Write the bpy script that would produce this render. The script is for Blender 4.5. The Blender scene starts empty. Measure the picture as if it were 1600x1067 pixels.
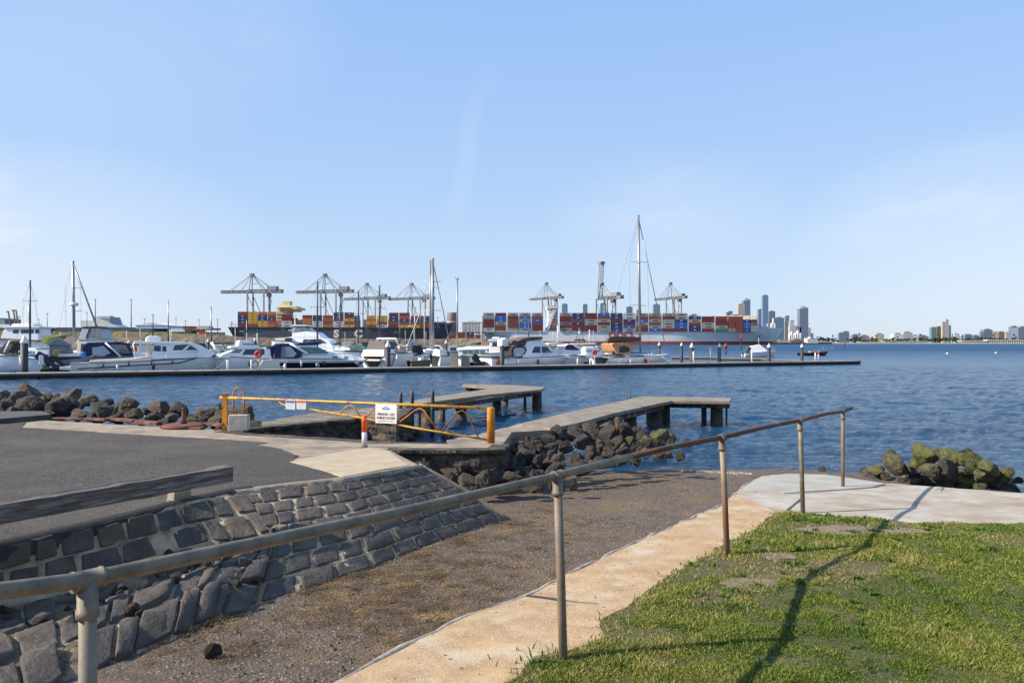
import bpy, bmesh, math, random
import numpy as np
from mathutils import Vector, Matrix, noise
from mathutils.geometry import delaunay_2d_cdt

scene = bpy.context.scene
COL = scene.collection
R = math.radians
# ------------------------------------------------------------------ camera
F = 1200.0          # focal length in pixels of a 1600 px wide frame
HZ = 535.5          # image row of the horizon
CH = 1.75           # eye height above the lawn
WZ = -1.0           # water level
cam_d = bpy.data.cameras.new('camera'); cam = bpy.data.objects.new('camera', cam_d); COL.objects.link(cam)
cam.location = (0, 0, CH); cam.rotation_euler = (R(90), 0, 0)
cam_d.sensor_width = 36; cam_d.lens = 36 * F / 1600
cam_d.shift_y = (HZ - 533.5) / 1600
cam_d.clip_start = 0.1; cam_d.clip_end = 60000
scene.camera = cam
# ------------------------------------------------------------------ light
SUN = Vector((-1.36, -0.29, 1.0)).normalized()
sd = bpy.data.lights.new('sun', 'SUN'); sd.energy = 5.0; sd.angle = R(0.5); sd.color = (1.0, 0.90, 0.76)
so = bpy.data.objects.new('sun', sd); COL.objects.link(so)
so.rotation_euler = SUN.to_track_quat('Z', 'Y').to_euler(); so.location = (-20, -5, 20)
w = bpy.data.worlds.new('World'); scene.world = w; w.use_nodes = True
nt = w.node_tree; nd = nt.nodes; lk = nt.links
for n_ in list(nd): nd.remove(n_)
def N(t, **k):
    n = nd.new(t)
    for a, b in k.items(): setattr(n, a, b)
    return n
out = N('ShaderNodeOutputWorld'); bg = N('ShaderNodeBackground'); bg.inputs[1].default_value = 0.095
sky = N('ShaderNodeTexSky'); sky.sky_type = 'NISHITA'; sky.sun_disc = False
sky.sun_elevation = math.asin(SUN.z); sky.sun_rotation = math.atan2(SUN.x, SUN.y)
sky.altitude = 0; sky.air_density = 1.0; sky.dust_density = 0.6; sky.ozone_density = 2.2
# thin cirrus: whitish veil driven by noise over the direction
tc = N('ShaderNodeTexCoord'); sep = N('ShaderNodeSeparateXYZ'); lk.new(tc.outputs['Generated'], sep.inputs[0])
def M(op, a, b=None, clamp=False):
    n = nd.new('ShaderNodeMath'); n.operation = op; n.use_clamp = clamp
    for i, v in enumerate((a, b)):
        if v is None: continue
        if isinstance(v, (int, float)): n.inputs[i].default_value = v
        else: lk.new(v, n.inputs[i])
    return n.outputs[0]
ysafe = M('MAXIMUM', sep.outputs[1], 0.05)
dx = M('DIVIDE', sep.outputs[0], ysafe); dz = M('DIVIDE', sep.outputs[2], ysafe)
mp = N('ShaderNodeMapping'); mp.inputs['Scale'].default_value = (1.6, 1.0, 4.5); mp.inputs['Rotation'].default_value = (0, R(-25), 0)
lk.new(tc.outputs['Generated'], mp.inputs[0])
n1 = N('ShaderNodeTexNoise'); n1.inputs['Scale'].default_value = 2.2; n1.inputs['Detail'].default_value = 9; n1.inputs['Roughness'].default_value = 0.62
n1.inputs['Distortion'].default_value = 0.4
lk.new(mp.outputs[0], n1.inputs['Vector'])
c1 = M('MULTIPLY', M('SUBTRACT', n1.outputs[0], 0.50, True), 3.0, True)
def blob(cx, cz, rx, rz):
    a = M('DIVIDE', M('SUBTRACT', dx, cx), rx); b = M('DIVIDE', M('SUBTRACT', dz, cz), rz)
    s = M('ADD', M('MULTIPLY', a, a), M('MULTIPLY', b, b))
    return M('SUBTRACT', 1.0, s, True)
veil = M('MAXIMUM', blob(-0.74, 0.09, 0.46, 0.20), M('MULTIPLY', blob(0.74, 0.11, 0.42, 0.18), 0.9))
veil = M('MAXIMUM', veil, M('MULTIPLY', blob(0.22, 0.16, 0.18, 0.10), 0.35))
veil = M('MAXIMUM', veil, M('MULTIPLY', blob(-0.55, 0.40, 0.35, 0.16), 0.35))
soft = M('ADD', M('MULTIPLY', M('MULTIPLY', c1, veil), 0.80), M('MULTIPLY', veil, 0.36))
# contrail streak
wob = M('MULTIPLY', M('SUBTRACT', n1.outputs[0], 0.5), 0.035)
cxl = M('ADD', M('MULTIPLY', M('SUBTRACT', dz, 0.17), 0.22), -0.075)
sx = M('DIVIDE', M('SUBTRACT', M('ADD', dx, wob), cxl), 0.017)
st = M('SUBTRACT', 1.0, M('MULTIPLY', sx, sx), True)
sr = M('SUBTRACT', 1.0, M('POWER', M('ABSOLUTE', M('DIVIDE', M('SUBTRACT', dz, 0.25), 0.12)), 2.0), True)
soft = M('ADD', soft, M('MULTIPLY', M('MULTIPLY', st, sr), 0.09))
# pale veil along the horizon
hz_ = M('POWER', M('SUBTRACT', 1.0, M('DIVIDE', M('ABSOLUTE', sep.outputs[2]), 0.48), True), 1.6)
mx = N('ShaderNodeMix', data_type='RGBA'); mx.inputs['B'].default_value = (5.9, 6.2, 6.6, 1)
lk.new(M('MAXIMUM', soft, 0.0, True), mx.inputs['Factor']); 
gr = N('ShaderNodeMix', data_type='RGBA'); gr.inputs['A'].default_value = (2.3, 3.85, 6.7, 1); gr.inputs['B'].default_value = (4.25, 5.1, 6.25, 1); lk.new(hz_, gr.inputs['Factor'])
hm = N('ShaderNodeMix', data_type='RGBA'); lk.new(gr.outputs['Result'], hm.inputs['B'])
hm.inputs['Factor'].default_value = 0.8; lk.new(sky.outputs[0], hm.inputs['A'])
lk.new(hm.outputs['Result'], mx.inputs['A'])
lk.new(mx.outputs['Result'], bg.inputs[0]); lk.new(bg.outputs[0], out.inputs[0])
scene.view_settings.view_transform = 'Standard'; scene.view_settings.look = 'None'
scene.view_settings.exposure = 0.7; scene.view_settings.gamma = 1.0

# ------------------------------------------------------------------ materials
MATS = {}
def mat(name, c, c2=None, scale=5, rough=0.6, metal=0.0, bump=0.0, bscale=20, bdist=0.01, detail=6, c3=None, lo=0.35, hi=0.65, spec=0.5, s3=1.5, lo3=.5, hi3=.62, stretch=None, coat=0.0):
    if name in MATS: return MATS[name]
    m = bpy.data.materials.new(name); m.use_nodes = True; t = m.node_tree; b = t.nodes['Principled BSDF']
    b.inputs['Roughness'].default_value = rough; b.inputs['Metallic'].default_value = metal
    b.inputs['Specular IOR Level'].default_value = spec; b.inputs['Coat Weight'].default_value = coat
    tc = t.nodes.new('ShaderNodeTexCoord'); vec = tc.outputs['Object']
    if stretch:
        mpn = t.nodes.new('ShaderNodeMapping'); mpn.inputs['Scale'].default_value = stretch; t.links.new(vec, mpn.inputs[0]); vec = mpn.outputs[0]
    def noi(s, d=6, r=.6):
        n = t.nodes.new('ShaderNodeTexNoise'); n.inputs['Scale'].default_value = s; n.inputs['Detail'].default_value = d; n.inputs['Roughness'].default_value = r
        t.links.new(vec, n.inputs['Vector']); return n.outputs[0]
    def ramp(f, a, z):
        n = t.nodes.new('ShaderNodeMapRange'); n.inputs['From Min'].default_value = a; n.inputs['From Max'].default_value = z; t.links.new(f, n.inputs['Value']); return n.outputs[0]
    if c2 is None: c2 = tuple(x * .8 for x in c)
    mx = t.nodes.new('ShaderNodeMix'); mx.data_type = 'RGBA'
    mx.inputs['A'].default_value = (*c, 1); mx.inputs['B'].default_value = (*c2, 1)
    t.links.new(ramp(noi(scale, detail), lo, hi), mx.inputs['Factor']); res = mx.outputs['Result']
    if c3:
        m3 = t.nodes.new('ShaderNodeMix'); m3.data_type = 'RGBA'; m3.inputs['B'].default_value = (*c3, 1)
        t.links.new(res, m3.inputs['A']); t.links.new(ramp(noi(s3, 8, .65), lo3, hi3), m3.inputs['Factor']); res = m3.outputs['Result']
    t.links.new(res, b.inputs['Base Color'])
    if bump:
        bp = t.nodes.new('ShaderNodeBump'); bp.inputs['Strength'].default_value = bump; bp.inputs['Distance'].default_value = bdist
        t.links.new(noi(bscale, 8), bp.inputs['Height']); t.links.new(bp.outputs[0], b.inputs['Normal'])
    MATS[name] = m; return m
def glass(name='window_glass', c=(.02, .03, .045), rough=.08):
    if name in MATS: return MATS[name]
    return mat(name, c, tuple(x * 1.8 for x in c), 1.5, rough, 0, spec=.6)

# ------------------------------------------------------------------ geometry helpers
def W(px, py, Y): return Vector(((px - 800) / F * Y, Y, CH - (py - HZ) / F * Y))
def G(px, py, zf):
    "point where the sight line meets the height field zf"
    k = (py - HZ) / F; Y = 10.0
    for _ in range(60):
        z = zf((px - 800) / F * Y, Y); Yn = (CH - z) / max(k, 1e-4); Y = .5 * Y + .5 * min(Yn, 400)
    x = (px - 800) / F * Y
    return Vector((x, Y, zf(x, Y)))
def G2(px, py, zf): p = G(px, py, zf); return (p.x, p.y)
def nz(x, y=0, z=0, s=1.0): return noise.noise(Vector((x * s, y * s, z * s)))
def fbm(x, y, z=0, s=1.0, o=4): return noise.fractal(Vector((x * s, y * s, z * s)), 1.0, 2.0, o)

class MB:
    def __init__(s): s.v = []; s.f = []; s.sm = []; s.mi = []; s.cur = 0
    def face(s, idx, smooth=False): s.f.append(tuple(idx)); s.sm.append(smooth); s.mi.append(s.cur)
    def add(s, vs, fs, smooth=False):
        o = len(s.v); s.v += [tuple(p) for p in vs]
        for f in fs: s.face([i + o for i in f], smooth)
        return s
    def box(s, c, d, rz=0, m=None, taper=1.0):
        x, y, z = (k / 2 for k in d); t = taper
        P = [(-x, -y, -z), (x, -y, -z), (x, y, -z), (-x, y, -z), (-x * t, -y * t, z), (x * t, -y * t, z), (x * t, y * t, z), (-x * t, y * t, z)]
        cs, sn = math.cos(rz), math.sin(rz)
        P = [(p[0] * cs - p[1] * sn + c[0], p[0] * sn + p[1] * cs + c[1], p[2] + c[2]) for p in P]
        if m: P = [m @ Vector(p) for p in P]
        return s.add(P, [(0, 3, 2, 1), (4, 5, 6, 7), (0, 1, 5, 4), (1, 2, 6, 5), (2, 3, 7, 6), (3, 0, 4, 7)])
    def tube(s, pts, r, n=8, caps=True, smooth=True, close=False):
        pts = [Vector(p) for p in pts]; rr = r if isinstance(r, (list, tuple)) else [r] * len(pts)
        o = len(s.v); up = None; L = len(pts)
        for i, p in enumerate(pts):
            a = pts[i - 1] if (i > 0 or close) else p; b = pts[(i + 1) % L] if (i < L - 1 or close) else p
            d = (b - a).normalized() if (b - a).length > 1e-9 else Vector((0, 0, 1))
            if up is None: up = Vector((0, 0, 1)) if abs(d.z) < .9 else Vector((1, 0, 0))
            sd_ = d.cross(up)
            if sd_.length < 1e-6: up = Vector((1, 0, 0)); sd_ = d.cross(up)
            sd_.normalize(); up = sd_.cross(d).normalized()
            for k in range(n):
                a_ = 2 * math.pi * k / n + math.pi / n
                s.v.append(tuple(p + (sd_ * math.cos(a_) + up * math.sin(a_)) * rr[i]))
        for i in range(L - (0 if close else 1)):
            j = (i + 1) % L
            for k in range(n): s.face((o + i * n + k, o + i * n + (k + 1) % n, o + j * n + (k + 1) % n, o + j * n + k), smooth)
        if caps and not close:
            s.face([o + k for k in range(n)][::-1]); s.face([o + (L - 1) * n + k for k in range(n)])
        return s
    def bar(s, a, b, w, h=None, n=4):
        return s.tube([a, b], w * .7071 if n == 4 else w, n, smooth=(n > 4))
    def lathe(s, prof, c=(0, 0, 0), n=20, smooth=True):
        o = len(s.v)
        for r, z in prof:
            for k in range(n):
                a = 2 * math.pi * k / n; s.v.append((c[0] + r * math.cos(a), c[1] + r * math.sin(a), c[2] + z))
        for i in range(len(prof) - 1):
            for k in range(n): s.face((o + i * n + k, o + i * n + (k + 1) % n, o + (i + 1) * n + (k + 1) % n, o + (i + 1) * n + k), smooth)
        s.face([o + k for k in range(n)][::-1]); s.face([o + (len(prof) - 1) * n + k for k in range(n)])
        return s
    def prism(s, poly, z0, z1):
        "plan polygon (x,y) from z0 to z1 (numbers or functions)"
        n = len(poly); g = lambda z, p: z(*p) if callable(z) else z
        P = [(p[0], p[1], g(z0, p)) for p in poly] + [(p[0], p[1], g(z1, p)) for p in poly]
        return s.add(P, [tuple(range(n))[::-1], tuple(range(n, 2 * n))] + [(i, (i + 1) % n, n + (i + 1) % n, n + i) for i in range(n)])
    def slab(s, pts, w0, w1=None, y0=0.0):
        "side profile pts (x,z) extruded across y, half width w0 at its lowest z and w1 at its highest"
        if w1 is None: w1 = w0
        zs = [p[1] for p in pts]; a, b = min(zs), max(zs)
        wf = lambda z: w0 + (w1 - w0) * ((z - a) / (b - a) if b > a else 0)
        n = len(pts)
        P = [(x, y0 - wf(z), z) for x, z in pts] + [(x, y0 + wf(z), z) for x, z in pts]
        return s.add(P, [tuple(range(n)), tuple(range(n, 2 * n))[::-1]] + [(i, n + i, n + (i + 1) % n, (i + 1) % n) for i in range(n)])
    def build(s, name, m=None, parent=None, bevel=0, loc=None, rz=0):
        me = bpy.data.meshes.new(name); me.from_pydata(s.v, [], s.f)
        ms = m if isinstance(m, (list, tuple)) else [m]
        for k in ms:
            if k: me.materials.append(k)
        me.polygons.foreach_set('use_smooth', s.sm); me.polygons.foreach_set('material_index', s.mi)
        bm = bmesh.new(); bm.from_mesh(me); bmesh.ops.recalc_face_normals(bm, faces=bm.faces); bm.to_mesh(me); bm.free()
        me.update()
        o = bpy.data.objects.new(name, me); COL.objects.link(o)
        if parent: o.parent = parent
        if loc is not None: o.location = loc
        if rz: o.rotation_euler.z = rz
        if bevel:
            b = o.modifiers.new('bevel', 'BEVEL'); b.width = bevel; b.segments = 2; b.limit_method = 'ANGLE'
        return o
def tag(o, label=None, cat=None, group=None, kind=None):
    if label:
        o['label'] = label
    if cat: o['category'] = cat
    if group: o['group'] = group
    if kind: o['kind'] = kind
    return o
def empty(name, loc=(0, 0, 0), rz=0, label=None, cat=None, group=None):
    o = bpy.data.objects.new(name, None); COL.objects.link(o); o.location = loc; o.rotation_euler.z = rz; o.empty_display_size = .2
    return tag(o, label, cat, group)
def struct(o): o['kind'] = 'structure'; return o
def copy_tree(o, parent=None):
    c = o.copy(); COL.objects.link(c); c.parent = parent
    for ch in list(o.children): copy_tree(ch, c)
    return c
ORD = ['', 'first', 'second', 'third', 'fourth', 'fifth', 'sixth', 'seventh', 'eighth', 'ninth', 'tenth', 'eleventh', 'twelfth', 'thirteenth', 'fourteenth', 'fifteenth', 'sixteenth', 'seventeenth', 'eighteenth', 'nineteenth', 'twentieth']
def ordw(n):
    if n <= 20: return ORD[n]
    t = {2: 'twenty', 3: 'thirty', 4: 'forty', 5: 'fifty', 6: 'sixty'}[n // 10]
    return t + '-' + ORD[n % 10] if n % 10 else {2: 'twentieth', 3: 'thirtieth', 4: 'fortieth', 5: 'fiftieth', 6: 'sixtieth'}[n // 10]
def sheet(name, poly, zf, step, m, skirt=0.0, edge=None):
    "height-field sheet over a plan polygon, with an optional skirt"
    poly = [tuple(p) for p in poly]; edge = edge or step; B = []
    for i, p in enumerate(poly):
        q = poly[(i + 1) % len(poly)]; d = math.dist(p, q); n = max(1, int(d / edge))
        for k in range(n): t = k / n; B.append((p[0] + (q[0] - p[0]) * t, p[1] + (q[1] - p[1]) * t))
    xs = [p[0] for p in B]; ys = [p[1] for p in B]
    def inside(x, y):
        c = False; j = len(poly) - 1
        for i in range(len(poly)):
            xi, yi = poly[i]; xj, yj = poly[j]
            if (yi > y) != (yj > y) and x < (xj - xi) * (y - yi) / (yj - yi) + xi: c = not c
            j = i
        return c
    pts = list(B); rnd = random.Random(3)
    x = min(xs)
    while x < max(xs):
        y = min(ys)
        while y < max(ys):
            a, b = x + rnd.uniform(-.25, .25) * step, y + rnd.uniform(-.25, .25) * step
            if inside(a, b): pts.append((a, b))
            y += step
        x += step
    n = len(B)
    r = delaunay_2d_cdt([Vector(p) for p in pts], [], [list(range(n))], 1, 1e-5)
    vs, fs = r[0], r[2]
    mb = MB(); mb.add([(v.x, v.y, zf(v.x, v.y)) for v in vs], fs, True)
    if skirt:
        for i in range(n):
            p, q = B[i], B[(i + 1) % n]; zp, zq = zf(*p), zf(*q)
            mb.add([(p[0], p[1], zp), (q[0], q[1], zq), (q[0], q[1], zq - skirt), (p[0], p[1], zp - skirt)], [(0, 1, 2, 3)])
    return mb.build(name, m)
def clampf(x, a=0., b=1.): return max(a, min(b, x))
def lerp(a, b, t): return a + (b - a) * t
def interp(x, xs, ys):
    if x <= xs[0]: return ys[0]
    for i in range(1, len(xs)):
        if x <= xs[i]: return lerp(ys[i - 1], ys[i], (x - xs[i - 1]) / (xs[i] - xs[i - 1]))
    return ys[-1]
# ------------------------------------------------------------------ ground heights
def sandz(x, y):
    z = -.34 - .0397 * y
    if y > 16.6: z = -1.0 - .06 * (y - 16.6)
    return max(z, -2.2)
def sandzn(x, y): return sandz(x, y) + .018 * fbm(x, y, 0, 1.3) + .006 * fbm(x, y, 5, 7)
def lawnz(x, y):
    if y < 4: return .03
    if y < 10.5: return .03 - .0052 * (y - 4) ** 2
    return .03 - .0052 * 42.25 - .035 * (y - 10.5)
def pavz(x, y): return interp(y, [10, 14.5], [.05, -.15])

sand_m = mat('wet_shelly_sand', (.165, .118, .082), (.085, .060, .042), 7, .85, bump=1, bscale=40, bdist=.06, c3=(.19, .125, .06), s3=.9, lo3=.50, hi3=.66)
def add_specks(m, scale, thr, col, soft=.03):
    "small pale bits scattered in a surface (shell, aggregate)"
    t = m.node_tree; b = t.nodes['Principled BSDF']; src = b.inputs['Base Color'].links[0].from_socket
    tc = t.nodes.new('ShaderNodeTexCoord')
    v = t.nodes.new('ShaderNodeTexVoronoi'); v.inputs['Scale'].default_value = scale; v.inputs['Randomness'].default_value = 1
    t.links.new(tc.outputs['Object'], v.inputs['Vector'])
    s = t.nodes.new('ShaderNodeSeparateColor'); t.links.new(v.outputs['Color'], s.inputs[0])
    g = t.nodes.new('ShaderNodeMath'); g.operation = 'GREATER_THAN'; g.inputs[1].default_value = thr; t.links.new(s.outputs[0], g.inputs[0])
    d = t.nodes.new('ShaderNodeMath'); d.operation = 'LESS_THAN'; d.inputs[1].default_value = .36; t.links.new(v.outputs['Distance'], d.inputs[0])
    p = t.nodes.new('ShaderNodeMath'); p.operation = 'MULTIPLY'; t.links.new(g.outputs[0], p.inputs[0]); t.links.new(d.outputs[0], p.inputs[1])
    mx = t.nodes.new('ShaderNodeMix'); mx.data_type = 'RGBA'; mx.inputs['B'].default_value = (*col, 1)
    t.links.new(p.outputs[0], mx.inputs['Factor']); t.links.new(src, mx.inputs['A']); t.links.new(mx.outputs['Result'], b.inputs['Base Color'])
add_specks(sand_m, 75, .84, (.40, .35, .30)); add_specks(sand_m, 45, .95, (.5, .45, .39)); add_specks(sand_m, 55, .70, (.035, .028, .024))
struct(sheet('sand', [(-9, -3), (3.5, -3), (7.5, 8), (9, 14), (9, 24), (-9, 24)], sandzn, .16, sand_m))
seabed_m = mat('seabed', (.03, .035, .03), (.02, .025, .02), 2, .9)
bmb = MB(); bmb.add([(-20000, -20000, -3.2), (20000, -20000, -3.2), (20000, 20000, -3.2), (-20000, 20000, -3.2)], [(0, 1, 2, 3)]); struct(bmb.build('seabed', seabed_m))

# water
wm = bpy.data.materials.new('bay_water'); wm.use_nodes = True; t = wm.node_tree; b = t.nodes['Principled BSDF']
b.inputs['Roughness'].default_value = .11; b.inputs['IOR'].default_value = 1.33; b.inputs['Specular IOR Level'].default_value = .5
geo = t.nodes.new('ShaderNodeNewGeometry')
def wn(sx, sy, s, d, r=.55, rot=12):
    mp = t.nodes.new('ShaderNodeMapping'); mp.inputs['Scale'].default_value = (sx, sy, 1); mp.inputs['Rotation'].default_value = (0, 0, R(rot))
    t.links.new(geo.outputs['Position'], mp.inputs[0])
    n = t.nodes.new('ShaderNodeTexNoise'); n.inputs['Scale'].default_value = s; n.inputs['Detail'].default_value = d; n.inputs['Roughness'].default_value = r
    n.inputs['Distortion'].default_value = .3
    t.links.new(mp.outputs[0], n.inputs['Vector']); return n.outputs[0]
mxc = t.nodes.new('ShaderNodeMix'); mxc.data_type = 'RGBA'; mxc.inputs['A'].default_value = (.003, .036, .092, 1); mxc.inputs['B'].default_value = (.010, .064, .136, 1)
mr = t.nodes.new('ShaderNodeMapRange'); mr.inputs['From Min'].default_value = .35; mr.inputs['From Max'].default_value = .65
t.links.new(wn(.06, .25, 1, 4), mr.inputs['Value']); t.links.new(mr.outputs[0], mxc.inputs['Factor']); t.links.new(mxc.outputs['Result'], b.inputs['Base Color'])
sy_ = t.nodes.new('ShaderNodeSeparateXYZ'); t.links.new(geo.outputs['Position'], sy_.inputs[0])   # unresolved chop far out acts as roughness
rr_ = t.nodes.new('ShaderNodeMapRange'); rr_.inputs['From Min'].default_value = 40; rr_.inputs['From Max'].default_value = 300; rr_.inputs['To Min'].default_value = .11; rr_.inputs['To Max'].default_value = .48
t.links.new(sy_.outputs[1], rr_.inputs['Value']); t.links.new(rr_.outputs[0], b.inputs['Roughness'])
b1 = t.nodes.new('ShaderNodeBump'); b1.inputs['Strength'].default_value = 1.0; b1.inputs['Distance'].default_value = .5
t.links.new(wn(.7, 1.6, 1.0, 6, .6), b1.inputs['Height'])
b2 = t.nodes.new('ShaderNodeBump'); b2.inputs['Strength'].default_value = 1.0; b2.inputs['Distance'].default_value = .10
t.links.new(wn(3.2, 6.5, 1.0, 5, .65, -8), b2.inputs['Height']); t.links.new(b1.outputs[0], b2.inputs['Normal'])
t.links.new(b2.outputs[0], b.inputs['Normal'])
wmb = MB()
# real wavelets close by, flat far away
NX = 440; ys_ = [7.0, 11.0]
while ys_[-1] < 110: ys_.append(ys_[-1] + .05 + ys_[-1] * .0075)
def wave(x, y):
    k = lerp(.25, 1, clampf((y - 14) / 9)) * clampf((108 - y) / 30) * clampf((.84 * y + 6 - abs(x)) / 5) * clampf((y - 11) / 1.5)
    return k * ((.075 * fbm(x * .6 + 3 + y * .12, y * 1.25, 1, 1.0, 4) + .038 * fbm(x * 2.4, y * 4.2, 4, 1.0, 3)))
nx = NX
V = [(x, y, WZ + wave(x, y)) for y in ys_ for x in [(-1 + 2 * i / (NX - 1)) * (.86 * y + 6) for i in range(NX)]]
wmb.add(V, [(j * nx + i, j * nx + i + 1, (j + 1) * nx + i + 1, (j + 1) * nx + i) for j in range(len(ys_) - 1) for i in range(nx - 1)], True)
y0, y1 = ys_[0], ys_[-1]
a0, a1 = .86 * y0 + 6, .86 * y1 + 6
E_ = 20000
for q in ([(-a1, y1), (a1, y1), (E_, y1), (E_, E_), (-E_, E_), (-E_, y1)], [(a0, y0), (E_, y0), (E_, y1), (a1, y1)], [(-E_, y0), (-a0, y0), (-a1, y1), (-E_, y1)]):
    wmb.add([(a, c, WZ) for a, c in q], [tuple(range(len(q)))], True)
struct(wmb.build('water', wm))

# ------------------------------------------------------------------ right hand path, slab and lawn
path_m = mat('sandy_concrete', (.46, .315, .17), (.33, .215, .115), 4.5, .9, bump=.8, bscale=110, bdist=.008, c3=(.50, .42, .31), s3=2.2, lo3=.50, hi3=.70)
add_specks(path_m, 110, .80, (.20, .145, .09)); add_specks(path_m, 80, .85, (.58, .47, .33)); add_specks(path_m, 30, .965, (.14, .10, .07))
slab_m = mat('pale_concrete', (.42, .385, .325), (.30, .258, .205), 2.6, .9, bump=.6, bscale=70, bdist=.006, c3=(.27, .20, .135), s3=1.1, lo3=.47, hi3=.63)
add_specks(slab_m, 70, .9, (.24, .2, .16))
def wob(pts, a, s=2.0, seed=0):
    "roughen a plan polyline"
    o = []
    for i, (p, q) in enumerate(zip(pts[:-1], pts[1:])):
        d = math.dist(p, q); n = max(1, int(d / .12))
        for k in range(n):
            t_ = k / n; x, y = lerp(p[0], q[0], t_), lerp(p[1], q[1], t_)
            o.append((x + a * nz(x, y, seed, s * 2), y + a * nz(x + 7, y, seed, s * 2)))
    o.append(pts[-1]); return o
L_edge = [G2(a, c, lawnz) for a, c in ((430, 1120), (520, 1067), (600, 1025), (680, 985), (760, 950), (830, 928), (900, 890), (960, 862), (1040, 827), (1130, 787), (1150, 771))]
L_edge = [(-2.6, -3)] + L_edge
R_edge = [G2(a, c, lawnz) for a, c in ((1218, 803), (1190, 826), (1125, 862), (1090, 882), (1050, 905), (985, 950), (945, 975), (960, 1000), (900, 1020), (830, 1045), (800, 1075), (775, 1120))] + [(-.1, -3)]
path_left = wob(L_edge, .035, 2.5, 1)
seam = [L_edge[-1], R_edge[0]]
def zn_path(x, y): return lawnz(x, y) + .006 * fbm(x, y, 2, 1.5)
struct(sheet('footpath', path_left + wob(R_edge, .05, 2, 5), zn_path, .2, path_m, skirt=.5, edge=.5))
S_edge = [G2(a, c, lawnz) for a, c in ((1150, 771), (1165, 757), (1190, 744), (1235, 739), (1290, 741), (1380, 754), (1500, 763), (1600, 770), (1760, 779), (2300, 810))]
S_back = [G2(a, c, lawnz) for a, c in ((2300, 880), (1700, 832), (1600, 826), (1430, 824), (1300, 812))] + [R_edge[0]]
struct(sheet('concrete_slab', wob(S_edge, .03, 2, 8) + S_back, zn_path, .25, slab_m, skirt=.9, edge=.5))
# newer grey topping laid over the slab near the water, and its joint
top_m = mat('fresh_concrete', (.36, .345, .295), (.28, .262, .225), 3, .85, bump=.3, bscale=40, bdist=.003)
tp = [G2(a, c, lawnz) for a, c in ((1163, 762), (1180, 750), (1205, 743), (1240, 741), (1290, 743), (1340, 750), (1384, 757), (1365, 762), (1280, 768), (1225, 771), (1160, 768))]
struct(sheet('slab_topping', tp, lambda x, y: zn_path(x, y) + .012, .25, top_m, skirt=.02, edge=.4))
# rough pale edging along the beach side of the path
em = mat('crumbling_edge', (.36, .32, .27), (.17, .14, .11), 9, .9, bump=.8, bscale=40, bdist=.01)
eb = MB(); rnd = random.Random(4)
allp = path_left[8:] + wob(S_edge, .03, 2, 8)[:14]
pp = [Vector((p[0], p[1], lawnz(*p) - .018 + .01 * nz(p[0], p[1], 0, 6))) for p in allp]
eb.tube(pp, [.024 + .016 * nz(p.x, p.y, 2, 4) for p in pp], 7)
struct(eb.build('path_edging', em))
# crack filled with gravel across the path
def ribbon(name, pts, wd, m, h=.006):
    mb = MB(); P = []
    for i, p in enumerate(pts):
        a = Vector(pts[max(0, i - 1)]); c = Vector(pts[min(len(pts) - 1, i + 1)]); d = (c - a).normalized(); n_ = Vector((-d.y, d.x)) * wd * (.6 + .8 * abs(nz(p[0], p[1], 3, 7)))
        for s in (-1, 1): q = Vector(p) + n_ * s; P.append((q.x, q.y, zn_path(q.x, q.y) + h))
    mb.add(P, [(2 * i, 2 * i + 1, 2 * i + 3, 2 * i + 2) for i in range(len(pts) - 1)], True)
    return struct(mb.build(name, m))
crack_m = mat('dark_crack_gravel', (.10, .10, .105), (.03, .03, .03), 60, .95, bump=1, bscale=150, bdist=.01)
ribbon('path_crack', wob([G2(a, c, lawnz) for a, c in ((822, 931), (845, 934), (872, 938))], .01, 3), .024, crack_m)
ribbon('path_crack', wob([G2(a, c, lawnz) for a, c in ((872, 938), (900, 942), (935, 944))], .02, 3), .006, crack_m)
ribbon('slab_joint', wob([G2(a, c, lawnz) for a, c in ((1384, 757), (1365, 762), (1320, 766), (1250, 769), (1160, 769))], .01, 2), .006, crack_m, .018)
ribbon('slab_crack', wob([G2(a, c, lawnz) for a, c in ((1232, 797), (1238, 790), (1247, 784), (1252, 779))], .03, 4), .018, crack_m)
ribbon('slab_joint', wob([G2(a, c, lawnz) for a, c in ((1460, 765), (1475, 762), (1466, 770), (1400, 768))], .01, 2)[:6], .008, crack_m)
# lawn soil
soil_m = mat('lawn_soil', (.07, .085, .018), (.15, .11, .05), 22, .95, bump=1, bscale=60, bdist=.04, c3=(.22, .155, .09), s3=1.3, lo3=.55, hi3=.66)
lawn_poly = wob([(p[0] - .03, p[1]) for p in R_edge[::-1]], .05, 3, 12) + [G2(a, c, lawnz) for a, c in ((1235, 803), (1300, 808), (1430, 820), (1600, 822), (1700, 828), (2300, 870))] + [(14, -3)]
RE_ = sorted([(p[1], p[0]) for p in R_edge]); RY = [p[0] for p in RE_]; RX = [p[1] for p in RE_]
def bare(x, y):
    "1 where the turf is worn away"
    v = .5 + .9 * fbm(x, y, 9, .75, 3)
    c = G(1340, 828, lawnz); d = ((x - c.x) / .75) ** 2 + ((y - c.y) / .28) ** 2
    k = clampf(1.5 - d) 
    ln = clampf(1.2 - abs((y - (4.6 + 1.25 * (x - .9)))) / .45) * clampf(1.4 - abs(x - 1.5)) # thin turf near the path
    e_ = x - interp(y, RY, RX) 
    k = max(k, clampf(1.3 - e_ / (.10 + .22 * abs(nz(x, y, 12, 1.7)))) * .8)
    return clampf(max(k, clampf((v - .80) * 4) , 1.0 * ln * clampf(.55 + 2.5 * nz(x, y, 4, 2.2))))
def lz(x, y): return lawnz(x, y) + .022 + .008 * fbm(x, y, 3, 2)
lawn = struct(sheet('lawn', lawn_poly, lz, .15, soil_m, skirt=.06, edge=.12))

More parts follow.
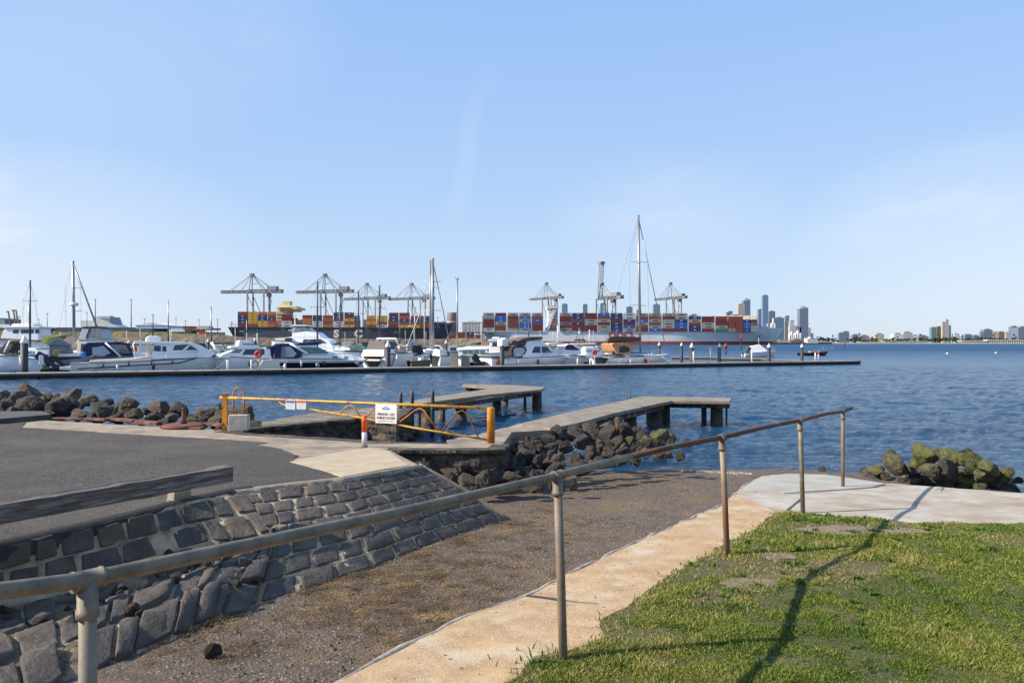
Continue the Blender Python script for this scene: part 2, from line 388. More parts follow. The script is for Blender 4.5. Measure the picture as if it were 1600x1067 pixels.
def inpoly(poly, x, y):
    c = False; j = len(poly) - 1
    for i in range(len(poly)):
        xi, yi = poly[i]; xj, yj = poly[j]
        if (yi > y) != (yj > y) and x < (xj - xi) * (y - yi) / (yj - yi) + xi: c = not c
        j = i
    return c
dirt_m = mat('bare_earth', (.27, .20, .145), (.17, .125, .085), 9, .95, bump=1, bscale=50, bdist=.02, c3=(.12, .10, .05), s3=5, lo3=.54, hi3=.64)
for i_, (px_, py_, rx_, ry_) in enumerate(((1345, 829, .62, .20), (1172, 912, .20, .15), (1215, 868, .16, .16), (868, 1028, .10, .07))):
    c_ = G(px_, py_, lz); ring = [(c_.x + math.cos(a) * rx_ * (1 + .45 * nz(math.cos(a), math.sin(a), i_, 2.2)), c_.y + math.sin(a) * ry_ * (1 + .45 * nz(math.cos(a), math.sin(a), i_ + 5, 2.2))) for a in [j * math.pi / 16 for j in range(32)]]
    struct(sheet('bare_earth', ring, lambda x, y: lz(x, y) + .006 * clampf(1.6 - 1.2 * (((x - c_.x) / rx_) ** 2 + ((y - c_.y) / ry_) ** 2)) + .001, .08, dirt_m, edge=.05))
# grass blades
gm = bpy.data.materials.new('grass_blades'); gm.use_nodes = True; t = gm.node_tree; b = t.nodes['Principled BSDF']
at = t.nodes.new('ShaderNodeAttribute'); at.attribute_name = 'tint'
cr = t.nodes.new('ShaderNodeValToRGB'); t.links.new(at.outputs['Fac'], cr.inputs[0]); t.links.new(cr.outputs[0], b.inputs['Base Color'])
el = cr.color_ramp.elements; el[0].position = 0; el[0].color = (.035, .085, .022, 1); el[1].position = 1; el[1].color = (.33, .27, .10, 1)
for p_, c_ in ((.35, (.085, .14, .018)), (.60, (.17, .225, .028)), (.80, (.28, .265, .06))): e = el.new(p_); e.color = (*c_, 1)
b.inputs['Roughness'].default_value = .6; b.inputs['Specular IOR Level'].default_value = .25
tr = t.nodes.new('ShaderNodeBsdfTranslucent'); t.links.new(cr.outputs[0], tr.inputs[0])
ms = t.nodes.new('ShaderNodeMixShader'); ms.inputs[0].default_value = .3; t.links.new(b.outputs[0], ms.inputs[1]); t.links.new(tr.outputs[0], ms.inputs[2])
t.links.new(ms.outputs[0], t.nodes['Material Output'].inputs[0])
def grass(name, label, spots, rnd, hmin, hmax, wd=.0035, lean=.6, tint0=.45, tspread=.2):
    "spots: (x, y, z, density factor 0..1, tint offset, height factor)"
    vs = []; fs = []; tt = []
    for (x, y, z, to, hf) in spots:
        h = rnd.uniform(hmin, hmax) * hf; wd_ = wd * (1 + .22 * max(0, y - 4)); a = rnd.uniform(0, 6.283); l = rnd.uniform(.1, lean) * h; b_ = rnd.uniform(0, 6.283)
        wx, wy = math.cos(a) * wd_ * (.6 + rnd.random() * .8), math.sin(a) * wd_
        lx, ly = math.cos(b_) * l, math.sin(b_) * l; o = len(vs)
        vs += [(x - wx, y - wy, z), (x + wx, y + wy, z), (x + lx * .4 - wx * .8, y + ly * .4 - wy * .8, z + h * .6), (x + lx * .4 + wx * .8, y + ly * .4 + wy * .8, z + h * .6), (x + lx, y + ly, z + h)]
        fs += [(o, o + 1, o + 3, o + 2), (o + 2, o + 3, o + 4)]
        tt += [clampf(tint0 + to + rnd.gauss(0, tspread))] * 5
    me = bpy.data.meshes.new(name); me.from_pydata(vs, [], fs); at_ = me.attributes.new('tint', 'FLOAT', 'POINT'); at_.data.foreach_set('value', tt)
    me.materials.append(gm); o = bpy.data.objects.new(name, me); COL.objects.link(o)
    return tag(o, label, 'grass', kind='stuff')
rnd = random.Random(11); spots = []
n_try = 900000
for i in range(n_try):
    y = 3.4 + (rnd.random() ** 1.45) * 6.6; xm = .90 * y + 1.4
    x = rnd.uniform(-.35, xm)
    if not inpoly(lawn_poly, x, y): continue
    bb = bare(x, y)
    if rnd.random() < bb * .93: continue
    pt = fbm(x, y, 0, .9, 3); cl = nz(x, y, 6, 5)
    if rnd.random() < clampf(-.30 - 1.2 * nz(x, y, 8, 2.6)): continue
    spots.append((x, y, lz(x, y) - .004, .04 + .42 * pt + .22 * cl + .35 * bb, clampf(.7 + 1.0 * cl + .5 * pt, .35, 1.7) * (rnd.uniform(1.3, 2.0) if rnd.random() < .08 else 1)))
grass('grass', 'short patchy green lawn grass with yellowing blades beside the concrete path', spots, rnd, .011, .028, wd=.0032, lean=1.1, tint0=.5, tspread=.22)
# taller tufts along the edges and scattered broadleaf weeds
spots = []
edge = [p for p in lawn_poly if p[1] > 3.2 and p[0] < 7]
for p in edge:
    for k in range(16):
        if nz(p[0], p[1], 2, 3) < -.02: continue
        x, y = p[0] + rnd.gauss(.04, .05), p[1] + rnd.gauss(0, .06); spots.append((x, y, lawnz(x, y), .02, 1))
for k in range(75):
    cx, cy = rnd.uniform(0, 5.5), rnd.uniform(3.6, 8.6)
    if not inpoly(lawn_poly, cx, cy): continue
    for j in range(60): 
        x, y = cx + rnd.gauss(0, .045), cy + rnd.gauss(0, .045); spots.append((x, y, lz(x, y), -.28, .8))
for k in range(500):
    x, y = .22 + rnd.gauss(.08, .12), 4.05 + rnd.gauss(0, .10); spots.append((x, y, lawnz(x, y), -.2, 1.3))
wsp = []
for k in range(120):
    cx, cy = rnd.uniform(-.2, 5.5), rnd.uniform(3.5, 8.8)
    if not inpoly(lawn_poly, cx, cy): continue
    for j in range(rnd.randint(9, 26)): wsp.append((cx + rnd.gauss(0, .012), cy + rnd.gauss(0, .012), lz(cx, cy), rnd.choice([-.35, -.2, .02]), rnd.uniform(.8, 1.4)))
grass('lawn_weeds', 'low broad leaved weeds dotted through the lawn grass', wsp, rnd, .018, .036, .0065, 1.9, .45, .06)
grass('grass_tufts', 'longer ragged grass tufts and weeds along the lawn edge and post bases', spots, rnd, .018, .045, .004, 1.0, .5)
# dry clippings lying on the worn turf
sp = []
for k in range(9000):
    y = rnd.uniform(3.5, 9); x = rnd.uniform(-.2, .7 * y)
    if inpoly(lawn_poly, x, y) and bare(x, y) > .1: sp.append((x, y, lz(x, y) + .002, .45, .5))
grass('dry_grass', 'flattened straw coloured dead grass on the worn patches of lawn', sp, rnd, .02, .04, .003, 2.5, .8)

# ------------------------------------------------------------------ left hand paving
conc_m = mat('old_exposed_concrete', (.36, .285, .20), (.22, .175, .13), 3.5, .9, bump=.9, bscale=90, bdist=.01, c3=(.15, .12, .09), s3=1.3, lo3=.49, hi3=.66)
add_specks(conc_m, 65, .70, (.13, .105, .085)); add_specks(conc_m, 50, .88, (.5, .42, .32))
asph_m = mat('asphalt', (.040, .034, .030), (.072, .060, .050), 22, .9, bump=1.0, bscale=60, bdist=.04, c3=(.105, .088, .07), s3=.45, lo3=.44, hi3=.66)
add_specks(asph_m, 42, .72, (.17, .145, .12)); add_specks(asph_m, 34, .93, (.26, .22, .18)); add_specks(asph_m, 50, .74, (.010, .009, .008))
slab2_m = mat('smooth_tan_concrete', (.42, .34, .225), (.33, .26, .175), 2.6, .85, bump=.3, bscale=80, bdist=.003)
Tpx = [(-200, 905), (0, 853), (184, 812), (290, 785), (367, 768), (450, 757), (535, 748), (600, 737), (655, 727)]
T2 = [(-5.6, -4), (-5.3, 0), (-4.95, 4)] + [G2(a, c, pavz) for a, c in Tpx]
far = [G2(a, c, pavz) for a, c in ((606, 702), (782, 701), (784, 692), (700, 692), (600, 690), (500, 683), (395, 677), (350, 672), (250, 667), (80, 657), (0, 655))]
struct(sheet('paving', T2 + far + [(-26, 19.5), (-26, -4)], lambda x, y: pavz(x, y) + .004 * fbm(x, y, 0, 2), .4, conc_m, skirt=.95, edge=.4))
A_in = [G2(a, c, pavz) for a, c in ((367, 766), (388, 765), (450, 756), (535, 747), (500, 735), (451, 722), (466, 713), (440, 702), (400, 695), (419, 692), (330, 686), (289, 684), (184, 678), (79, 671), (34, 668), (40, 660), (0, 659))]
T3 = [(p[0] - .03, p[1]) for p in T2[:8]]
struct(sheet('asphalt', wob(T3 + A_in, .03, 2, 3) + [(-25.5, 19.3), (-25.5, -4)], lambda x, y: pavz(x, y) + .012 + .006 * fbm(x, y, 4, 1.2), .3, asph_m, skirt=.0, edge=.3))
struct(sheet('concrete_pad', [G2(a, c, pavz) for a, c in ((453, 723), (487, 716), (530, 708), (577, 701), (606, 706), (638, 729), (600, 735), (535, 747))], lambda x, y: pavz(x, y) + .022, .4, slab2_m, skirt=.03, edge=.4))
# raised dark verge and ramp slab at far left
vm = mat('raised_tarmac', (.05, .05, .052), (.075, .07, .066), 3, .9, bump=.6, bscale=50, bdist=.01)
lp = [G2(a, c, pavz) for a, c in ((80, 655), (66, 650), (0, 662), (-90, 664), (-300, 668), (-300, 640), (0, 640))]
vb = MB(); vb.prism([lp[0], lp[1], G2(0, 650, pavz), G2(-300, 646, pavz), G2(-300, 668, pavz), G2(0, 663, pavz)], -.4, lambda x, y: -.02 + .01 * fbm(x, y)); struct(vb.build('raised_verge', [slab_m if False else vm]))
# far platform of the first jetty and the ledge block
rc_m = mat('weathered_sea_concrete', (.20, .165, .125), (.10, .085, .07), 3, .95, bump=1, bscale=18, bdist=.05, c3=(.30, .24, .17), s3=2, lo3=.5, hi3=.7)
zj = lambda x, y: -.15
mole = [G2(a, c, zj) for a, c in ((378, 664), (440, 652), (503, 642), (560, 637), (615, 634), (640, 637), (617, 656), (560, 653), (470, 661), (385, 671))]
struct(sheet('jetty_abutment', wob(mole + [mole[0]], .08, 2, 3)[:-1], lambda x, y: -.17 + .025 * fbm(x, y, 0, 1.5), .3, rc_m, skirt=1.1, edge=.3))
ab = [G2(a, c, zj) for a, c in ((700, 690), (784, 692), (800, 672), (870, 668), (862, 660), (815, 659), (760, 672), (700, 684))]
struct(sheet('jetty_approach', wob(ab + [ab[0]], .05, 2, 6)[:-1], lambda x, y: -.19 + .015 * fbm(x, y, 0, 2), .3, conc_m, skirt=1.1, edge=.3))

def roughwall(name, tops, drop, m, out=.0, amp=.08, seed=0, label=None, cat=None, lip=.06):
    "broken rubble or concrete face hanging from the plan line tops (x, y, z)"
    mb = MB(); P = []
    for p, q in zip(tops[:-1], tops[1:]):
        n = max(2, int((Vector(q) - Vector(p)).length / .07)); P += [Vector(p).lerp(Vector(q), k / n) for k in range(n)]
    P.append(Vector(tops[-1])); rows_ = 16
    for i, p in enumerate(P):
        d = (P[min(i + 1, len(P) - 1)] - P[max(i - 1, 0)]); nn = Vector((d.y, -d.x, 0)).normalized()
        mb.v.append(tuple(p - nn * .25 + Vector((0, 0, .004))))
        for j in range(rows_):
            t_ = j / (rows_ - 1); q = p + nn * (lip * (1 if t_ < .12 else .2) + out * t_) + Vector((0, 0, .008 - drop * t_))
            a = amp * (.3 + t_); q += nn * a * fbm(q.x + q.y, q.z * 1.4, seed, 3.2, 4) * 1.4 + Vector((0, 0, a * .4 * nz(q.x, q.y, q.z, 6)))
            mb.v.append(tuple(q))
    w_ = rows_ + 1
    for i in range(len(P) - 1):
        for j in range(rows_): mb.face((i * w_ + j, i * w_ + j + 1, (i + 1) * w_ + j + 1, (i + 1) * w_ + j), False)
    o = mb.build(name, m)
    return tag(o, label, cat) if label else struct(o)
stone_dk = mat('dark_rubble_face', (.075, .058, .045), (.035, .028, .024), 4, .95, bump=1, bscale=16, bdist=.08, c3=(.17, .125, .08), s3=2.2, lo3=.5, hi3=.66)  # dark stone made blacker, the shade on these faces put into its colour
def crack(name, pts, zf, wd, h, m=crack_m):
    pts = wob([G2(a, c, zf) for a, c in pts], .05, 2.5, 17); mb = MB(); P = []
    for i, p in enumerate(pts):
        a = Vector(pts[max(0, i - 1)]); c = Vector(pts[min(len(pts) - 1, i + 1)]); d = (c - a).normalized(); n_ = Vector((-d.y, d.x)) * wd * (.3 + 1.2 * abs(nz(p[0], p[1], 3, 7)))
        for s in (-1, 1): q = Vector(p) + n_ * s; P.append((q.x, q.y, zf(q.x, q.y) + h))
    mb.add(P, [(2 * i, 2 * i + 1, 2 * i + 3, 2 * i + 2) for i in range(len(pts) - 1)], True); return struct(mb.build(name, m))
asz = lambda x, y: pavz(x, y) + .012 + .006 * fbm(x, y, 4, 1.2)
for q in ([(-20, 720), (90, 712), (200, 722), (330, 716)], [(60, 690), (180, 700), (300, 694), (420, 705)], [(200, 722), (230, 745), (222, 770)]): crack('asphalt_crack', q, asz, .009, .004)
crack('paving_joint', [(395, 684), (480, 688), (560, 694), (600, 698)], pavz, .008, .008); crack('paving_joint', [(170, 672), (250, 676), (350, 680)], pavz, .008, .008)
rust_st = mat('rust_stain', (.25, .09, .05), (.18, .08, .05), 9, .95)
crack('rust_patch', [(452, 721), (470, 717), (487, 715)], pavz, .03, .026, rust_st)
def wp_(a, c, zf): p = G(a, c, zf); return tuple(p)
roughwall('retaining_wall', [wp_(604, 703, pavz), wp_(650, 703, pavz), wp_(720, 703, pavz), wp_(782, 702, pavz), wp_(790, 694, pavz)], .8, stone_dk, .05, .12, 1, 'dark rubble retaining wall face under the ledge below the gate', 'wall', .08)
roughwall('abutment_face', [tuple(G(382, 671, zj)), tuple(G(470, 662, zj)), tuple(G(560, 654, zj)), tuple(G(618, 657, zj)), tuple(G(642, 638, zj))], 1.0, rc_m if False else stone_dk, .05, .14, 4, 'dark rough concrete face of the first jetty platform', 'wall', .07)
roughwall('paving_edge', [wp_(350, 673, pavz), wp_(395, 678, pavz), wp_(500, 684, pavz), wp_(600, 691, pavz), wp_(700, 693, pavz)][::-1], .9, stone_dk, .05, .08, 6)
# ------------------------------------------------------------------ rocks
def rock_mesh(seed, angular=.6, sub=4):
    rnd = random.Random(seed); bm = bmesh.new(); bmesh.ops.create_icosphere(bm, subdivisions=sub, radius=1)
    pl = []
    for i in range(12):
        n = Vector((rnd.gauss(0, 1), rnd.gauss(0, 1), rnd.gauss(0, 1))).normalized(); pl.append((n, rnd.uniform(.36, .80)))
    for v in bm.verts:
        d = v.co.normalized(); r = 1.0
        for n, h in pl:
            k = d.dot(n)
            if k > .2: r = min(r, h / k)
        r = lerp(.80, r, .55 + .45 * angular) + .06 * noise.fractal(d * 2.2 + Vector((seed, 0, 0)), 1, 2, 3) + .03 * noise.fractal(d * 7 + Vector((seed, 3, 0)), .9, 2, 3)
        v.co = d * r
    me = bpy.data.meshes.new('rock'); bm.to_mesh(me); bm.free()
    me.polygons.foreach_set('use_smooth', [True] * len(me.polygons)); me.set_sharp_from_angle(angle=R(24)); return me
basalt = mat('basalt', (.062, .050, .043), (.036, .030, .026), 3, .85, bump=1, bscale=9, bdist=.10, c3=(.12, .09, .065), s3=1.4, lo3=.5, hi3=.68)
basalt_tan = mat('lichened_basalt', (.105, .078, .052), (.055, .043, .034), 3, .9, bump=1, bscale=9, bdist=.10, c3=(.18, .13, .065), s3=1.6, lo3=.48, hi3=.64)
mossy = mat('algae_covered_basalt', (.125, .118, .034), (.06, .054, .024), 2.2, .85, bump=1, bscale=9, bdist=.07, c3=(.045, .038, .03), s3=1.1, lo3=.46, hi3=.56)
mossy2 = mat('bright_algae', (.13, .14, .032), (.075, .07, .025), 3, .85, bump=1, bscale=8, bdist=.06, c3=(.05, .045, .04), s3=1.6, lo3=.55, hi3=.64)
shellr = mat('barnacled_basalt', (.075, .062, .055), (.045, .038, .034), 3, .9, bump=1, bscale=9, bdist=.06, c3=(.38, .33, .27), s3=6, lo3=.57, hi3=.63)
protos = {}
def rock_me(i, m, ang):
    k = (i, m.name, ang)
    if k not in protos: me = rock_mesh(i, ang); me.materials.append(m); protos[k] = me
    return protos[k]
allrocks = []
def rock(p, size, m, label, group, rnd, ang=.7, flat=.72, cat='rock', name='boulder'):
    o = bpy.data.objects.new(name, rock_me(rnd.randrange(9), m, ang)); COL.objects.link(o)
    o.location = p; o.rotation_euler = (rnd.uniform(-.9, .9), rnd.uniform(-.9, .9), rnd.uniform(0, 6.28))
    s = size * .5; o.scale = (s * rnd.uniform(1.0, 1.5), s * rnd.uniform(.85, 1.15), s * rnd.uniform(flat + .05, flat + .40))
    return tag(o, label, cat, group)
rnd = random.Random(21)
def place_px(px, py_base, wpx, zf, m, g, lab, ang=.7, lift=.30, flat=.72):
    p = G(px, py_base, zf); s = wpx / F * p.y; p = Vector((p.x, p.y, p.z + s * lift))
    return rock(p, s * 1.04, m, lab, g, rnd, ang, flat)
# left bank: three rows of rock armour
zb0 = lambda x, y: -.22; zb2 = lambda x, y: -.55
g = 'rocks of the left bank'
front = [(20, 646, 22), (78, 648, 20), (143, 655, 18), (176, 657, 20), (255, 661, 18), (284, 663, 18), (352, 668, 22), (384, 668, 20), (12, 641, 36), (52, 643, 46), (100, 646, 44), (62, 639, 36), (128, 652, 30), (160, 653, 46), (210, 655, 34), (242, 657, 26), (268, 660, 34), (300, 662, 30), (338, 665, 34), (225, 661, 22), (185, 657, 22), (318, 664, 24), (400, 666, 22), (122, 656, 14)]
back = [(18, 634, 20), (98, 634, 18), (126, 636, 20), (152, 640, 18), (178, 645, 18), (268, 652, 20), (298, 655, 20), (342, 658, 20), (366, 660, 22), (396, 664, 18), (5, 628, 32), (30, 631, 30), (50, 627, 44), (75, 625, 24), (90, 628, 24), (112, 629, 40), (140, 632, 32), (164, 638, 30), (200, 643, 40), (185, 640, 24), (232, 646, 20), (252, 646, 34), (283, 649, 40), (312, 652, 28), (330, 655, 40), (352, 657, 30), (380, 661, 44), (215, 648, 18)]
for row, nm, z_ in ((front, 'near', zb0), (back, 'water side', zb2)):
    for i, (a, c, s) in enumerate(sorted(row)):
        mm = rnd.choice([basalt, basalt_tan, basalt_tan])
        tone = {'basalt': 'dark brown', 'lichened_basalt': 'tan flecked'}[mm.name]
        place_px(a, c + 4, s * .98, z_, mm, g, f'{tone} boulder, {ordw(i + 1)} from left, {nm} left bank row', .6)
# dark pile between ledge and second jetty
g = 'rocks of the pile beside the second jetty'
pile = []
def pz(x, y): return interp(y, [12, 14, 17.5, 24], [-.74, -.62, -.45, -.75])
rows = [('lowest', [(742, 770, 38), (762, 764, 50), (800, 760, 34), (835, 752, 30), (712, 752, 30), (775, 748, 26), (868, 741, 28), (905, 738, 24), (935, 730, 24), (968, 724, 22), (845, 764, 10), (895, 763, 20), (700, 738, 34), (828, 768, 22), (862, 763, 14), (992, 722, 18)]),
        ('second', [(800, 735, 30), (820, 728, 34), (845, 732, 26), (790, 718, 24), (872, 728, 30), (900, 722, 26), (925, 718, 26), (950, 716, 22), (975, 712, 22), (1000, 708, 20), (1020, 702, 20), (812, 742, 20), (862, 716, 20), (758, 742, 20), (778, 730, 24)]),
        ('third', [(800, 712, 22), (818, 712, 26), (838, 706, 32), (862, 708, 26), (885, 704, 24), (910, 702, 30), (938, 704, 22), (962, 700, 26), (988, 700, 26), (1010, 696, 22), (1040, 714, 18), (1062, 716, 16)]),
        ('topmost', [(812, 700, 18), (835, 696, 22), (858, 694, 26), (880, 690, 30), (872, 679, 22), (898, 688, 32), (925, 686, 32), (950, 688, 34), (978, 684, 30), (1005, 690, 22), (945, 676, 26), (966, 672, 24), (1032, 696, 36), (1050, 690, 20), (862, 670, 12), (905, 674, 22), (925, 670, 18)])]
for nm, row in rows:
    for i, (a, c, s) in enumerate(sorted(row)):
        mm = mossy if (a > 960 and rnd.random() < .45) else (basalt if rnd.random() < .8 else basalt_tan)
        tone = {'basalt': 'dark grey', 'lichened_basalt': 'brownish', 'algae_covered_basalt': 'green stained'}[mm.name]
        place_px(a, c + 3, s * 1.12, pz, mm, g, f'{tone} rock, {ordw(i + 1)} from left, {nm} row of the jetty rock pile', .85, .34)
rf = random.Random(99)
for i in range(64):
    a = rf.uniform(775, 1040); c = rf.uniform(interp(a, [775, 870, 960, 1040], [705, 676, 672, 690]), interp(a, [775, 870, 960, 1040], [768, 752, 732, 716])); s_ = rf.uniform(9, 17)
    ft.append((a, c, s_)) if i else None
    if not i: ft = [(a, c, s_)]
for i, (a, c, s_) in enumerate(sorted(ft)):
    place_px(a, c, s_, pz, rf.choice([basalt, basalt, basalt_tan]) if a < 960 else mossy2 if rf.random() < .3 else basalt, g, f'small filler stone wedged in the jetty rock pile, {ordw(i + 1)} from left', .85, .9)
# green mound in the water at right
g = 'rocks of the algae covered mound'
def mz(x, y): return interp(y, [11.6, 13.0, 15.0], [-1.0, -.75, -.55])
rows = [('front', [(1362, 748, 26), (1385, 752, 24), (1408, 757, 20), (1432, 762, 26), (1455, 765, 22), (1478, 768, 26), (1504, 770, 24), (1530, 772, 26), (1556, 771, 30), (1580, 772, 26), (1420, 766, 14), (1490, 773, 12)]),
        ('second', [(1370, 738, 28), (1398, 742, 36), (1428, 748, 30), (1452, 752, 24), (1475, 754, 36), (1508, 756, 36), (1535, 758, 24), (1566, 758, 36), (1588, 752, 18)]),
        ('third', [(1402, 728, 48), (1436, 724, 28), (1452, 738, 40), (1485, 738, 42), (1518, 738, 34), (1545, 742, 38), (1572, 742, 34)]),
        ('top', [(1396, 716, 32), (1442, 712, 42), (1470, 706, 34), (1488, 712, 42), (1516, 718, 40), (1545, 728, 40), (1500, 706, 30)])]
sh = {'front': lambda x, y: -1.0, 'second': lambda x, y: -.9, 'third': lambda x, y: -.72, 'top': lambda x, y: -.58}
for nm, row in rows:
    for i, (a, c, s) in enumerate(sorted(row)):
        r_ = rnd.random()
        mm = mossy if r_ < .55 else mossy2 if r_ < .7 else (shellr if nm == 'front' else basalt)
        if nm == 'top': mm = mossy if r_ < .6 else mossy2
        tone = {'basalt': 'bare dark', 'algae_covered_basalt': 'olive green', 'bright_algae': 'bright green', 'barnacled_basalt': 'barnacle flecked'}[mm.name]
        place_px(a, c + {'top': 17, 'third': 10, 'second': 5, 'front': 1}[nm], s * 1.22, sh[nm], mm, g, f'{tone} rock, {ordw(i + 1)} from left, {nm} row of the green mound', .45, .28, .30)
# single stones on the sand
st_ = rock(G(335, 1027, sandz) + Vector((0, 0, .05)), .15, basalt, 'small pointed dark stone lying alone on the sand', None, rnd, .95, 1.1)
for a, c, s, lab in ((660, 742, 60, 'large dark boulder deep in the shaded notch beside the stone wall'), (700, 764, 40, 'dark boulder at the foot of the stone wall end'), (690, 728, 40, 'shadowed boulder against the concrete ledge face'), (640, 735, 40, 'leftmost shadowed boulder in the notch under the ledge')):
    place_px(a, c, s, lambda x, y: -.72, basalt, 'boulders in the shaded notch', lab)
for a, c, s, lab in ((1285, 737, 14, 'small dark rock just breaking the water beyond the slab'), (1350, 742, 20, 'low wet rock in the water between slab and mound'), (1072, 697, 16, 'small rock standing in the water right of the dark pile'), (1030, 716, 22, 'flat green rock at the waterline right of the dark pile')):
    place_px(a, c, s, lambda x, y: -1.02, mossy if 'green' in lab else basalt, 'rocks at the waterline', lab, lift=.2)
st_.rotation_euler = (.1, .1, .5); st_.scale = (.075, .06, .075)
# shell fragments, pebbles and dead weed on the sand
def scatter(name, label, n, region, zf, size, m, seed, flat=.4, cat='debris'):
    rnd = random.Random(seed); mb = MB()
    for i in range(n):
        x, y = region(rnd)
        if x is None: continue
        z = zf(x, y); s = rnd.uniform(*size); a = rnd.uniform(0, 6.28); t = [(1, 0, 0), (0, 1, 0), (-1, 0, 0), (0, -1, 0), (.1, .1, 1), ]
        P = []
        for p in t:
            q = (p[0] * s * rnd.uniform(.6, 1.3), p[1] * s * rnd.uniform(.6, 1.2), p[2] * s * flat * rnd.uniform(.6, 1.6))
            P.append((x + q[0] * math.cos(a) - q[1] * math.sin(a), y + q[0] * math.sin(a) + q[1] * math.cos(a), z + q[2]))
        mb.add(P, [(0, 1, 4), (1, 2, 4), (2, 3, 4), (3, 0, 4)])
    return tag(mb.build(name, m), label, cat, kind='stuff')
path_poly = path_left + [(12, 14), (12, -3)]
def sand_reg(rnd):
    y = 4.6 + rnd.random() ** 1.3 * 12; x = rnd.uniform(-.45 * y, .4 * y)
    if inpoly(path_poly, x, y): return None, None
    if noise.noise(Vector((x * .9, y * .9, 3))) < rnd.uniform(-.7, .3): return None, None
    return x, y
shell_m = mat('shell_bits', (.52, .47, .41), (.36, .30, .24), 30, .7)
peb_m = mat('dark_pebbles', (.07, .058, .05), (.16, .12, .09), 4, .85)
scatter('shell_fragments', 'tiny pale shell fragments strewn over the dark sand', 5200, sand_reg, sandzn, (.003, .010), shell_m, 5, .5)
scatter('pebbles', 'small dark pebbles strewn over the sand', 9000, sand_reg, sandzn, (.005, .022), peb_m, 6, .8)
weed_m = mat('dried_seaweed', (.13, .078, .03), (.055, .034, .016), 8, .9, c3=(.28, .18, .07), s3=3)
wb = MB(); rnd = random.Random(9)
centres = []
for a, c, n, sp_ in ((470, 925, 14, .16), (560, 898, 16, .18), (650, 866, 18, .2), (720, 842, 16, .2), (790, 820, 16, .2), (850, 800, 10, .25), (250, 1012, 8, .14), (350, 972, 8, .12), (640, 900, 46, .42), (600, 925, 34, .38), (760, 880, 30, .45), (690, 960, 30, .28), (560, 960, 24, .3), (820, 840, 30, .45), (640, 1000, 20, .25), (480, 905, 10, .2), (390, 1010, 8, .12), (300, 985, 5, .1), (520, 950, 10, .3), (730, 920, 24, .35), (880, 812, 12, .3), (370, 1030, 3, .06), (660, 1020, 8, .12), (270, 1000, 6, .2)):
    p = G(a, c, sandz)
    for k in range(int(n * 1.6)):
        x, y = p.x + rnd.gauss(0, sp_), p.y + rnd.gauss(0, sp_ * .9); r = rnd.uniform(.03, .10)
        hm2 = rnd.uniform(.008, .04)
        for j in range(90):
            q = Vector((x + rnd.gauss(0, r), y + rnd.gauss(0, r), 0)); q.z = sandzn(q.x, q.y) + abs(rnd.gauss(0, .5)) * hm2
            if inpoly(path_poly, q.x, q.y): continue
            th = rnd.uniform(0, 6.28); ln = rnd.uniform(.008, .035); d = Vector((math.cos(th), math.sin(th), rnd.uniform(-.1, .4))) * ln; wv = Vector((-d.y, d.x, .3 * ln)).normalized() * rnd.uniform(.0012, .0035)
            wb.add([q - wv, q + wv, q + d + wv * .5, q + d - wv * .5], [(0, 1, 2, 3)])
tag(wb.build('dried_seaweed', weed_m), 'mats of brown dried seaweed scattered on the sand of the boat ramp', 'seaweed', kind='stuff')
foam_m = mat('shell_line', (.6, .56, .5), (.4, .36, .3), 30, .8)
def shore_reg(rnd):
    px = rnd.uniform(1000, 1175); p = G(px, interp(px, [1000, 1060, 1175], [728, 733, 741]) + rnd.gauss(0, .8), sandz); return (p.x, p.y)
scatter('shell_drift', 'thin pale line of washed up shell along the water edge', 700, shore_reg, lambda x, y: sandzn(x, y) + .004, (.006, .016), foam_m, 8)

# ------------------------------------------------------------------ handrail
galv = mat('galvanised_pipe', (.20, .165, .115), (.085, .075, .055), 11, .6, .15, bump=.6, bscale=60, bdist=.002, c3=(.17, .09, .05), s3=3.5, lo3=.56, hi3=.68, stretch=(1, 1, 1))
rusty = mat('rusted_pipe', (.13, .055, .03), (.075, .04, .028), 8, .85, .1, bump=.6, bscale=70, bdist=.003, c3=(.2, .15, .11), s3=4, lo3=.58, hi3=.72)
halfr = mat('rust_streaked_pipe', (.24, .20, .15), (.14, .12, .09), 7, .65, .15, bump=.6, bscale=60, bdist=.002, c3=(.19, .085, .035), s3=1.3, lo3=.47, hi3=.60, stretch=(1, 1, .8))
posts = [((138, 1190), (137, 905), 1.8 * 0 + 2.13), ((881, 1035), (871, 743), None), ((1137, 875), (1128, 683), None), ((1255, 803), (1250, 657), None), ((1317, 760), (1317, 643), None)]
tops = []; bases = []
Yd = [2.13, F / 291, F / 192.5, F / 146.5, F / 117.5]
for (b_, t_, _), Y in zip(posts, Yd):
    bases.append(W(b_[0], b_[1], Y)); tops.append(W(t_[0], t_[1], Y))
bases[0].z = .02; 
rail = empty('handrail', (bases[1].x, bases[1].y, bases[1].z), 0, 'long weathered pipe handrail on five round posts beside the sandy path', 'handrail')
def loc_(p): return Vector(p) - Vector(rail.location)
r0 = tops[0] + (tops[0] - tops[1]) * 1.05; r0.z = CH - (968 - HZ) / F * r0.y; r0 = W(-420, 985, 1.45)
rb = MB(); rb.tube([loc_(p) for p in (r0, lerp(r0, tops[0], .5) + Vector((0, 0, .004)), tops[0], lerp(tops[0], tops[1], .5) + Vector((0, 0, -.008)), tops[1], W(985, 713, lerp(Yd[1], Yd[2], .52)))], .0225, 18)
rb.build('rail', galv, rail)
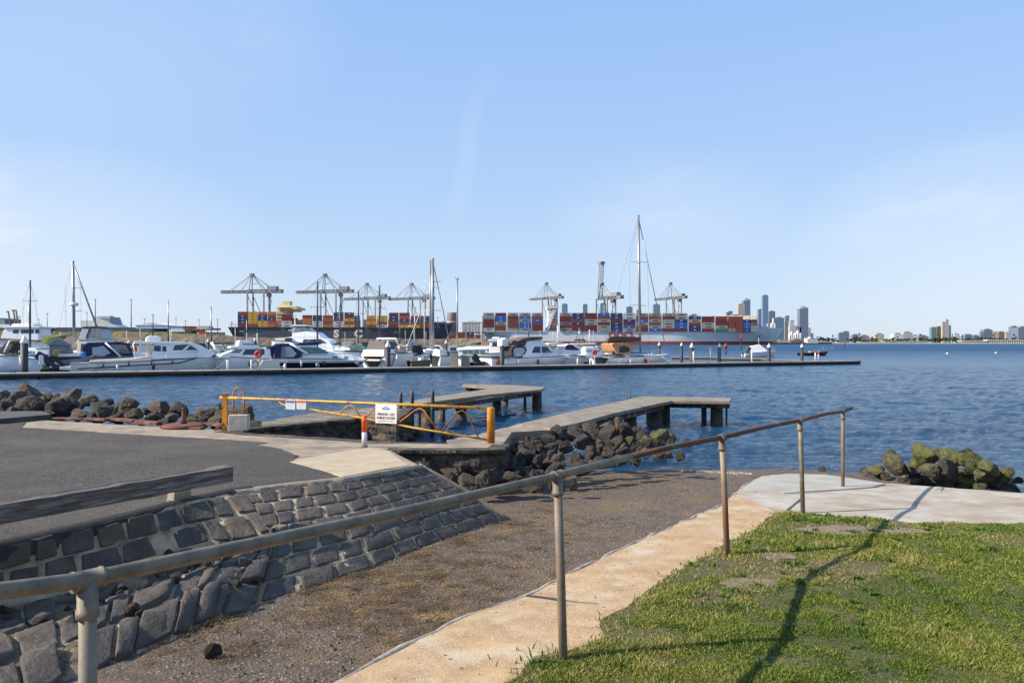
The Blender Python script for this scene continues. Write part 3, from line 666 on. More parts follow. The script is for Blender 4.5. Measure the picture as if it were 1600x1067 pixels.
rb = MB(); rb.tube([loc_(p) for p in (W(985, 713, lerp(Yd[1], Yd[2], .52)), W(1050, 698, lerp(Yd[1], Yd[2], .74)), tops[2], W(1190, 668.5, lerp(Yd[2], Yd[3], .52)), W(1226, 661, lerp(Yd[2], Yd[3], .82)), tops[3], W(1290, 646.5, lerp(Yd[3], Yd[4], .62)), tops[4], W(1330, 637.5, Yd[4] + .2))], .0215, 14)
rb.build('rail', rusty, rail)
cb = MB()
for i, (b_, t_) in enumerate(zip(bases, tops)):
    m_ = (halfr, halfr, rusty if False else halfr, galv, halfr)[i]
    pb = MB(); pb.tube([loc_(b_ - Vector((0, 0, .08))), loc_(lerp(b_, t_, .5)), loc_(t_ - Vector((0, 0, .02)))], .0235, 18); pb.build('post', m_, rail)
    d = (tops[min(i + 1, 4)] - tops[max(i - 1, 0)]).normalized(); f = MB()
    f.tube([loc_(t_ - Vector((0, 0, .105))), loc_(t_ - Vector((0, 0, .085))), loc_(t_ - Vector((0, 0, .083))), loc_(t_ - Vector((0, 0, .0)))], [.031, .031, .0275, .0275], 18)
    f.tube([loc_(t_ - d * .042), loc_(t_ - d * .034), loc_(t_ - d * .033), loc_(t_ + d * .033), loc_(t_ + d * .034), loc_(t_ + d * .042)], [.0295, .0295, .0272, .0272, .0295, .0295], 18)
    f.build('fitting', galv, rail)

# ------------------------------------------------------------------ stone wall
bas_s = mat('squared_bluestone', (.10, .078, .060), (.048, .039, .033), 4, .85, bump=1, bscale=22, bdist=.02, c3=(.11, .082, .06), s3=3.2, lo3=.5, hi3=.66)
bas_d = mat('dark_bluestone', (.070, .057, .047), (.036, .031, .027), 4, .7, bump=1, bscale=22, bdist=.02, c3=(.095, .08, .065), s3=2.5, lo3=.52, hi3=.68)
mort = mat('lime_mortar', (.46, .37, .25), (.28, .215, .14), 7, .95, bump=1, bscale=26, bdist=.03, c3=(.16, .125, .085), s3=3.5, lo3=.50, hi3=.64)
mdark = mat('stained_mortar', (.27, .20, .12), (.10, .075, .05), 6, .95, bump=1, bscale=26, bdist=.04, c3=(.05, .045, .035), s3=3, lo3=.5, hi3=.62)
US = [-.12, 0, .14, .25, .36, .48, .62, .78, 1.0]
TP = [G(a, c, pavz) for a, c in Tpx]
def PZ(px, py, z): Y = (CH - z) * F / (py - HZ); return Vector(((px - 800) / F * Y, Y, z))
MP = [PZ(-200, 985, -.34), PZ(0, 928, -.34), PZ(200, 884, -.34), PZ(325, 850, -.32), PZ(418, 835, -.28)]
FP = [G(a, c, sandz) for a, c in ((-60, 1150), (60, 1092), (165, 1044), (262, 1003), (330, 973), (455, 930), (585, 887), (708, 838), (796, 812))]
MP += [lerp(TP[i], FP[i], .5) + Vector((0, 0, .03)) for i in range(5, 9)]
FP = [p + Vector((0, 0, -.01)) for p in FP]
def cv(P, u):
    if u <= US[0]: return P[0]
    for i in range(1, len(US)):
        if u <= US[i]: return lerp(P[i - 1], P[i], (u - US[i - 1]) / (US[i] - US[i - 1]))
    return P[-1]
KP = [MP[i] + (FP[i] - MP[i]) * .30 + Vector((0, 0, .10 - .02 * i)) for i in range(4)]   # ledge between the tiers
def wallP(u, v):
    T_, M_, F_ = cv(TP, u), cv(MP, u), cv(FP, u)
    if v < .5: return lerp(T_, M_, v * 2)
    k = v * 2 - 1; p = lerp(M_, F_, k)
    lw = clampf((.42 - u) / .10)         # at the near end the lower tier is a step: flat, then steep
    if lw > 0:
        q = Vector(p); zt = M_.z - .02; zf_ = F_.z
        prof = interp(k, [0, .12, .55, .8, 1], [zt - .10, zt - .14, zt - .03, zt - .08, zf_])
        q.z = prof; p = lerp(p, q, lw)
    return p
wall = empty('seawall', tuple(TP[4]), 0, 'sloping sea wall of squared dark bluestone blocks set in pale mortar below the asphalt', 'stone wall')
WO = Vector(wall.location)
mb = MB(); nu, nv = 230, 34
for i in range(nu + 1):
    u = lerp(-.12, 1, i / nu)
    for j in range(nv + 1):
        v = j / nv; p = wallP(u, v); q1 = wallP(min(u + .01, 1), v) - wallP(max(u - .01, -.12), v); q2 = wallP(u, min(v + .02, 1)) - wallP(u, max(v - .02, 0))
        n = q2.cross(q1).normalized()
        if n.z < 0: n = -n
        mb.v.append(tuple(p - WO + n * ((.014 if u < .4 else .006) * fbm(p.x, p.y, p.z, 3) + .008 * fbm(p.x, p.y, p.z, 11) - .006)))
for i in range(nu):
    for j in range(nv):
        a = i * (nv + 1) + j; u = lerp(-.12, 1, i / nu); v = j / nv
        mb.cur = 1 if (v > .48 and nz(u * 30, v * 8, 1, .8) > -.25 * (1 if u < .45 else -.15)) else 0
        mb.face((a, a + 1, a + nv + 2, a + nv + 1), True)
mb.build('mortar_bed', [mort, mdark], wall)
# coping strip of concrete along the top at the far end, and the raw end of the wall
cp = MB()
for i in range(60):
    u = lerp(.36, 1, i / 59); T_ = cv(TP, u); n_ = (cv(MP, u) - T_); n_.z = 0; n_.normalize()
    wv = .07 + .02 * nz(u * 40, 0, 0); cp.v += [tuple(T_ - n_ * wv * .7 + Vector((0, 0, .016)) - WO), tuple(T_ + n_ * wv * .7 + Vector((0, 0, .012)) - WO), tuple(T_ + n_ * wv + Vector((0, 0, -.04)) - WO)]
for i in range(59):
    a = i * 3; cp.face((a, a + 1, a + 4, a + 3), True); cp.face((a + 1, a + 2, a + 5, a + 4), True)
cp.build('coping', conc_m, wall)
eb = MB(); ev = [wallP(1, k / 12) for k in range(13)]; back = [Vector((p.x - .35, p.y + .35, -1.0)) for p in ev]
eb.add([p - WO for p in ev] + [p - WO for p in back], [(i, i + 1, 14 + i, 13 + i) for i in range(12)], True)
eb.build('wall_end', mdark, wall)
sb = MB(); sb.tube([wallP(1, k / 14) - WO + Vector((.0, .0, .012)) for k in range(15)], [.028 + .008 * nz(k, 0, 0, 1.3) for k in range(15)], 7); sb.build('end_coping', conc_m, wall)
# stones
SG = [-1, -.95, -.8, -.3, .3, .8, .95, 1]
def stone(mb, u0, u1, v0, v1, h, rnd, rough=.012, n=8):
    o = len(mb.v); cu, cv_ = (u0 + u1) / 2, (v0 + v1) / 2; sd_ = rnd.random() * 99
    cj = [(rnd.uniform(-.07, .07) * (2.2 if cu < .4 else 1), rnd.uniform(-.07, .07) * (2.2 if cu < .4 else 1)) for _ in range(4)]; tl = (rnd.uniform(-.35, .35), rnd.uniform(-.35, .35))
    for i in range(n):
        for j in range(n):
            a = SG[i]; b_ = SG[j]; a2, b2 = a, b_
            k = max(abs(a2), abs(b2)); cr = (a2 * a2 * b2 * b2) ** 2 * .06
            A, B = a2 * (1 - cr), b2 * (1 - cr)
            w00 = (1 - A) * (1 - B) / 4; w10 = (1 + A) * (1 - B) / 4; w01 = (1 - A) * (1 + B) / 4; w11 = (1 + A) * (1 + B) / 4
            ja = w00 * cj[0][0] + w10 * cj[1][0] + w01 * cj[2][0] + w11 * cj[3][0]; jb = w00 * cj[0][1] + w10 * cj[1][1] + w01 * cj[2][1] + w11 * cj[3][1]
            u = cu + (A + ja) * (u1 - u0) / 2; v = clampf(cv_ + (B + jb) * (v1 - v0) / 2, 0, 1)
            p = wallP(clampf(u, -.12, 1), v)
            q1 = wallP(min(u + .01, 1), v) - wallP(max(u - .01, -.12), v); q2 = wallP(u, min(v + .03, 1)) - wallP(u, max(v - .03, 0))
            nn = q2.cross(q1).normalized(); nn = -nn if nn.z < 0 else nn
            edge_ = i in (0, n - 1) or j in (0, n - 1)
            hh = -.05 if edge_ else h * (1 - .3 * k ** 8) * (1 + tl[0] * a + tl[1] * b_) + rough * noise.fractal(Vector((p.x * 14, p.y * 14, sd_)), 1, 2, 3)
            mb.v.append(tuple(p + nn * hh - WO))
    for i in range(n - 1):
        for j in range(n - 1): mb.face((o + i * n + j, o + i * n + j + 1, o + (i + 1) * n + j + 1, o + (i + 1) * n + j), True)
rnd = random.Random(31); sm = MB()
def row(u0, u1, v0, v1, w_lo, w_hi, h0, h1, gap, prob=1.0, jit=0, rough=.012, skew=0):
    u = u0
    while u < u1:
        du = rnd.uniform(w_lo, w_hi)
        if u + du > u1: du = u1 - u
        if du < .008: break
        if rnd.random() < prob:
            j0 = rnd.uniform(-jit, jit); sm.cur = rnd.random() < .45
            stone(sm, u + gap * du, u + du - gap * du, v0 + .006 + j0, v1 - .006 + j0, rnd.uniform(h0, h1), rnd, rough)
        u += du
# far, regular part: seven courses
vs_ = [.035, .17, .30, .43, .56, .70, .85, .985]
for k in range(7): row(.365 + .01 * (k % 2), .992, vs_[k] + .002, vs_[k + 1] - .002, .042, .07, .006, .018, .05, jit=.003, rough=.016)
# near, shaded upper face: irregular blocks in thick mortar
row(-.12, .385, .02, .25, .028, .062, .008, .024, .06, 1, .010, .018)
row(-.12, .385, .26, .49, .025, .058, .008, .028, .06, .97, .012, .018)
# broken ledge and lower tier
row(-.12, .40, .50, .60, .02, .04, .00, .05, .05, .75, .02, .03)
row(-.12, .42, .60, .72, .022, .045, .02, .07, .04, .8, .02, .03)
row(-.12, .42, .71, .86, .026, .07, .0, .075, .06, .92, .010, .030)
row(-.12, .42, .86, .99, .025, .085, .01, .06, .04, .95, .006, .028)
sm.build('stonework', [bas_s, bas_d], wall)
rnd = random.Random(12); lr = []
for i in range(64):
    u = rnd.uniform(-.12, .42); lr.append((u, wallP(u, rnd.choice([rnd.uniform(.48, .64), rnd.uniform(.5, .9)]))))
for i, (u, p) in enumerate(sorted(lr, key=lambda t_: t_[0])):
    rock(p, rnd.uniform(.05, .17), basalt_tan if rnd.random() < .35 else basalt, f'small loose stone on the broken ledge of the sea wall, {ordw(i + 1)} from left', 'loose stones on the wall ledge', rnd, .9, .7)
# asphalt edge above the near stones, face shade painted in as near-black colour
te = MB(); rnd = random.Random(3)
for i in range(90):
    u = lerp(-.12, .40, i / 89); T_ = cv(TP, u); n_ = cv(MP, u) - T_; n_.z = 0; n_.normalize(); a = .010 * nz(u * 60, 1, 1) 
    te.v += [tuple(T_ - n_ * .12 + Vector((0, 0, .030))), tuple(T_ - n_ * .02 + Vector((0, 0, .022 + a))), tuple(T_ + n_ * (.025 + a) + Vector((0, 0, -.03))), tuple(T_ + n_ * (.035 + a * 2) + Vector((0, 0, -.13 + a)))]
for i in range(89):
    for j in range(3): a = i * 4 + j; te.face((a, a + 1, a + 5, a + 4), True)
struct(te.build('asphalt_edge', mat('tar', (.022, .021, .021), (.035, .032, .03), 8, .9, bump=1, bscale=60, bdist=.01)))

# ------------------------------------------------------------------ timber beam on blocks
wood_g = mat('weathered_timber', (.15, .125, .105), (.06, .05, .043), 3, .85, bump=1, bscale=8, bdist=.012, stretch=(1, 12, 14), c3=(.26, .24, .21), s3=2.5, lo3=.5, hi3=.62)
b0, b1 = PZ(-130, 790 , .05 + .30), PZ(358, 728, .05 + .27)
Yb0, Yb1 = 5.9, 8.2
b0 = W(-130, 823, Yb0); b1 = W(358, 739, Yb1)
d = b1 - b0; L = d.length; az = math.atan2(d.y, d.x); el_ = math.asin(d.z / L)
beam = empty('timber_beam', tuple(b0), az, 'long weathered grey timber beam propped on blocks along the asphalt edge', 'timber beam'); beam.rotation_euler = (0, -el_, az)
bb = MB(); n = 60; o = 0; hh, ww = .085, .075
for i in range(n + 1):
    x = L * i / n
    prof = [(-ww, -hh), (ww, -hh), (ww, hh * .8), (ww * .5, hh), (ww * .35, hh * .82 if 4 < i < 55 else hh), (ww * .1, hh * .82 if 4 < i < 55 else hh), (-ww * .05, hh), (-ww, hh * .9)]
    for y, z in prof: bb.v.append((x, y + .006 * nz(x, z, 0, 3), z + .009 * nz(x, y * 6, 5, 4)))
for i in range(n):
    for k in range(8): bb.face((i * 8 + k, i * 8 + (k + 1) % 8, (i + 1) * 8 + (k + 1) % 8, (i + 1) * 8 + k))
bb.face(list(range(8))); bb.face([n * 8 + k for k in range(8)]); bb.build('beam', wood_g, beam, bevel=.006)
for px_, py_, sx_ in ((277, 784, .24),):
    p = G(px_, py_, pavz); k = MB(); k.box((0, 0, .07), (.24, .13, .17), taper=.8)
    o = k.build('support_block', conc_m, None, bevel=.012); o.location = p + Vector((0, .05, 0)); o.rotation_euler.z = az + .1; tag(o, 'small pale concrete block propping the right end of the timber beam', 'block')

# ------------------------------------------------------------------ gate
yel = mat('yellow_paint', (.62, .33, .02), (.5, .24, .015), 6, .5, bump=.3, bscale=60, bdist=.003, c3=(.20, .08, .03), s3=6, lo3=.51, hi3=.62)
yel_rust = mat('rusting_yellow_paint', (.60, .24, .01), (.42, .13, .012), 3, .6, bump=.4, bscale=60, bdist=.003, c3=(.22, .08, .03), s3=3, lo3=.52, hi3=.66)
rustm = mat('rust', (.19, .07, .035), (.11, .045, .03), 7, .9, bump=.6, bscale=50, bdist=.005, c3=(.27, .15, .08), s3=3)
DL, DR = 1.9 * F / (672 - HZ), 1.9 * F / (692 - HZ)
def gp(px, py): return W(px, py, lerp(DL, DR, clampf((px - 352) / 415., -.1, 1.1)))
gate = empty('boom_gate', tuple(gp(352, 672)), 0, 'yellow steel swing gate with braced arm across the jetty entrance', 'gate'); GO = Vector(gate.location)
def gt(name, pts, r, m=yel, n=10):
    k = MB(); k.tube([gp(*p) - GO for p in pts], r, n); return k.build(name, m, gate)
gt('top_rail', [(344, 621), (400, 623), (600, 631), (765, 637.5)], .028)
gt('lower_rail', [(437, 627), (440, 631), (447, 633.5), (560, 652), (650, 669), (762, 687)], .021)
for z in ([(528, 648), (541, 636), (547, 633), (553, 636), (564, 652)], [(571, 653), (585, 638), (591, 633)], [(622, 661), (650, 640), (656, 638), (662, 641), (684, 672)], [(690, 673), (715, 644), (722, 641), (728, 645), (738, 664), (748, 684)]):
    gt('brace', z, .014, rustm if z[0][0] > 680 else yel_rust)
p = gp(352, 672) - GO; k = MB(); k.box((p.x, p.y, .375), (.105, .105, .80)); k.box((p.x, p.y, .79), (.12, .12, .03)); k.build('gate_post', yel_rust, gate, bevel=.004)
k = MB(); k.tube([p + Vector((-.02, -.05, .16)), p + Vector((-.2, -.10, .0))], .02, 6); k.tube([p + Vector((.02, -.05, .16)), p + Vector((.14, -.10, .0))], .02, 6); k.build('stay', rustm, gate)
p = gp(767, 692) - GO; k = MB(); k.lathe([(.075, -.03), (.075, .66), (.07, .672), (.03, .678)], p, 24); k.build('hinge_post', yel_rust, gate)
k = MB(); k.tube([gp(347, 623) - GO + Vector((0, -.06, 0)), gp(346, 636) - GO + Vector((0, -.07, 0))], .008, 5); k.box(tuple(gp(345.5, 633) - GO + Vector((0, -.08, 0))), (.05, .04, .07)); k.build('padlock', mat('dark_steel', (.03, .03, .032), None, 5, .5, .6), gate)
# signs
white_s = mat('white_sign', (.72, .72, .70), (.62, .62, .6), 3, .5)
def textobj(s, size, m, parent, p, rot=(R(90), 0, 0), name='lettering', bold=0, ext=.002, align='CENTER', sx=1):
    c = bpy.data.curves.new('txt', 'FONT'); c.body = s; c.size = size; c.align_x = align; c.align_y = 'CENTER'; c.extrude = ext; c.offset = bold; c.resolution_u = 3
    o = bpy.data.objects.new('txt', c); COL.objects.link(o); dg = bpy.context.evaluated_depsgraph_get(); me = bpy.data.meshes.new_from_object(o.evaluated_get(dg))
    bpy.data.objects.remove(o); me.materials.clear(); me.materials.append(m); q = bpy.data.objects.new(name, me); COL.objects.link(q); q.parent = parent; q.location = p; q.rotation_euler = rot; q.scale = (sx, 1, 1); return q
azg = math.atan2(DR - DL, gp(767, 692).x - gp(352, 672).x)
def sign(px0, px1, py0, py1, label, cols):
    pc = gp((px0 + px1) / 2, (py0 + py1) / 2) + Vector((0, -.045, 0)); s = pc.y / F; wd, hg = (px1 - px0) * s * 1.03, (py1 - py0) * s
    e = empty('sign', tuple(pc), azg, label, 'sign'); k = MB(); k.box((0, 0, 0), (wd, .006, hg)); k.build('panel', white_s, e)
    return e, wd, hg
red_t = mat('dark_red_lettering', (.24, .05, .03), None, 5, .6); blue_t = mat('blue_sign_ink', (.04, .10, .35), None, 5, .6); grey_t = mat('grey_print', (.2, .2, .2), None, 5, .6); red_h = mat('red_sign_header', (.55, .06, .03), None, 5, .6)
e, wd, hg = sign(585.5, 622, 631, 661, 'white rectangular sign reading PRIVATE - NO PUBLIC ACCESS hung on the gate rails', 0)
textobj('PRIVATE - NO', hg * .165, red_t, e, (0, -.005, -.03 * hg), bold=.0022, sx=.98)
textobj('PUBLIC ACCESS', hg * .165, red_t, e, (0, -.005, -.22 * hg), bold=.0022, sx=.93)
textobj('marina berth holders only', hg * .07, red_t, e, (0, -.005, -.38 * hg), sx=.9) if False else None
k = MB()
for i in range(22): k.box(((i - 10.5) * wd * .036, -.004, -.38 * hg), (wd * .026 if i % 5 else wd * .012, .002, hg * .035))
k.build('small_print', grey_t, e)
k = MB()
for sx_ in (-1, 1):
    k.add([(0, -.005, .20 * hg), (sx_ * .20 * wd, -.005, .24 * hg), (sx_ * .15 * wd, -.005, .31 * hg), (sx_ * .03 * wd, -.005, .27 * hg)], [(0, 1, 2, 3)])
    k.add([(0, -.005, .29 * hg), (sx_ * .10 * wd, -.005, .34 * hg), (sx_ * .04 * wd, -.005, .39 * hg)], [(0, 1, 2)])
k.build('emblem', blue_t, e)
for a, b_, hm_, lab, tt in ((446.5, 463, blue_t, 'small white notice with blue heading on the gate rail', 'NOTICE'), (463.5, 480, red_h, 'small white notice with red heading on the gate rail', 'WARNING')):
    e, wd, hg = sign(a, b_, 625, 639, lab, 0)
    k = MB(); k.box((0, -.005, hg * .34), (wd * .92, .003, hg * .24)); k.build('header', hm_, e)
    k = MB()
    for j in range(4):
        for i in range(5): k.box(((i - 2) * wd * .16, -.0045, hg * (.12 - .15 * j)), (wd * .12, .002, hg * .045))
    k.build('small_print', grey_t, e)
# hoop, concrete block with hooks
p0 = W(373, 660, 17.6); hp = MB(); pts = []
for k_ in range(17):
    a = math.pi * k_ / 16; pts.append((-math.cos(a) * .125, 0, .62 + .17 * math.sin(a)))
hp.tube([(-.125, 0, -.1)] + pts + [(.125, 0, -.1)], .02, 10)
tag(hp.build('hoop', yel_rust, None, loc=p0), 'rusty yellow steel hoop standing behind the gate post', 'hoop')
cbk = empty('mooring_block', tuple(G(372, 673, pavz)), .15, 'square whitish concrete block with two rusty lifting hooks beside the gate post', 'concrete block')
k = MB(); k.box((0, .12, .17), (.42, .32, .34), taper=.94); k.build('block', mat('limewashed_concrete', (.52, .47, .38), (.38, .33, .25), 7, .9, bump=.8, bscale=30, bdist=.01, c3=(.2, .14, .09), s3=4, lo3=.58, hi3=.7), cbk, bevel=.012)
for sx_ in (-1, 1):
    k = MB(); k.tube([(sx_ * .12 - .05, .12, .33), (sx_ * .12 - .055, .12, .43), (sx_ * .12 - .02, .12, .40), (sx_ * .12 + .02, .12, .38), (sx_ * .12 + .055, .12, .45), (sx_ * .12 + .05, .12, .33)], .012, 6); k.build('hook', rustm, cbk)
# bollard
bo = empty('bollard', tuple(G(569.5, 699, pavz) + Vector((0, 0, .015))), 0, 'orange flexible bollard with white reflective lower half on the concrete pad', 'bollard')
orange = mat('orange_plastic', (.85, .12, .015), (.8, .10, .012), 4, .45); refl = mat('reflective_band', (.62, .62, .64), (.5, .5, .52), 20, .35)
k = MB(); k.lathe([(.062, 0), (.062, .006), (.049, .012), (.049, .02)], n=20); k.build('base', rustm, bo)
k = MB(); k.lathe([(.047, .02), (.047, .265)], n=22); k.build('sleeve', refl, bo)
k = MB(); k.lathe([(.0485, .262), (.0485, .47), (.052, .475), (.052, .485), (.046, .49), (.03, .50), (.028, .515), (.037, .528), (.037, .545), (.02, .56), (.0, .562)], n=22); k.build('cap', orange, bo)
# red kerb pieces, winch post
redk = mat('red_oxide_steel', (.17, .045, .03), (.10, .035, .025), 6, .85, bump=.6, bscale=40, bdist=.01, c3=(.2, .13, .09), s3=3, lo3=.56, hi3=.7)
for i, (a, c, a2, c2, hgt) in enumerate(((83, 655, 132, 656, .05), (134, 656, 168, 658, .06), (170, 656, 212, 660, .07), (213, 662, 250, 665, .09), (320, 664, 352, 667, .07), (252, 669, 318, 671, .05))):
    p, q = G(a, c, pavz), G(a2, c2, pavz); d = q - p; k = MB(); k.box((d.length / 2, 0, hgt / 2), (d.length * .97, .16, hgt))
    o = k.build('kerb_beam', redk, None, bevel=.01); o.location = p; o.rotation_euler.z = math.atan2(d.y, d.x)
    tag(o, f'red oxide steel kerb length, {ordw(i + 1)} in line along the left rocks' if i < 5 else 'red oxide steel kerb length lying in front of the winch plate', 'kerb', 'red steel kerb lengths')
wp = empty('old_winch', tuple(G(287, 668, pavz)), 0, 'rusty upright winch shaft on a round red steel base near the left rocks', 'winch')
k = MB(); k.lathe([(.46, 0), (.46, .06), (.40, .085), (.12, .09)], n=28); k.build('base_plate', redk, wp)
k = MB(); k.lathe([(.07, .09), (.055, .2), (.04, .36), (.03, .41), (.045, .42), (.04, .45)], n=14); k.build('shaft', rustm, wp)

# ------------------------------------------------------------------ jetties
deck_m = mat('jetty_concrete', (.27, .22, .165), (.16, .13, .10), 2.5, .9, bump=.6, bscale=40, bdist=.01, c3=(.13, .11, .09), s3=1.5, lo3=.52, hi3=.68)
under_m = mat('jetty_beams', (.06, .046, .036), (.035, .028, .023), 3, .95, bump=1, bscale=14, bdist=.04, c3=(.2, .15, .1), s3=3)
pile_m = mat('encrusted_pile', (.085, .065, .05), (.045, .036, .03), 4, .95, bump=1, bscale=12, bdist=.06, c3=(.17, .14, .09), s3=3, lo3=.5, hi3=.66)
def jetty(name, label, poly, beams, piles, zt=-.15, th=.10):
    P = [G2(a, c, lambda x, y: zt) for a, c in poly]; e = empty(name, (P[0][0], P[0][1], WZ), 0, label, 'jetty'); O = Vector(e.location)
    k = MB(); k.prism([(p[0] - O.x, p[1] - O.y) for p in P], zt - th - O.z, zt - O.z); k.build('deck', deck_m, e, bevel=.015)
    for (a, c, a2, c2, w_) in beams:
        p, q = G(a, c, lambda x, y: zt) - O, G(a2, c2, lambda x, y: zt) - O; k = MB(); d = q - p
        m_ = Matrix.Translation((p + q) / 2 + Vector((0, 0, -th - .085))) @ Matrix.Rotation(math.atan2(d.y, d.x), 4, 'Z'); k.box((0, 0, 0), (d.length, w_, .17), m=m_); k.build('beam', under_m, e, bevel=.02)
    for (a, c, w_, n_) in piles:
        p = G(a, c, lambda x, y: zt) - O; k = MB(); r_ = w_ / 2
        pr = [(r_ * (1.25 + .2 * nz(i, a)), -1.3 + i * .17) for i in range(8)]; pr += [(r_, .0), (r_ * .95, zt - th - O.z - .02)] if pr[-1][1] < 0 else [(r_, zt - th - O.z - .02)]
        k.lathe(pr, p - Vector((0, 0, p.z)), n_)
        for i in range(len(k.v)):
            v = Vector(k.v[i]); a_ = .03 * nz(v.x, v.y, v.z, 9); k.v[i] = (v.x + a_, v.y + a_, v.z)
        k.build('pile', pile_m, e)
    return e
jetty('jetty', 'bent concrete jetty with an L arm reaching back left, behind the gate sign', [(560, 641), (680, 619.5), (775, 605.5), (722, 602), (724, 599.5), (800, 601.5), (852, 604.5), (846, 608.5), (765, 616), (680, 627), (600, 641), (585, 646)],
      [(600, 639, 845, 606.5, .12), (575, 640, 790, 605, .12), (728, 601, 800, 603, .12)],
      [(839, 606, .42, 10), (790, 604, .26, 8), (776, 612, .34, 9), (720, 618, .42, 10), (668, 625, .46, 10), (636, 632, .30, 8), (735, 602, .2, 8), (690, 620, .28, 8), (820, 606, .12, 6), (655, 625, .12, 6)])
jetty('jetty', 'broad concrete jetty with an L arm to the right beside the dark rocks', [(816, 660.5), (905, 640), (1003, 619), (1040, 619.5), (1143, 621.5), (1141, 627), (1050, 626), (1035, 629), (960, 645), (905, 660), (861, 669), (816, 664)],
      [(862, 664, 1035, 627, .14), (830, 660, 1008, 621, .14), (1040, 624, 1140, 625, .14)],
      [(1022, 626, .50, 11), (1120, 624, .42, 11), (985, 634, .40, 10), (1040, 622, .3, 9), (1135, 623, .08, 6), (1100, 623, .2, 8), (960, 640, .46, 10), (930, 648, .46, 10)])
# steel posts beside the jetties
for a, c, c0, lab in ((626, 613, 665, 'dark timber post left of two behind the gate sign'), (644, 611, 662, 'dark timber post between two others near the first jetty'), (676, 609, 660, 'tallest dark timber post beside the first jetty'), (984, 607, 640, 'slim grey steel post behind the second jetty')):
    Y = 22.5 if a < 800 else 26.5
    p = W(a, c, Y); r_ = .055 if a < 800 else .03; k = MB(); k.tube([(0, 0, WZ - .6 - p.z), (0, 0, -.06), (0, 0, 0)], [r_ * 1.2, r_, r_ * .85], 8)
    tag(k.build('mooring_post', under_m if a < 800 else galv, None, loc=p), lab, 'post')
# low submerged wall remains by the waterline
for a, c, s, lab in ((650, 684, 30, 'wave washed pale rock at the water edge under the gate arm'), (596, 690, 26, 'dark rock at the foot of the jetty platform'), (700, 688, 24, 'low dark rock beside the hinge post')):
    place_px(a, c, s, lambda x, y: -1.03, basalt_tan, 'rocks under the gate', lab, lift=.15)
# ================================================================== marina
gel = mat('white_gelcoat', (.84, .83, .80), (.77, .76, .74), 1.2, .35, coat=.2)
gelc = mat('cream_gelcoat', (.68, .63, .52), (.58, .54, .46), 1.2, .4)
navy = mat('navy_hull_paint', (.018, .028, .075), (.014, .022, .055), 2, .3)
navyc = mat('navy_canvas', (.02, .03, .10), (.015, .02, .06), 6, .85)
blackc = mat('black_canvas', (.018, .018, .02), (.03, .03, .032), 6, .85)
brownc = mat('brown_canvas', (.13, .085, .06), (.09, .06, .045), 4, .9)
greenc = mat('olive_canvas', (.20, .20, .03), (.10, .13, .03), 3, .85)
bluec = mat('bright_blue_canvas', (.03, .16, .42), (.02, .10, .30), 4, .85)
tanc = mat('orange_tan_canvas', (.55, .28, .12), (.42, .20, .08), 4, .9)
tealc = mat('teal_canvas', (.02, .12, .16), (.015, .09, .12), 4, .85)
vinyl = mat('clear_vinyl_window', (.20, .19, .185), (.10, .10, .10), 1.1, .15, spec=.7, lo=.42, hi=.58)
vinyl_l = mat('pale_vinyl_window', (.40, .42, .44), (.26, .28, .30), 1.3, .2, spec=.7)
wing = glass(); greeng = mat('green_tinted_glass', (.05, .13, .11), (.12, .22, .19), 1.5, .1, spec=.7)
stain = mat('stainless_tube', (.55, .55, .55), (.4, .4, .4), 5, .25, .8)
blk = mat('black_rubber', (.015, .015, .016), (.03, .03, .03), 5, .6)
alu = mat('mast_alloy', (.34, .34, .34), (.25, .25, .26), 2, .4, .5)
dalu = mat('dark_mast', (.07, .08, .10), (.05, .055, .07), 2, .45, .3)
tim = mat('varnished_wood', (.22, .11, .05), (.15, .08, .04), 4, .6)
antif = mat('antifoul', (.05, .08, .14), (.04, .05, .09), 2, .7)
red_p = mat('red_plastic', (.5, .03, .03), None, 4, .5)
greyp = mat('grey_hull', (.20, .23, .27), (.14, .16, .19), 2, .5)

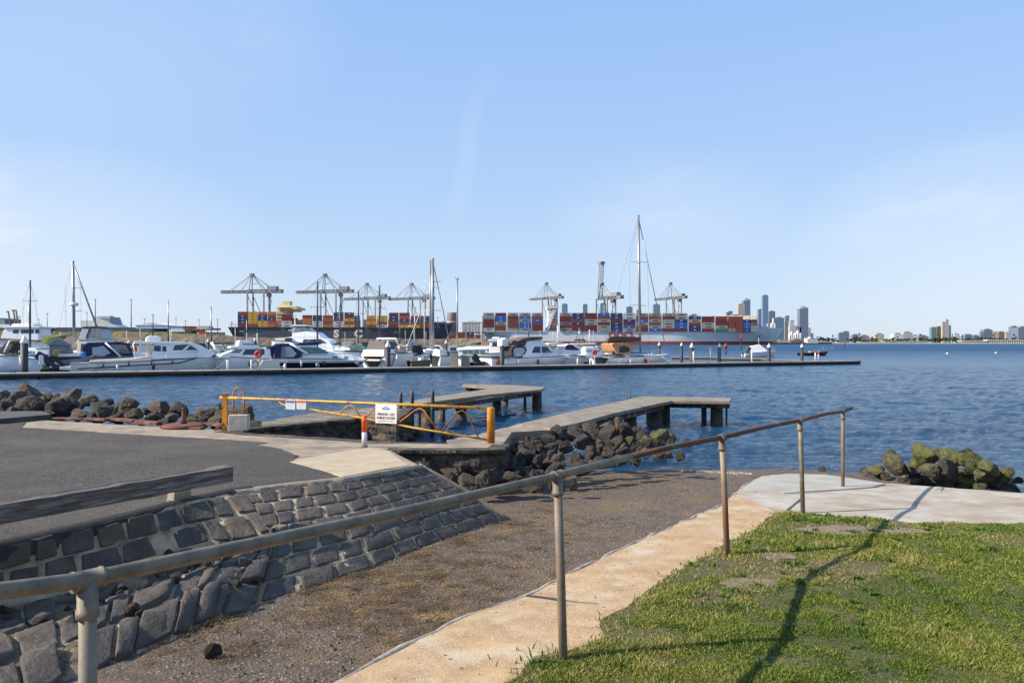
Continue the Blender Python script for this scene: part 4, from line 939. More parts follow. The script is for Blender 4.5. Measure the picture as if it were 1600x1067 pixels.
PA = math.atan2(43.9, 84.6)
class Boat:
    def __init__(s, name, label, cat, Y, ps, pb, beam, group=None, yaw=0):
        s.near = -1.5 <= Y < 0; s.rail = True
        if Y < 0:
            pm = (ps + pb) / 2; Y = 2.75 * F / (57.5 - 24 * pm / 1345) + 3.0 + beam * .6 + (-Y - 1); yaw = PA + yaw
        s.Y = Y; s.s = Y / F; s.wl = HZ + (CH - WZ) * F / Y; s.ps = ps; s.pb = pb; s.dir = 1 if pb > ps else -1
        s.L = abs(pb - ps) * s.s; s.hb = beam / 2; s.sc = 1 / max(.3, math.cos(yaw))
        mid = W((ps + pb) / 2, HZ, Y)
        s.e = empty(name, (mid.x, mid.y, WZ), yaw + (0 if s.dir > 0 else math.pi), label, cat, group)
    def q(s, px, py): return (((px - s.ps) * s.s * s.dir - s.L / 2) * s.sc, (s.wl - py) * s.s)
    def hull(s, ys, yb, m=gel, low=None, stripe=None, lowh=.35, full=2.4, sm=None, boot=antif, rake=.10):
        L = s.L * s.sc; fs = (s.wl - ys) * s.s; fb = (s.wl - yb) * s.s; hb = s.hb; N_ = 18
        def sec(t):
            b_ = hb * (.90 + .10 * math.sin(min(t, .5) * math.pi)) if t < .45 else hb * (1 - ((t - .45) / .55) ** full) ** .8
            b_ = max(b_, .015); z = fs + (fb - fs) * t ** 1.7
            ch = z * .30 + .25 * z * t ** 3; bx = lambda zz: (t * L - L / 2) * 1.0 - max(0, (1 - zz / fb)) * L * rake * t ** 6
            lh = z * lowh + ch * .0
            pts = [(0, -.45 + (.45 + .15 * fb) * t ** 8), (b_ * .78 * (1 - .45 * t ** 3), .02), (b_ * .88 * (1 - .25 * t ** 4), max(lh, .1)), (b_ * .965, max(z * .72, lh + .08)), (b_, z)]
            return [(bx(p[1]), p[0], p[1]) for p in pts]
        k = MB(); rows_ = [sec(i / N_) for i in range(N_ + 1)]
        for sg in (1, -1):
            o = len(k.v)
            for r in rows_: k.v += [(x, y * sg, z) for x, y, z in r]
            for i in range(N_):
                for j in range(4):
                    k.cur = 1 if j == 0 else (2 if j == 1 else 0)
                    k.face((o + i * 5 + j, o + i * 5 + j + 1, o + (i + 1) * 5 + j + 1, o + (i + 1) * 5 + j), True)
            k.cur = 0; k.face([o + j for j in range(5)])
        k.build('hull', [m, boot, low or m], s.e)
        d = MB(); o = 0
        for r in rows_: x, y, z = r[4]; d.v += [(x, y, z - .03), (x, 0, z + .05), (x, -y, z - .03)]
        for i in range(N_):
            for j in range(2): d.face((i * 3 + j, i * 3 + j + 1, i * 3 + j + 4, i * 3 + j + 3), True)
        d.build('deck', gel if m in (gel, navy, greyp) else m, s.e)
        g = MB()
        g.tube([(r[4][0], r[4][1] + .01, r[4][2]) for r in rows_] + [(r[4][0], -r[4][1] - .01, r[4][2]) for r in rows_[::-1]], .035, 6)
        g.build('rub_rail', sm or blk, s.e); s.sh = rows_
        if L > 6 and m is not blk and s.rail: s.bowrail(lerp(s.ps, s.pb, .6), .55)
        if s.near and L > 6:
            for t_, dx_ in ((3, -.9), (14, 1.2)):
                r_ = rows_[t_][4]; sg = -1 if s.dir > 0 else 1; k = MB(); a_ = Vector((r_[0], sg * r_[1], r_[2])); c_ = Vector((r_[0] + dx_, sg * (s.hb + .55), .5)); k.tube([a_, a_.lerp(c_, .5) + Vector((0, 0, -.18)), c_], .02, 5); k.build('mooring_rope', gelc, s.e)
            for t_ in (5, 9): r_ = rows_[t_][4]; k = MB(); k.lathe([(.02, -.02), (.1, .05), (.11, .45), (.03, .55)], (r_[0], (-1 if s.dir > 0 else 1) * (r_[1] + .1), r_[2] - .75), 8); k.build('fender', gel if t_ == 5 else navy, s.e)
    def slab(s, name, m, pts, w0, w1=None, y0=0, bev=.04):
        k = MB(); P = [s.q(*p) for p in pts]; k.slab(P, w0 * s.hb, (w1 if w1 is not None else w0) * s.hb, y0 * s.hb)
        s.last = (min(p[1] for p in P), max(p[1] for p in P), w0 * s.hb, (w1 if w1 is not None else w0) * s.hb)
        return k.build(name, m, s.e, bevel=bev)
    def win(s, pts, m=None, name='window', host=None, off=.02):
        a, b_, w0, w1 = host or s.last; P = [s.q(*p) for p in pts]
        wf = lambda z: w0 + (w1 - w0) * clampf((z - a) / (b_ - a))
        for sg in (1, -1):
            k = MB(); n = len(P)
            k.add([(x, sg * (wf(z) + off), z) for x, z in P] + [(x, sg * (wf(z) - .02), z) for x, z in P], [tuple(range(n)), tuple(range(n, 2 * n))[::-1]] + [(i, (i + 1) % n, n + (i + 1) % n, n + i) for i in range(n)])
            k.build(name, m or wing, s.e)
    def tube(s, name, pts, r, m=stain, n=6, smooth=True):
        k = MB(); k.tube([(s.q(p[0], p[1])[0], p[2] * s.hb, s.q(p[0], p[1])[1]) for p in pts], r, n); return k.build(name, m, s.e)
    def bowrail(s, px0, h=.55, m=stain):
        t0 = clampf((abs(px0 - s.ps) * s.s) / s.L, 0, .95); k = MB(); N_ = len(s.sh) - 1; i0 = int(t0 * N_)
        for sg in (1, -1):
            k.tube([(r[4][0] * .98, r[4][1] * .93 * sg, r[4][2] + (h if i > i0 else .05)) for i, r in enumerate(s.sh) if i >= i0], .018, 5)
            for i in range(i0 + 1, N_, 3): r = s.sh[i][4]; k.tube([(r[0], r[1] * .95 * sg, r[2]), (r[0], r[1] * .93 * sg, r[2] + h)], .015, 4)
        k.build('bow_rail', m, s.e)
    def outboard(s, px, py, sz=1.0, tilt=.6, m=blk):
        x, z = s.q(px, py); k = MB(); T = Matrix.Translation((x, 0, z)) @ Matrix.Rotation(tilt, 4, 'Y')
        k.box((0, 0, .25 * sz), (.5 * sz, .36 * sz, .5 * sz), m=T, taper=.75); k.box((.02, 0, -.3 * sz), (.2 * sz, .16 * sz, .7 * sz), m=T, taper=1.2); k.box((-.1 * sz, 0, -.65 * sz), (.5 * sz, .1 * sz, .12 * sz), m=T)
        k.build('outboard_motor', m, s.e, bevel=.05)
    def fender(s, px, py, sz=.25, m=gel):
        x, z = s.q(px, py); sgn = -1 if s.dir > 0 else 1
        k = MB(); k.lathe([(.02, -.02), (sz * .4, .06), (sz * .45, .5), (sz * .2, .6), (.02, .66)], (x, sgn * (s.hb + .12), z - .3), 10); k.build('fender', m, s.e)
    def screen(s, pts, m=wing, w0=.7, w1=.6, name='windscreen'): return s.slab(name, m, pts, w0, w1, bev=.02)

gB = 'boats moored in the marina'
# --- white pilothouse cruiser in front
b_ = Boat('motor_cruiser', 'white pilothouse cruiser with black fender rails, nearest boat by the pontoon', 'motor boat', -1, 140, 337, 3.2, gB)
b_.hull(566, 556, gel, rake=.13, full=2.2)
b_.slab('cabin', gel, [(236, 561), (236, 556), (240, 538), (262, 534), (288, 535), (300, 540), (318, 552), (312, 559)], .70, .55)
b_.win([(263, 547), (266, 539), (284, 538), (296, 547)]); b_.win([(239, 548), (240, 540), (248, 540), (248, 549)]); b_.win([(250, 549), (250, 541), (255, 541), (255, 549)])
b_.win([(275, 547), (283, 539), (286, 539), (279, 547.5)], gel, 'window_post', off=.03)
b_.slab('hardtop', gel, [(214, 537), (216, 533), (262, 534), (262, 538)], .62, .58); b_.slab('cockpit_side', gelc, [(162, 567), (162, 562), (210, 560), (236, 556), (236, 564)], .88, .84)
b_.slab('bulkhead', gelc, [(231, 561), (231, 538), (236, 538), (236, 561)], .58)
b_.tube('roof_support', [(214, 537, .6), (217, 558, .8)], .04, gelc); b_.tube('roof_support', [(214, 537, -.6), (217, 558, -.8)], .04, gelc)
b_.slab('life_raft', gel, [(229, 535), (230, 527), (234, 525), (246, 525), (249, 528), (248, 534)], .30, .26, bev=.1); b_.slab('stern_box', red_p, [(214, 549), (214, 541), (219, 541), (219, 549)], .3)
b_.slab('swim_platform', gel, [(128, 575), (128, 571), (152, 568), (152, 577)], .8)
for i, (x0, y0, x1, y1) in enumerate(((148, 574, 178, 572), (178, 572, 208, 570), (208, 570, 236, 568.5), (236, 568.5, 262, 567.5))):
    b_.tube('fender_rail', [(x0, y0, -.985), (x1, y1, -.985)], .045, blk); b_.tube('fender_rail', [(x1, y1, -.985), (x1 + 1, y1 - 7, -1.02)], .045, blk)
b_.tube('fender_rail', [(262, 567.5, -.96), (272, 566.5, -.95), (292, 560, -.86)], .045, blk); b_.bowrail(290, .0)
b_.tube('whip_aerial', [(262, 534, .3), (263, 512, .3)], .02, gel)
# --- sport cruiser with navy canopy beside it
b_ = Boat('motor_cruiser', 'white sport cruiser with navy canopy and tall clear upper enclosure behind the pilothouse cruiser', 'motor boat', -6, 130, 262, 3.3, gB)
b_.hull(562, 556, gel, full=2.0)
b_.slab('canopy', navyc, [(145, 557), (144, 542), (150, 535), (190, 534), (200, 537), (206, 556)], .80, .66)
b_.win([(156, 555), (156, 543), (169, 540), (178, 551), (170, 556)], vinyl_l); b_.win([(180, 546), (178, 538), (196, 539), (202, 552), (186, 551)], vinyl)
b_.tube('radar_arch', [(190, 557, .85), (172, 536, .75), (172, 536, -.75), (190, 557, -.85)], .09, gel)
b_.slab('coachroof', gel, [(184, 560), (190, 552), (212, 549), (238, 557), (236, 562)], .7, .5); b_.slab('transom_door', gel, [(134, 572), (136, 560), (142, 556), (146, 572)], .5)
b_ = Boat('motor_cruiser', 'flybridge boat with tall clear vinyl enclosure in grey frames above the navy canopy', 'motor boat', 80, 120, 188, 3.3, gB)
b_.hull(558, 552, greyp)
b_.slab('cabin', gelc, [(130, 558), (130, 531), (168, 531), (180, 556)], .75, .66); b_.win([(136, 552), (136, 537), (148, 537), (148, 552)], blk)
b_.slab('enclosure', vinyl_l, [(131, 531), (136, 512), (164, 512), (170, 530)], .66, .52); b_.win([(145, 528), (147, 513), (156, 513), (157, 528)], vinyl); b_.win([(158, 528), (157, 513), (163, 514), (168, 528)], vinyl)
b_.slab('top', blackc, [(135, 513), (137, 510.5), (160, 510), (167, 513)], .56); b_.tube('frame_bar', [(143, 531, -.68), (147, 512, -.56)], .05, dalu); b_.tube('frame_bar', [(131, 530.5, -.69), (170, 530, -.69)], .04, dalu)
# --- flybridge launch at left
b_ = Boat('trawler_yacht', 'big white trawler style launch with five cabin windows at the far left', 'motor boat', 104, 78, 2, 4.2, gB)
b_.hull(548, 536, gel, full=2.2); b_.slab('cabin', gel, [(72, 552), (70, 513), (66, 511), (20, 511), (16, 518), (13, 527), (12, 545)], .78, .68)
for a in (32, 44, 50, 57, 66): b_.win([(a - 1, 521), (a, 515), (a + 6 if a > 40 else a + 8, 515), (a + 6 if a > 40 else a + 8, 521)])
b_.slab('roof', gel, [(74, 512.5), (74, 510.5), (18, 510), (16, 512.5)], .78); b_.slab('wheelhouse_top', gel, [(60, 510), (58, 506), (28, 506), (24, 510)], .5)
b_.slab('side_band', blk, [(74, 533), (74, 531.5), (0, 528), (0, 529.5)], .9); b_.tube('signal_mast', [(45, 510, 0), (45, 478, 0)], .08, gelc)
# two low cruisers in front of it
b_ = Boat('motor_cruiser', 'white runabout with brown canopy partly behind the leftmost pile', 'motor boat', 76, 52, -28, 2.8, gB)
b_.hull(556, 552, gel, full=2.0); b_.slab('canopy', blackc, [(36, 552), (34, 535), (30, 532), (18, 534), (10, 545), (6, 552)], .7, .55); b_.win([(28, 547), (28, 537), (20, 538), (15, 546)], brownc); b_.tube('arch', [(18, 550, .8), (25, 533, .7), (25, 533, -.7), (18, 550, -.8)], .09, gel)
b_ = Boat('motor_cruiser', 'low white sport boat at the left edge with blue windscreen', 'motor boat', 84, 26, -50, 2.8, gB)
b_.hull(552, 549, gel, full=2.0); b_.screen([(16, 550), (10, 541), (-6, 541), (-20, 550)], mat('blue_screen', (.06, .12, .2), (.1, .18, .28), 2, .15)); b_.slab('coaming', gelc, [(20, 556), (20, 550), (-14, 550), (-14, 556)], .8)
# --- outboard workboat and grey hulled launch
b_ = Boat('inflatable_boat', 'black inflatable tender with a large raised outboard motor beside the leftmost pile', 'inflatable', -1.2, 70, 106, 1.9, gB)
b_.hull(576, 570, blk, boot=blk, full=3, rake=.0); b_.outboard(75, 562, 1.6, -.9, navy); b_.outboard(88, 563, 1.2, -.9, blk); b_.slab('console', gel, [(68, 570), (68, 555), (73, 555), (74, 570)], .5); b_.slab('seat_cover', mat('khaki_cover', (.35, .25, .10), None, 4, .9), [(84, 556), (86, 547), (93, 547), (90, 557)], .4)
b_ = Boat('motor_boat', 'small white stern of an open boat with black equipment right of the leftmost pile', 'motor boat', 70, 72, 30, 2.2, gB)
b_.hull(560, 556, gel, full=2); b_.outboard(73, 562, .9, .3, blk); b_.bowrail(50, .5)
b_ = Boat('motor_launch', 'grey hulled launch with glazed deckhouse under a pitched grey awning', 'motor boat', -2.5, 98, 140, 3.0, gB)
b_.hull(561, 557, greyp, full=3); b_.slab('deckhouse', greyp, [(88, 560), (88, 539), (112, 539), (118, 560)], .72, .7, bev=.02)
for a in (90, 96, 102, 108): b_.win([(a, 546), (a, 541), (a + 4, 541), (a + 4, 546)], greeng)
b_.slab('awning', greyp, [(84, 539), (99, 528), (114, 538), (114, 539.5)], .85, .80, bev=.02); b_.slab('side_stripe', navyc, [(98, 561), (98, 557), (126, 557), (126, 560)], .99, .99); b_.slab('coaming', gel, [(97, 557), (97, 553), (124, 552), (124, 557)], .9)
b_.tube('blue_buoy', [(125.5, 554, -1.25), (131.5, 554, -1.25)], .26, bluec, 10)
b_ = Boat('green_boat', 'white boat under an olive green boom tent left of the tall mast', 'motor boat', 92, 66, 112, 3, gB)
b_.hull(545, 542, gel, full=2.2); b_.slab('boom_tent', greenc, [(72, 537), (73, 524.5), (100, 524.5), (86, 537)], .75, .5); b_.win([(80, 536), (84, 527), (97, 526), (86, 536)], mat('dark_green_canvas', (.05, .09, .03), None, 4, .9), 'side_panel')
# --- flybridge sedan bow left
b_ = Boat('flybridge_cruiser', 'white flybridge cruiser with two oval portholes and long tinted saloon window, bow to the left', 'motor boat', -1.2, 432, 338, 3.4, gB)
b_.hull(561, 554, gel, full=2.0, sm=navy); b_.slab('saloon', gel, [(416, 560), (414, 545), (372, 544), (352, 553), (346, 558)], .78, .66)
b_.win([(406, 554), (406, 545.5), (381, 545.5), (377, 554)]); b_.win([(374, 551), (378, 545.5), (368, 545.5), (361, 551)], vinyl); b_.slab('coachroof', gel, [(378, 560), (378, 554), (348, 553), (342, 558)], .6, .5)
b_.win([(373, 556.5), (373, 553.5), (365, 553.5), (364, 556.5)]); b_.win([(361, 556.5), (361, 553.5), (354, 553.5), (352, 556.5)])
b_.slab('flybridge', gel, [(402, 544), (400, 541), (388, 532), (374, 532), (372, 540), (362, 541), (362, 544)], .66, .5); b_.slab('side_flash', blk, [(398, 539), (397, 537), (378, 537), (377, 538.5)], .6); b_.slab('aft_canopy', navyc, [(430, 558), (428, 546), (424, 542), (414, 542), (414, 558)], .76, .7)
b_.slab('bimini', tealc, [(407, 519), (400, 517), (380, 516.5), (376, 518), (380, 519), (395, 518.5)], .7, .7); b_.tube('bimini_pole', [(388, 533, -.5), (397, 519, -.6)], .035, gelc); b_.tube('bimini_pole', [(388, 533, .5), (397, 519, .6)], .035, gelc); b_.tube('aerial', [(372, 542, -.5), (372, 512, -.5)], .02, gel); b_.tube('aerial', [(387, 532, -.5), (387, 500, -.5)], .02, gel); b_.tube('hull_line', [(430, 571, -.98), (352, 569, -.93)], .03, navy)
# --- express boats between (x 300-400)
b_ = Boat('motor_cruiser', 'sport boat with navy bimini and white raked arch, bow toward the pilothouse cruiser', 'motor boat', 74, 396, 300, 3, gB)
b_.hull(558, 554, gel, full=2); b_.slab('bimini', navyc, [(334, 538), (338, 534.5), (358, 534.5), (362, 537)], .75, .7); b_.tube('arch', [(338, 535, -.8), (350, 552, -.85)], .14, gel); b_.tube('arch', [(338, 535, .8), (350, 552, .85)], .14, gel); b_.screen([(360, 553), (354, 545), (342, 544), (330, 553)], greeng); b_.tube('frame_bar', [(362, 537, -.75), (350, 552, -.8)], .03, dalu)
b_ = Boat('workboat', 'dark stern boat with two black covered outboards behind the pilothouse cruiser bow', 'motor boat', 76, 290, 322, 2.6, gB)
b_.hull(556, 553, blk, full=3); b_.outboard(300, 550, 1.7, .3, blk); b_.outboard(310, 550, 1.7, -.2, blk); b_.slab('cover', navyc, [(290, 550), (290, 538), (316, 536), (322, 550)], .6, .5)
# --- navy/white sport cruiser
b_ = Boat('sport_cruiser', 'sport cruiser with navy lower hull, navy canopy and oval porthole alongside the pontoon', 'motor boat', -1, 430, 568, 3.5, gB)
b_.hull(559, 562, gel, low=navy, lowh=.70, full=2.0, rake=.16, boot=gel)
b_.slab('foredeck', gel, [(430, 562), (440, 558), (468, 552), (486, 550), (512, 549), (540, 555), (560, 561), (556, 564)], .86, .45)
b_.win([(512, 559), (513, 556.5), (519, 556.5), (520, 559)]); b_.win([(529, 559), (529, 557), (534, 557), (535, 559)])
b_.slab('canopy', navyc, [(434, 560), (437, 541), (443, 537), (458, 536), (466, 540), (472, 556), (462, 560)], .80, .62); b_.win([(443, 558), (445, 541), (450, 540), (449, 559)], mat('grey_canvas', (.16, .2, .27), None, 4, .9), 'side_curtain'); b_.win([(446, 557), (448, 542), (456, 541), (464, 552), (460, 557)], vinyl_l)
b_.tube('radar_arch', [(478, 552, -.82), (456, 537, -.70), (456, 537, .70), (478, 552, .82)], .11, gel); b_.slab('bimini', navyc, [(463, 540), (468, 536), (492, 534), (499, 537), (492, 539)], .72, .65); b_.screen([(476, 551), (470, 542), (496, 543), (508, 550)], greeng)
b_.slab('quarter', gelc, [(412, 574), (420, 561), (440, 559), (442, 574)], .95, .86); b_.slab('swim_platform', gel, [(408, 575), (408, 572), (430, 572), (430, 576)], .85); b_.win([(544, 568), (545, 565), (549, 564.5), (550, 567)], gel, 'porthole', host=(0, 1, b_.hb * .80, b_.hb * .80)); b_.fender(447, 572, .3); b_.fender(490, 571, .5, greyp); b_.bowrail(500, .45)
# --- big flybridge motor yacht behind
b_ = Boat('motor_yacht', 'tall white flybridge motor yacht with dark side windows behind the navy canopied sport cruiser', 'motor yacht', 112, 432, 526, 5, gB)
b_.hull(532, 543, gel, full=2.0); b_.slab('saloon', gel, [(436, 546), (440, 530), (462, 526), (500, 524), (519, 532), (526, 544)], .88, .72); b_.win([(478, 537), (480, 530.5), (506, 530), (516, 536)], navyc, 'side_window'); b_.slab('flybridge', gel, [(462, 527), (462, 521), (484, 518), (500, 520), (508, 527)], .75, .66)
b_.slab('enclosure', vinyl, [(460, 521), (461, 510), (466, 508.5), (480, 509), (493, 520)], .66, .52); b_.win([(461, 520), (462, 511), (466, 511), (466, 520)], vinyl_l); b_.win([(478, 519), (474, 511), (480, 511), (490, 519)], greeng); b_.slab('hardtop', gel, [(459, 510), (461, 508), (482, 508), (485, 510)], .6); b_.slab('transom', gelc, [(436, 534), (436, 529), (458, 527), (458, 534)], .8); b_.slab('cockpit_cover', navyc, [(452, 536), (452, 529), (462, 528), (462, 538)], .9)
# --- bowrider, bow left
b_ = Boat('motor_cruiser', 'white sport boat with brown hull stripe, bow to the left, black canopy aft', 'motor boat', 92, 600, 503, 3.2, gB)
b_.hull(550, 546, gel, full=2.0); b_.slab('deck_moulding', gel, [(600, 551), (592, 545), (560, 543), (524, 545), (508, 549)], .8, .5); b_.screen([(576, 545), (570, 539), (560, 537), (548, 545)], greeng); b_.slab('canopy', blackc, [(588, 548), (584, 537), (572, 534), (566, 536), (574, 546)], .7, .6); b_.slab('stripe', brownc, [(580, 548), (556, 546.5), (540, 547), (548, 548.5)], .97)
b_.slab('hatch', vinyl_l, [(536, 541), (538, 534), (552, 533.5), (549, 541)], .3)
# --- stern-on cruisers
b_ = Boat('motor_cruiser', 'white cruiser seen from the stern with grey canopy beside the second big pile', 'motor boat', 80, 590, 640, 3.8, gB, yaw=.95)
b_.hull(553, 550, gel, full=2.2); b_.slab('coaming', gel, [(588, 556), (590, 546), (612, 545), (630, 553)], .85, .75); b_.slab('canopy', mat('grey_brown_canvas', (.13, .12, .115), None, 3, .9), [(592, 546), (594, 533), (606, 533), (614, 546)], .7, .6); b_.tube('radar_arch', [(610, 549, -.8), (606, 529, -.7), (606, 529, .7), (610, 549, .8)], .1, gel); b_.slab('swim_platform', gelc, [(584, 563), (584, 560.5), (594, 560.5), (594, 564)], .8)
b_ = Boat('motor_cruiser', 'white speedboat transom with dark emblem right of the second big pile', 'motor boat', 79, 611, 640, 2.6, gB, yaw=.9)
b_.hull(552, 550, gel, full=2.4); b_.slab('windscreen_cover', mat('red_patterned_cover', (.35, .10, .08), (.6, .55, .5), 9, .9), [(616, 551), (618, 540), (626, 541), (628, 551)], .6); b_.slab('emblem', red_p, [(612, 559), (612, 556), (612.5, 556), (612.5, 559)], .16)
b_ = Boat('motor_cruiser', 'small white outboard boat further right of the speedboat transom', 'motor boat', 82, 636, 662, 2.4, gB, yaw=.5)
b_.hull(555, 552, gel, full=2.2); b_.slab('canopy', blackc, [(640, 552), (641, 540), (654, 540), (658, 552)], .7, .6)
b_ = Boat('dinghy', 'small olive tinny with a low outboard between the moored yachts', 'dinghy', -1.5, 640, 673, 1.6, gB)
b_.hull(564, 562, mat('olive_hull', (.16, .14, .07), None, 3, .7), full=2.4, boot=blk); b_.outboard(672, 560, .8, 0, blk); b_.slab('box', gel, [(655, 563), (655, 559), (660, 559), (660, 563)], .4)
b_ = Boat('motor_boat', 'small white boat with bright blue cover left of the grey power pedestals', 'motor boat', -1.5, 680, 708, 2.4, gB, yaw=.2)
b_.hull(556, 554, gel, full=2.6); b_.slab('cover', bluec, [(694, 557), (694, 549), (706, 548), (708, 557)], .75, .6); b_.slab('cabin', gelc, [(682, 556), (683, 546), (692, 546), (694, 556)], .6, .5)
# --- sedan launch with green windows
b_ = Boat('motor_cruiser', 'white sedan cruiser with a row of green tinted windows behind the power pedestals', 'motor boat', 84, 766, 708, 3.4, gB)
b_.hull(556, 554, gel, full=2.2); b_.slab('saloon', gel, [(764, 558), (762, 546), (758, 543.5), (730, 543.5), (716, 547), (712, 556)], .78, .70); b_.slab('roof', gel, [(766, 545), (764, 541), (730, 541), (714, 545), (716, 547)], .80, .68)
for a in (724, 733, 742, 751): b_.win([(a, 553), (a + .5, 547), (a + 7.5, 547), (a + 7.5, 553)], greeng, host=(0, 9, b_.hb * .77, b_.hb * .77))
b_ = Boat('inflatable_boat', 'black tilted outboard motor on a small tender right of the power pedestals', 'inflatable', -1.5, 738, 758, 1.6, gB)
b_.hull(567, 565, blk, full=3, boot=blk); b_.outboard(746, 562, 1.4, -.8, blk)
# --- flybridge sedan with brown bimini
b_ = Boat('flybridge_cruiser', 'cream white flybridge cruiser with brown bimini and dark trapezoid windows, bow to the right', 'motor boat', -1, 758, 896, 3.8, gB)
b_.hull(559, 555, gel, full=2.1, rake=.14, sm=dalu); b_.slab('saloon', gel, [(806, 560), (810, 540), (848, 540), (862, 554), (858, 559)], .78, .66); b_.win([(821, 551), (826, 541.5), (835, 541.5), (835, 551)]); b_.win([(837, 551), (837, 541.5), (846, 541.5), (853, 551)])
b_.slab('coachroof', gel, [(840, 560), (844, 554), (876, 554), (888, 559)], .6, .5); b_.slab('flybridge', gel, [(808, 541), (812, 540), (816, 533), (838, 530), (843, 536), (850, 540)], .70, .55)
b_.slab('aft_canopy', blackc, [(790, 559), (790, 545), (794, 541), (811, 541), (814, 546), (808, 558)], .76, .70); b_.win([(793, 557), (793, 546), (796, 543), (808, 543), (811, 547), (806, 556)], vinyl_l)
b_.slab('bimini', brownc, [(798, 534), (808, 529), (820, 526.5), (839, 526), (839, 530), (822, 529.5), (808, 533)], .72, .66); b_.slab('rolled_canvas', brownc, [(790, 536), (794, 532), (812, 532), (812, 537), (794, 540)], .68, .6)
b_.slab('cockpit', gel, [(758, 571), (758, 558), (792, 558), (808, 560), (808, 566)], .94, .92); b_.slab('transom_band', dalu, [(756, 557.5), (756, 556), (786, 556), (786, 557.5)], .94); b_.bowrail(840, .5); b_.tube('life_ring', [(766 + 2.3 * math.cos(a), 564 + 3.2 * math.sin(a), -1.02) for a in [i * math.pi / 6 for i in range(13)]], .07, red_p)
b_.win([(780, 556), (780, 555.5), (790, 554), (796, 556)], dalu, 'cockpit_window')
b_.slab('radar_dome', gel, [(781, 541), (781, 531), (787, 528), (792, 531), (792, 541)], .3)
b_ = Boat('motor_cruiser', 'white hardtop cruiser with radar pod right behind the big pile at mid pontoon', 'motor boat', 84, 750, 806, 3.6, gB)
b_.hull(552, 549, gel, full=2.2); b_.slab('cabin', gel, [(764, 553), (766, 533), (784, 533), (792, 550)], .75, .65); b_.win([(769, 541), (770, 535), (781, 535), (785, 541)]); b_.slab('hardtop', gel, [(762, 533), (766, 530), (786, 530), (788, 533)], .7); b_.slab('radar', gel, [(769, 529), (770, 526.5), (780, 526.5), (781, 529)], .3)
b_ = Boat('motor_cruiser', 'white express cruiser with large blue black side window, bow to the right', 'motor boat', -5.5, 856, 918, 3.4, gB)
b_.hull(555, 553, gel, full=2.1); b_.slab('cabin', gel, [(870, 555), (874, 542), (880, 537), (892, 538), (905, 549), (906, 555)], .76, .62); b_.win([(873, 547), (877, 539), (886, 538.5), (898, 547)], navyc); b_.slab('arch', gel, [(856, 552), (862, 540), (865, 540), (860, 552)], .7); b_.win([(892, 555), (893, 553.5), (896, 553.5), (896, 555)]); b_.win([(902, 554), (903, 552.5), (907, 552.5), (907, 554)])
b_.slab('bimini', gelc, [(846, 540), (848, 536), (870, 535), (873, 538)], .75)
b_ = Boat('motor_boat', 'long low cream topped boat behind the express cruiser', 'motor boat', 104, 880, 940, 3.2, gB)
b_.hull(545, 543, gel, full=2.2); b_.slab('top', gelc, [(890, 539), (892, 536.5), (928, 535.5), (932, 538)], .75); b_.slab('deckhouse', vinyl_l, [(894, 544), (895, 539), (928, 538.5), (930, 544)], .68); b_.tube('gantry', [(905, 540, 0), (905, 512, 0)], .05); b_.tube('gantry_leg', [(898, 536, 0), (905, 515, 0)], .04, dalu); b_.tube('gantry_leg', [(914, 536, 0), (907, 515, 0)], .04, dalu); b_.slab('dark_bimini', blackc, [(896, 532), (900, 530), (912, 530), (915, 532.5)], .6)
b_ = Boat('jet_ski', 'white covered jet ski with curved lines on a white lift by red life ring stand', 'jet ski', -1, 936, 908, 1.4, gB)
b_.slab('hull', gel, [(937, 553), (933, 558.5), (912, 559), (906, 554)], .9, 1.1, bev=.1); b_.slab('cowl', gel, [(936, 554), (934, 545), (926, 541.5), (912, 541.5), (909, 546), (911, 554)], .8, .5, bev=.15); b_.slab('seat', greyp, [(934, 548.5), (934, 547), (912, 547), (912, 548.5)], .84)
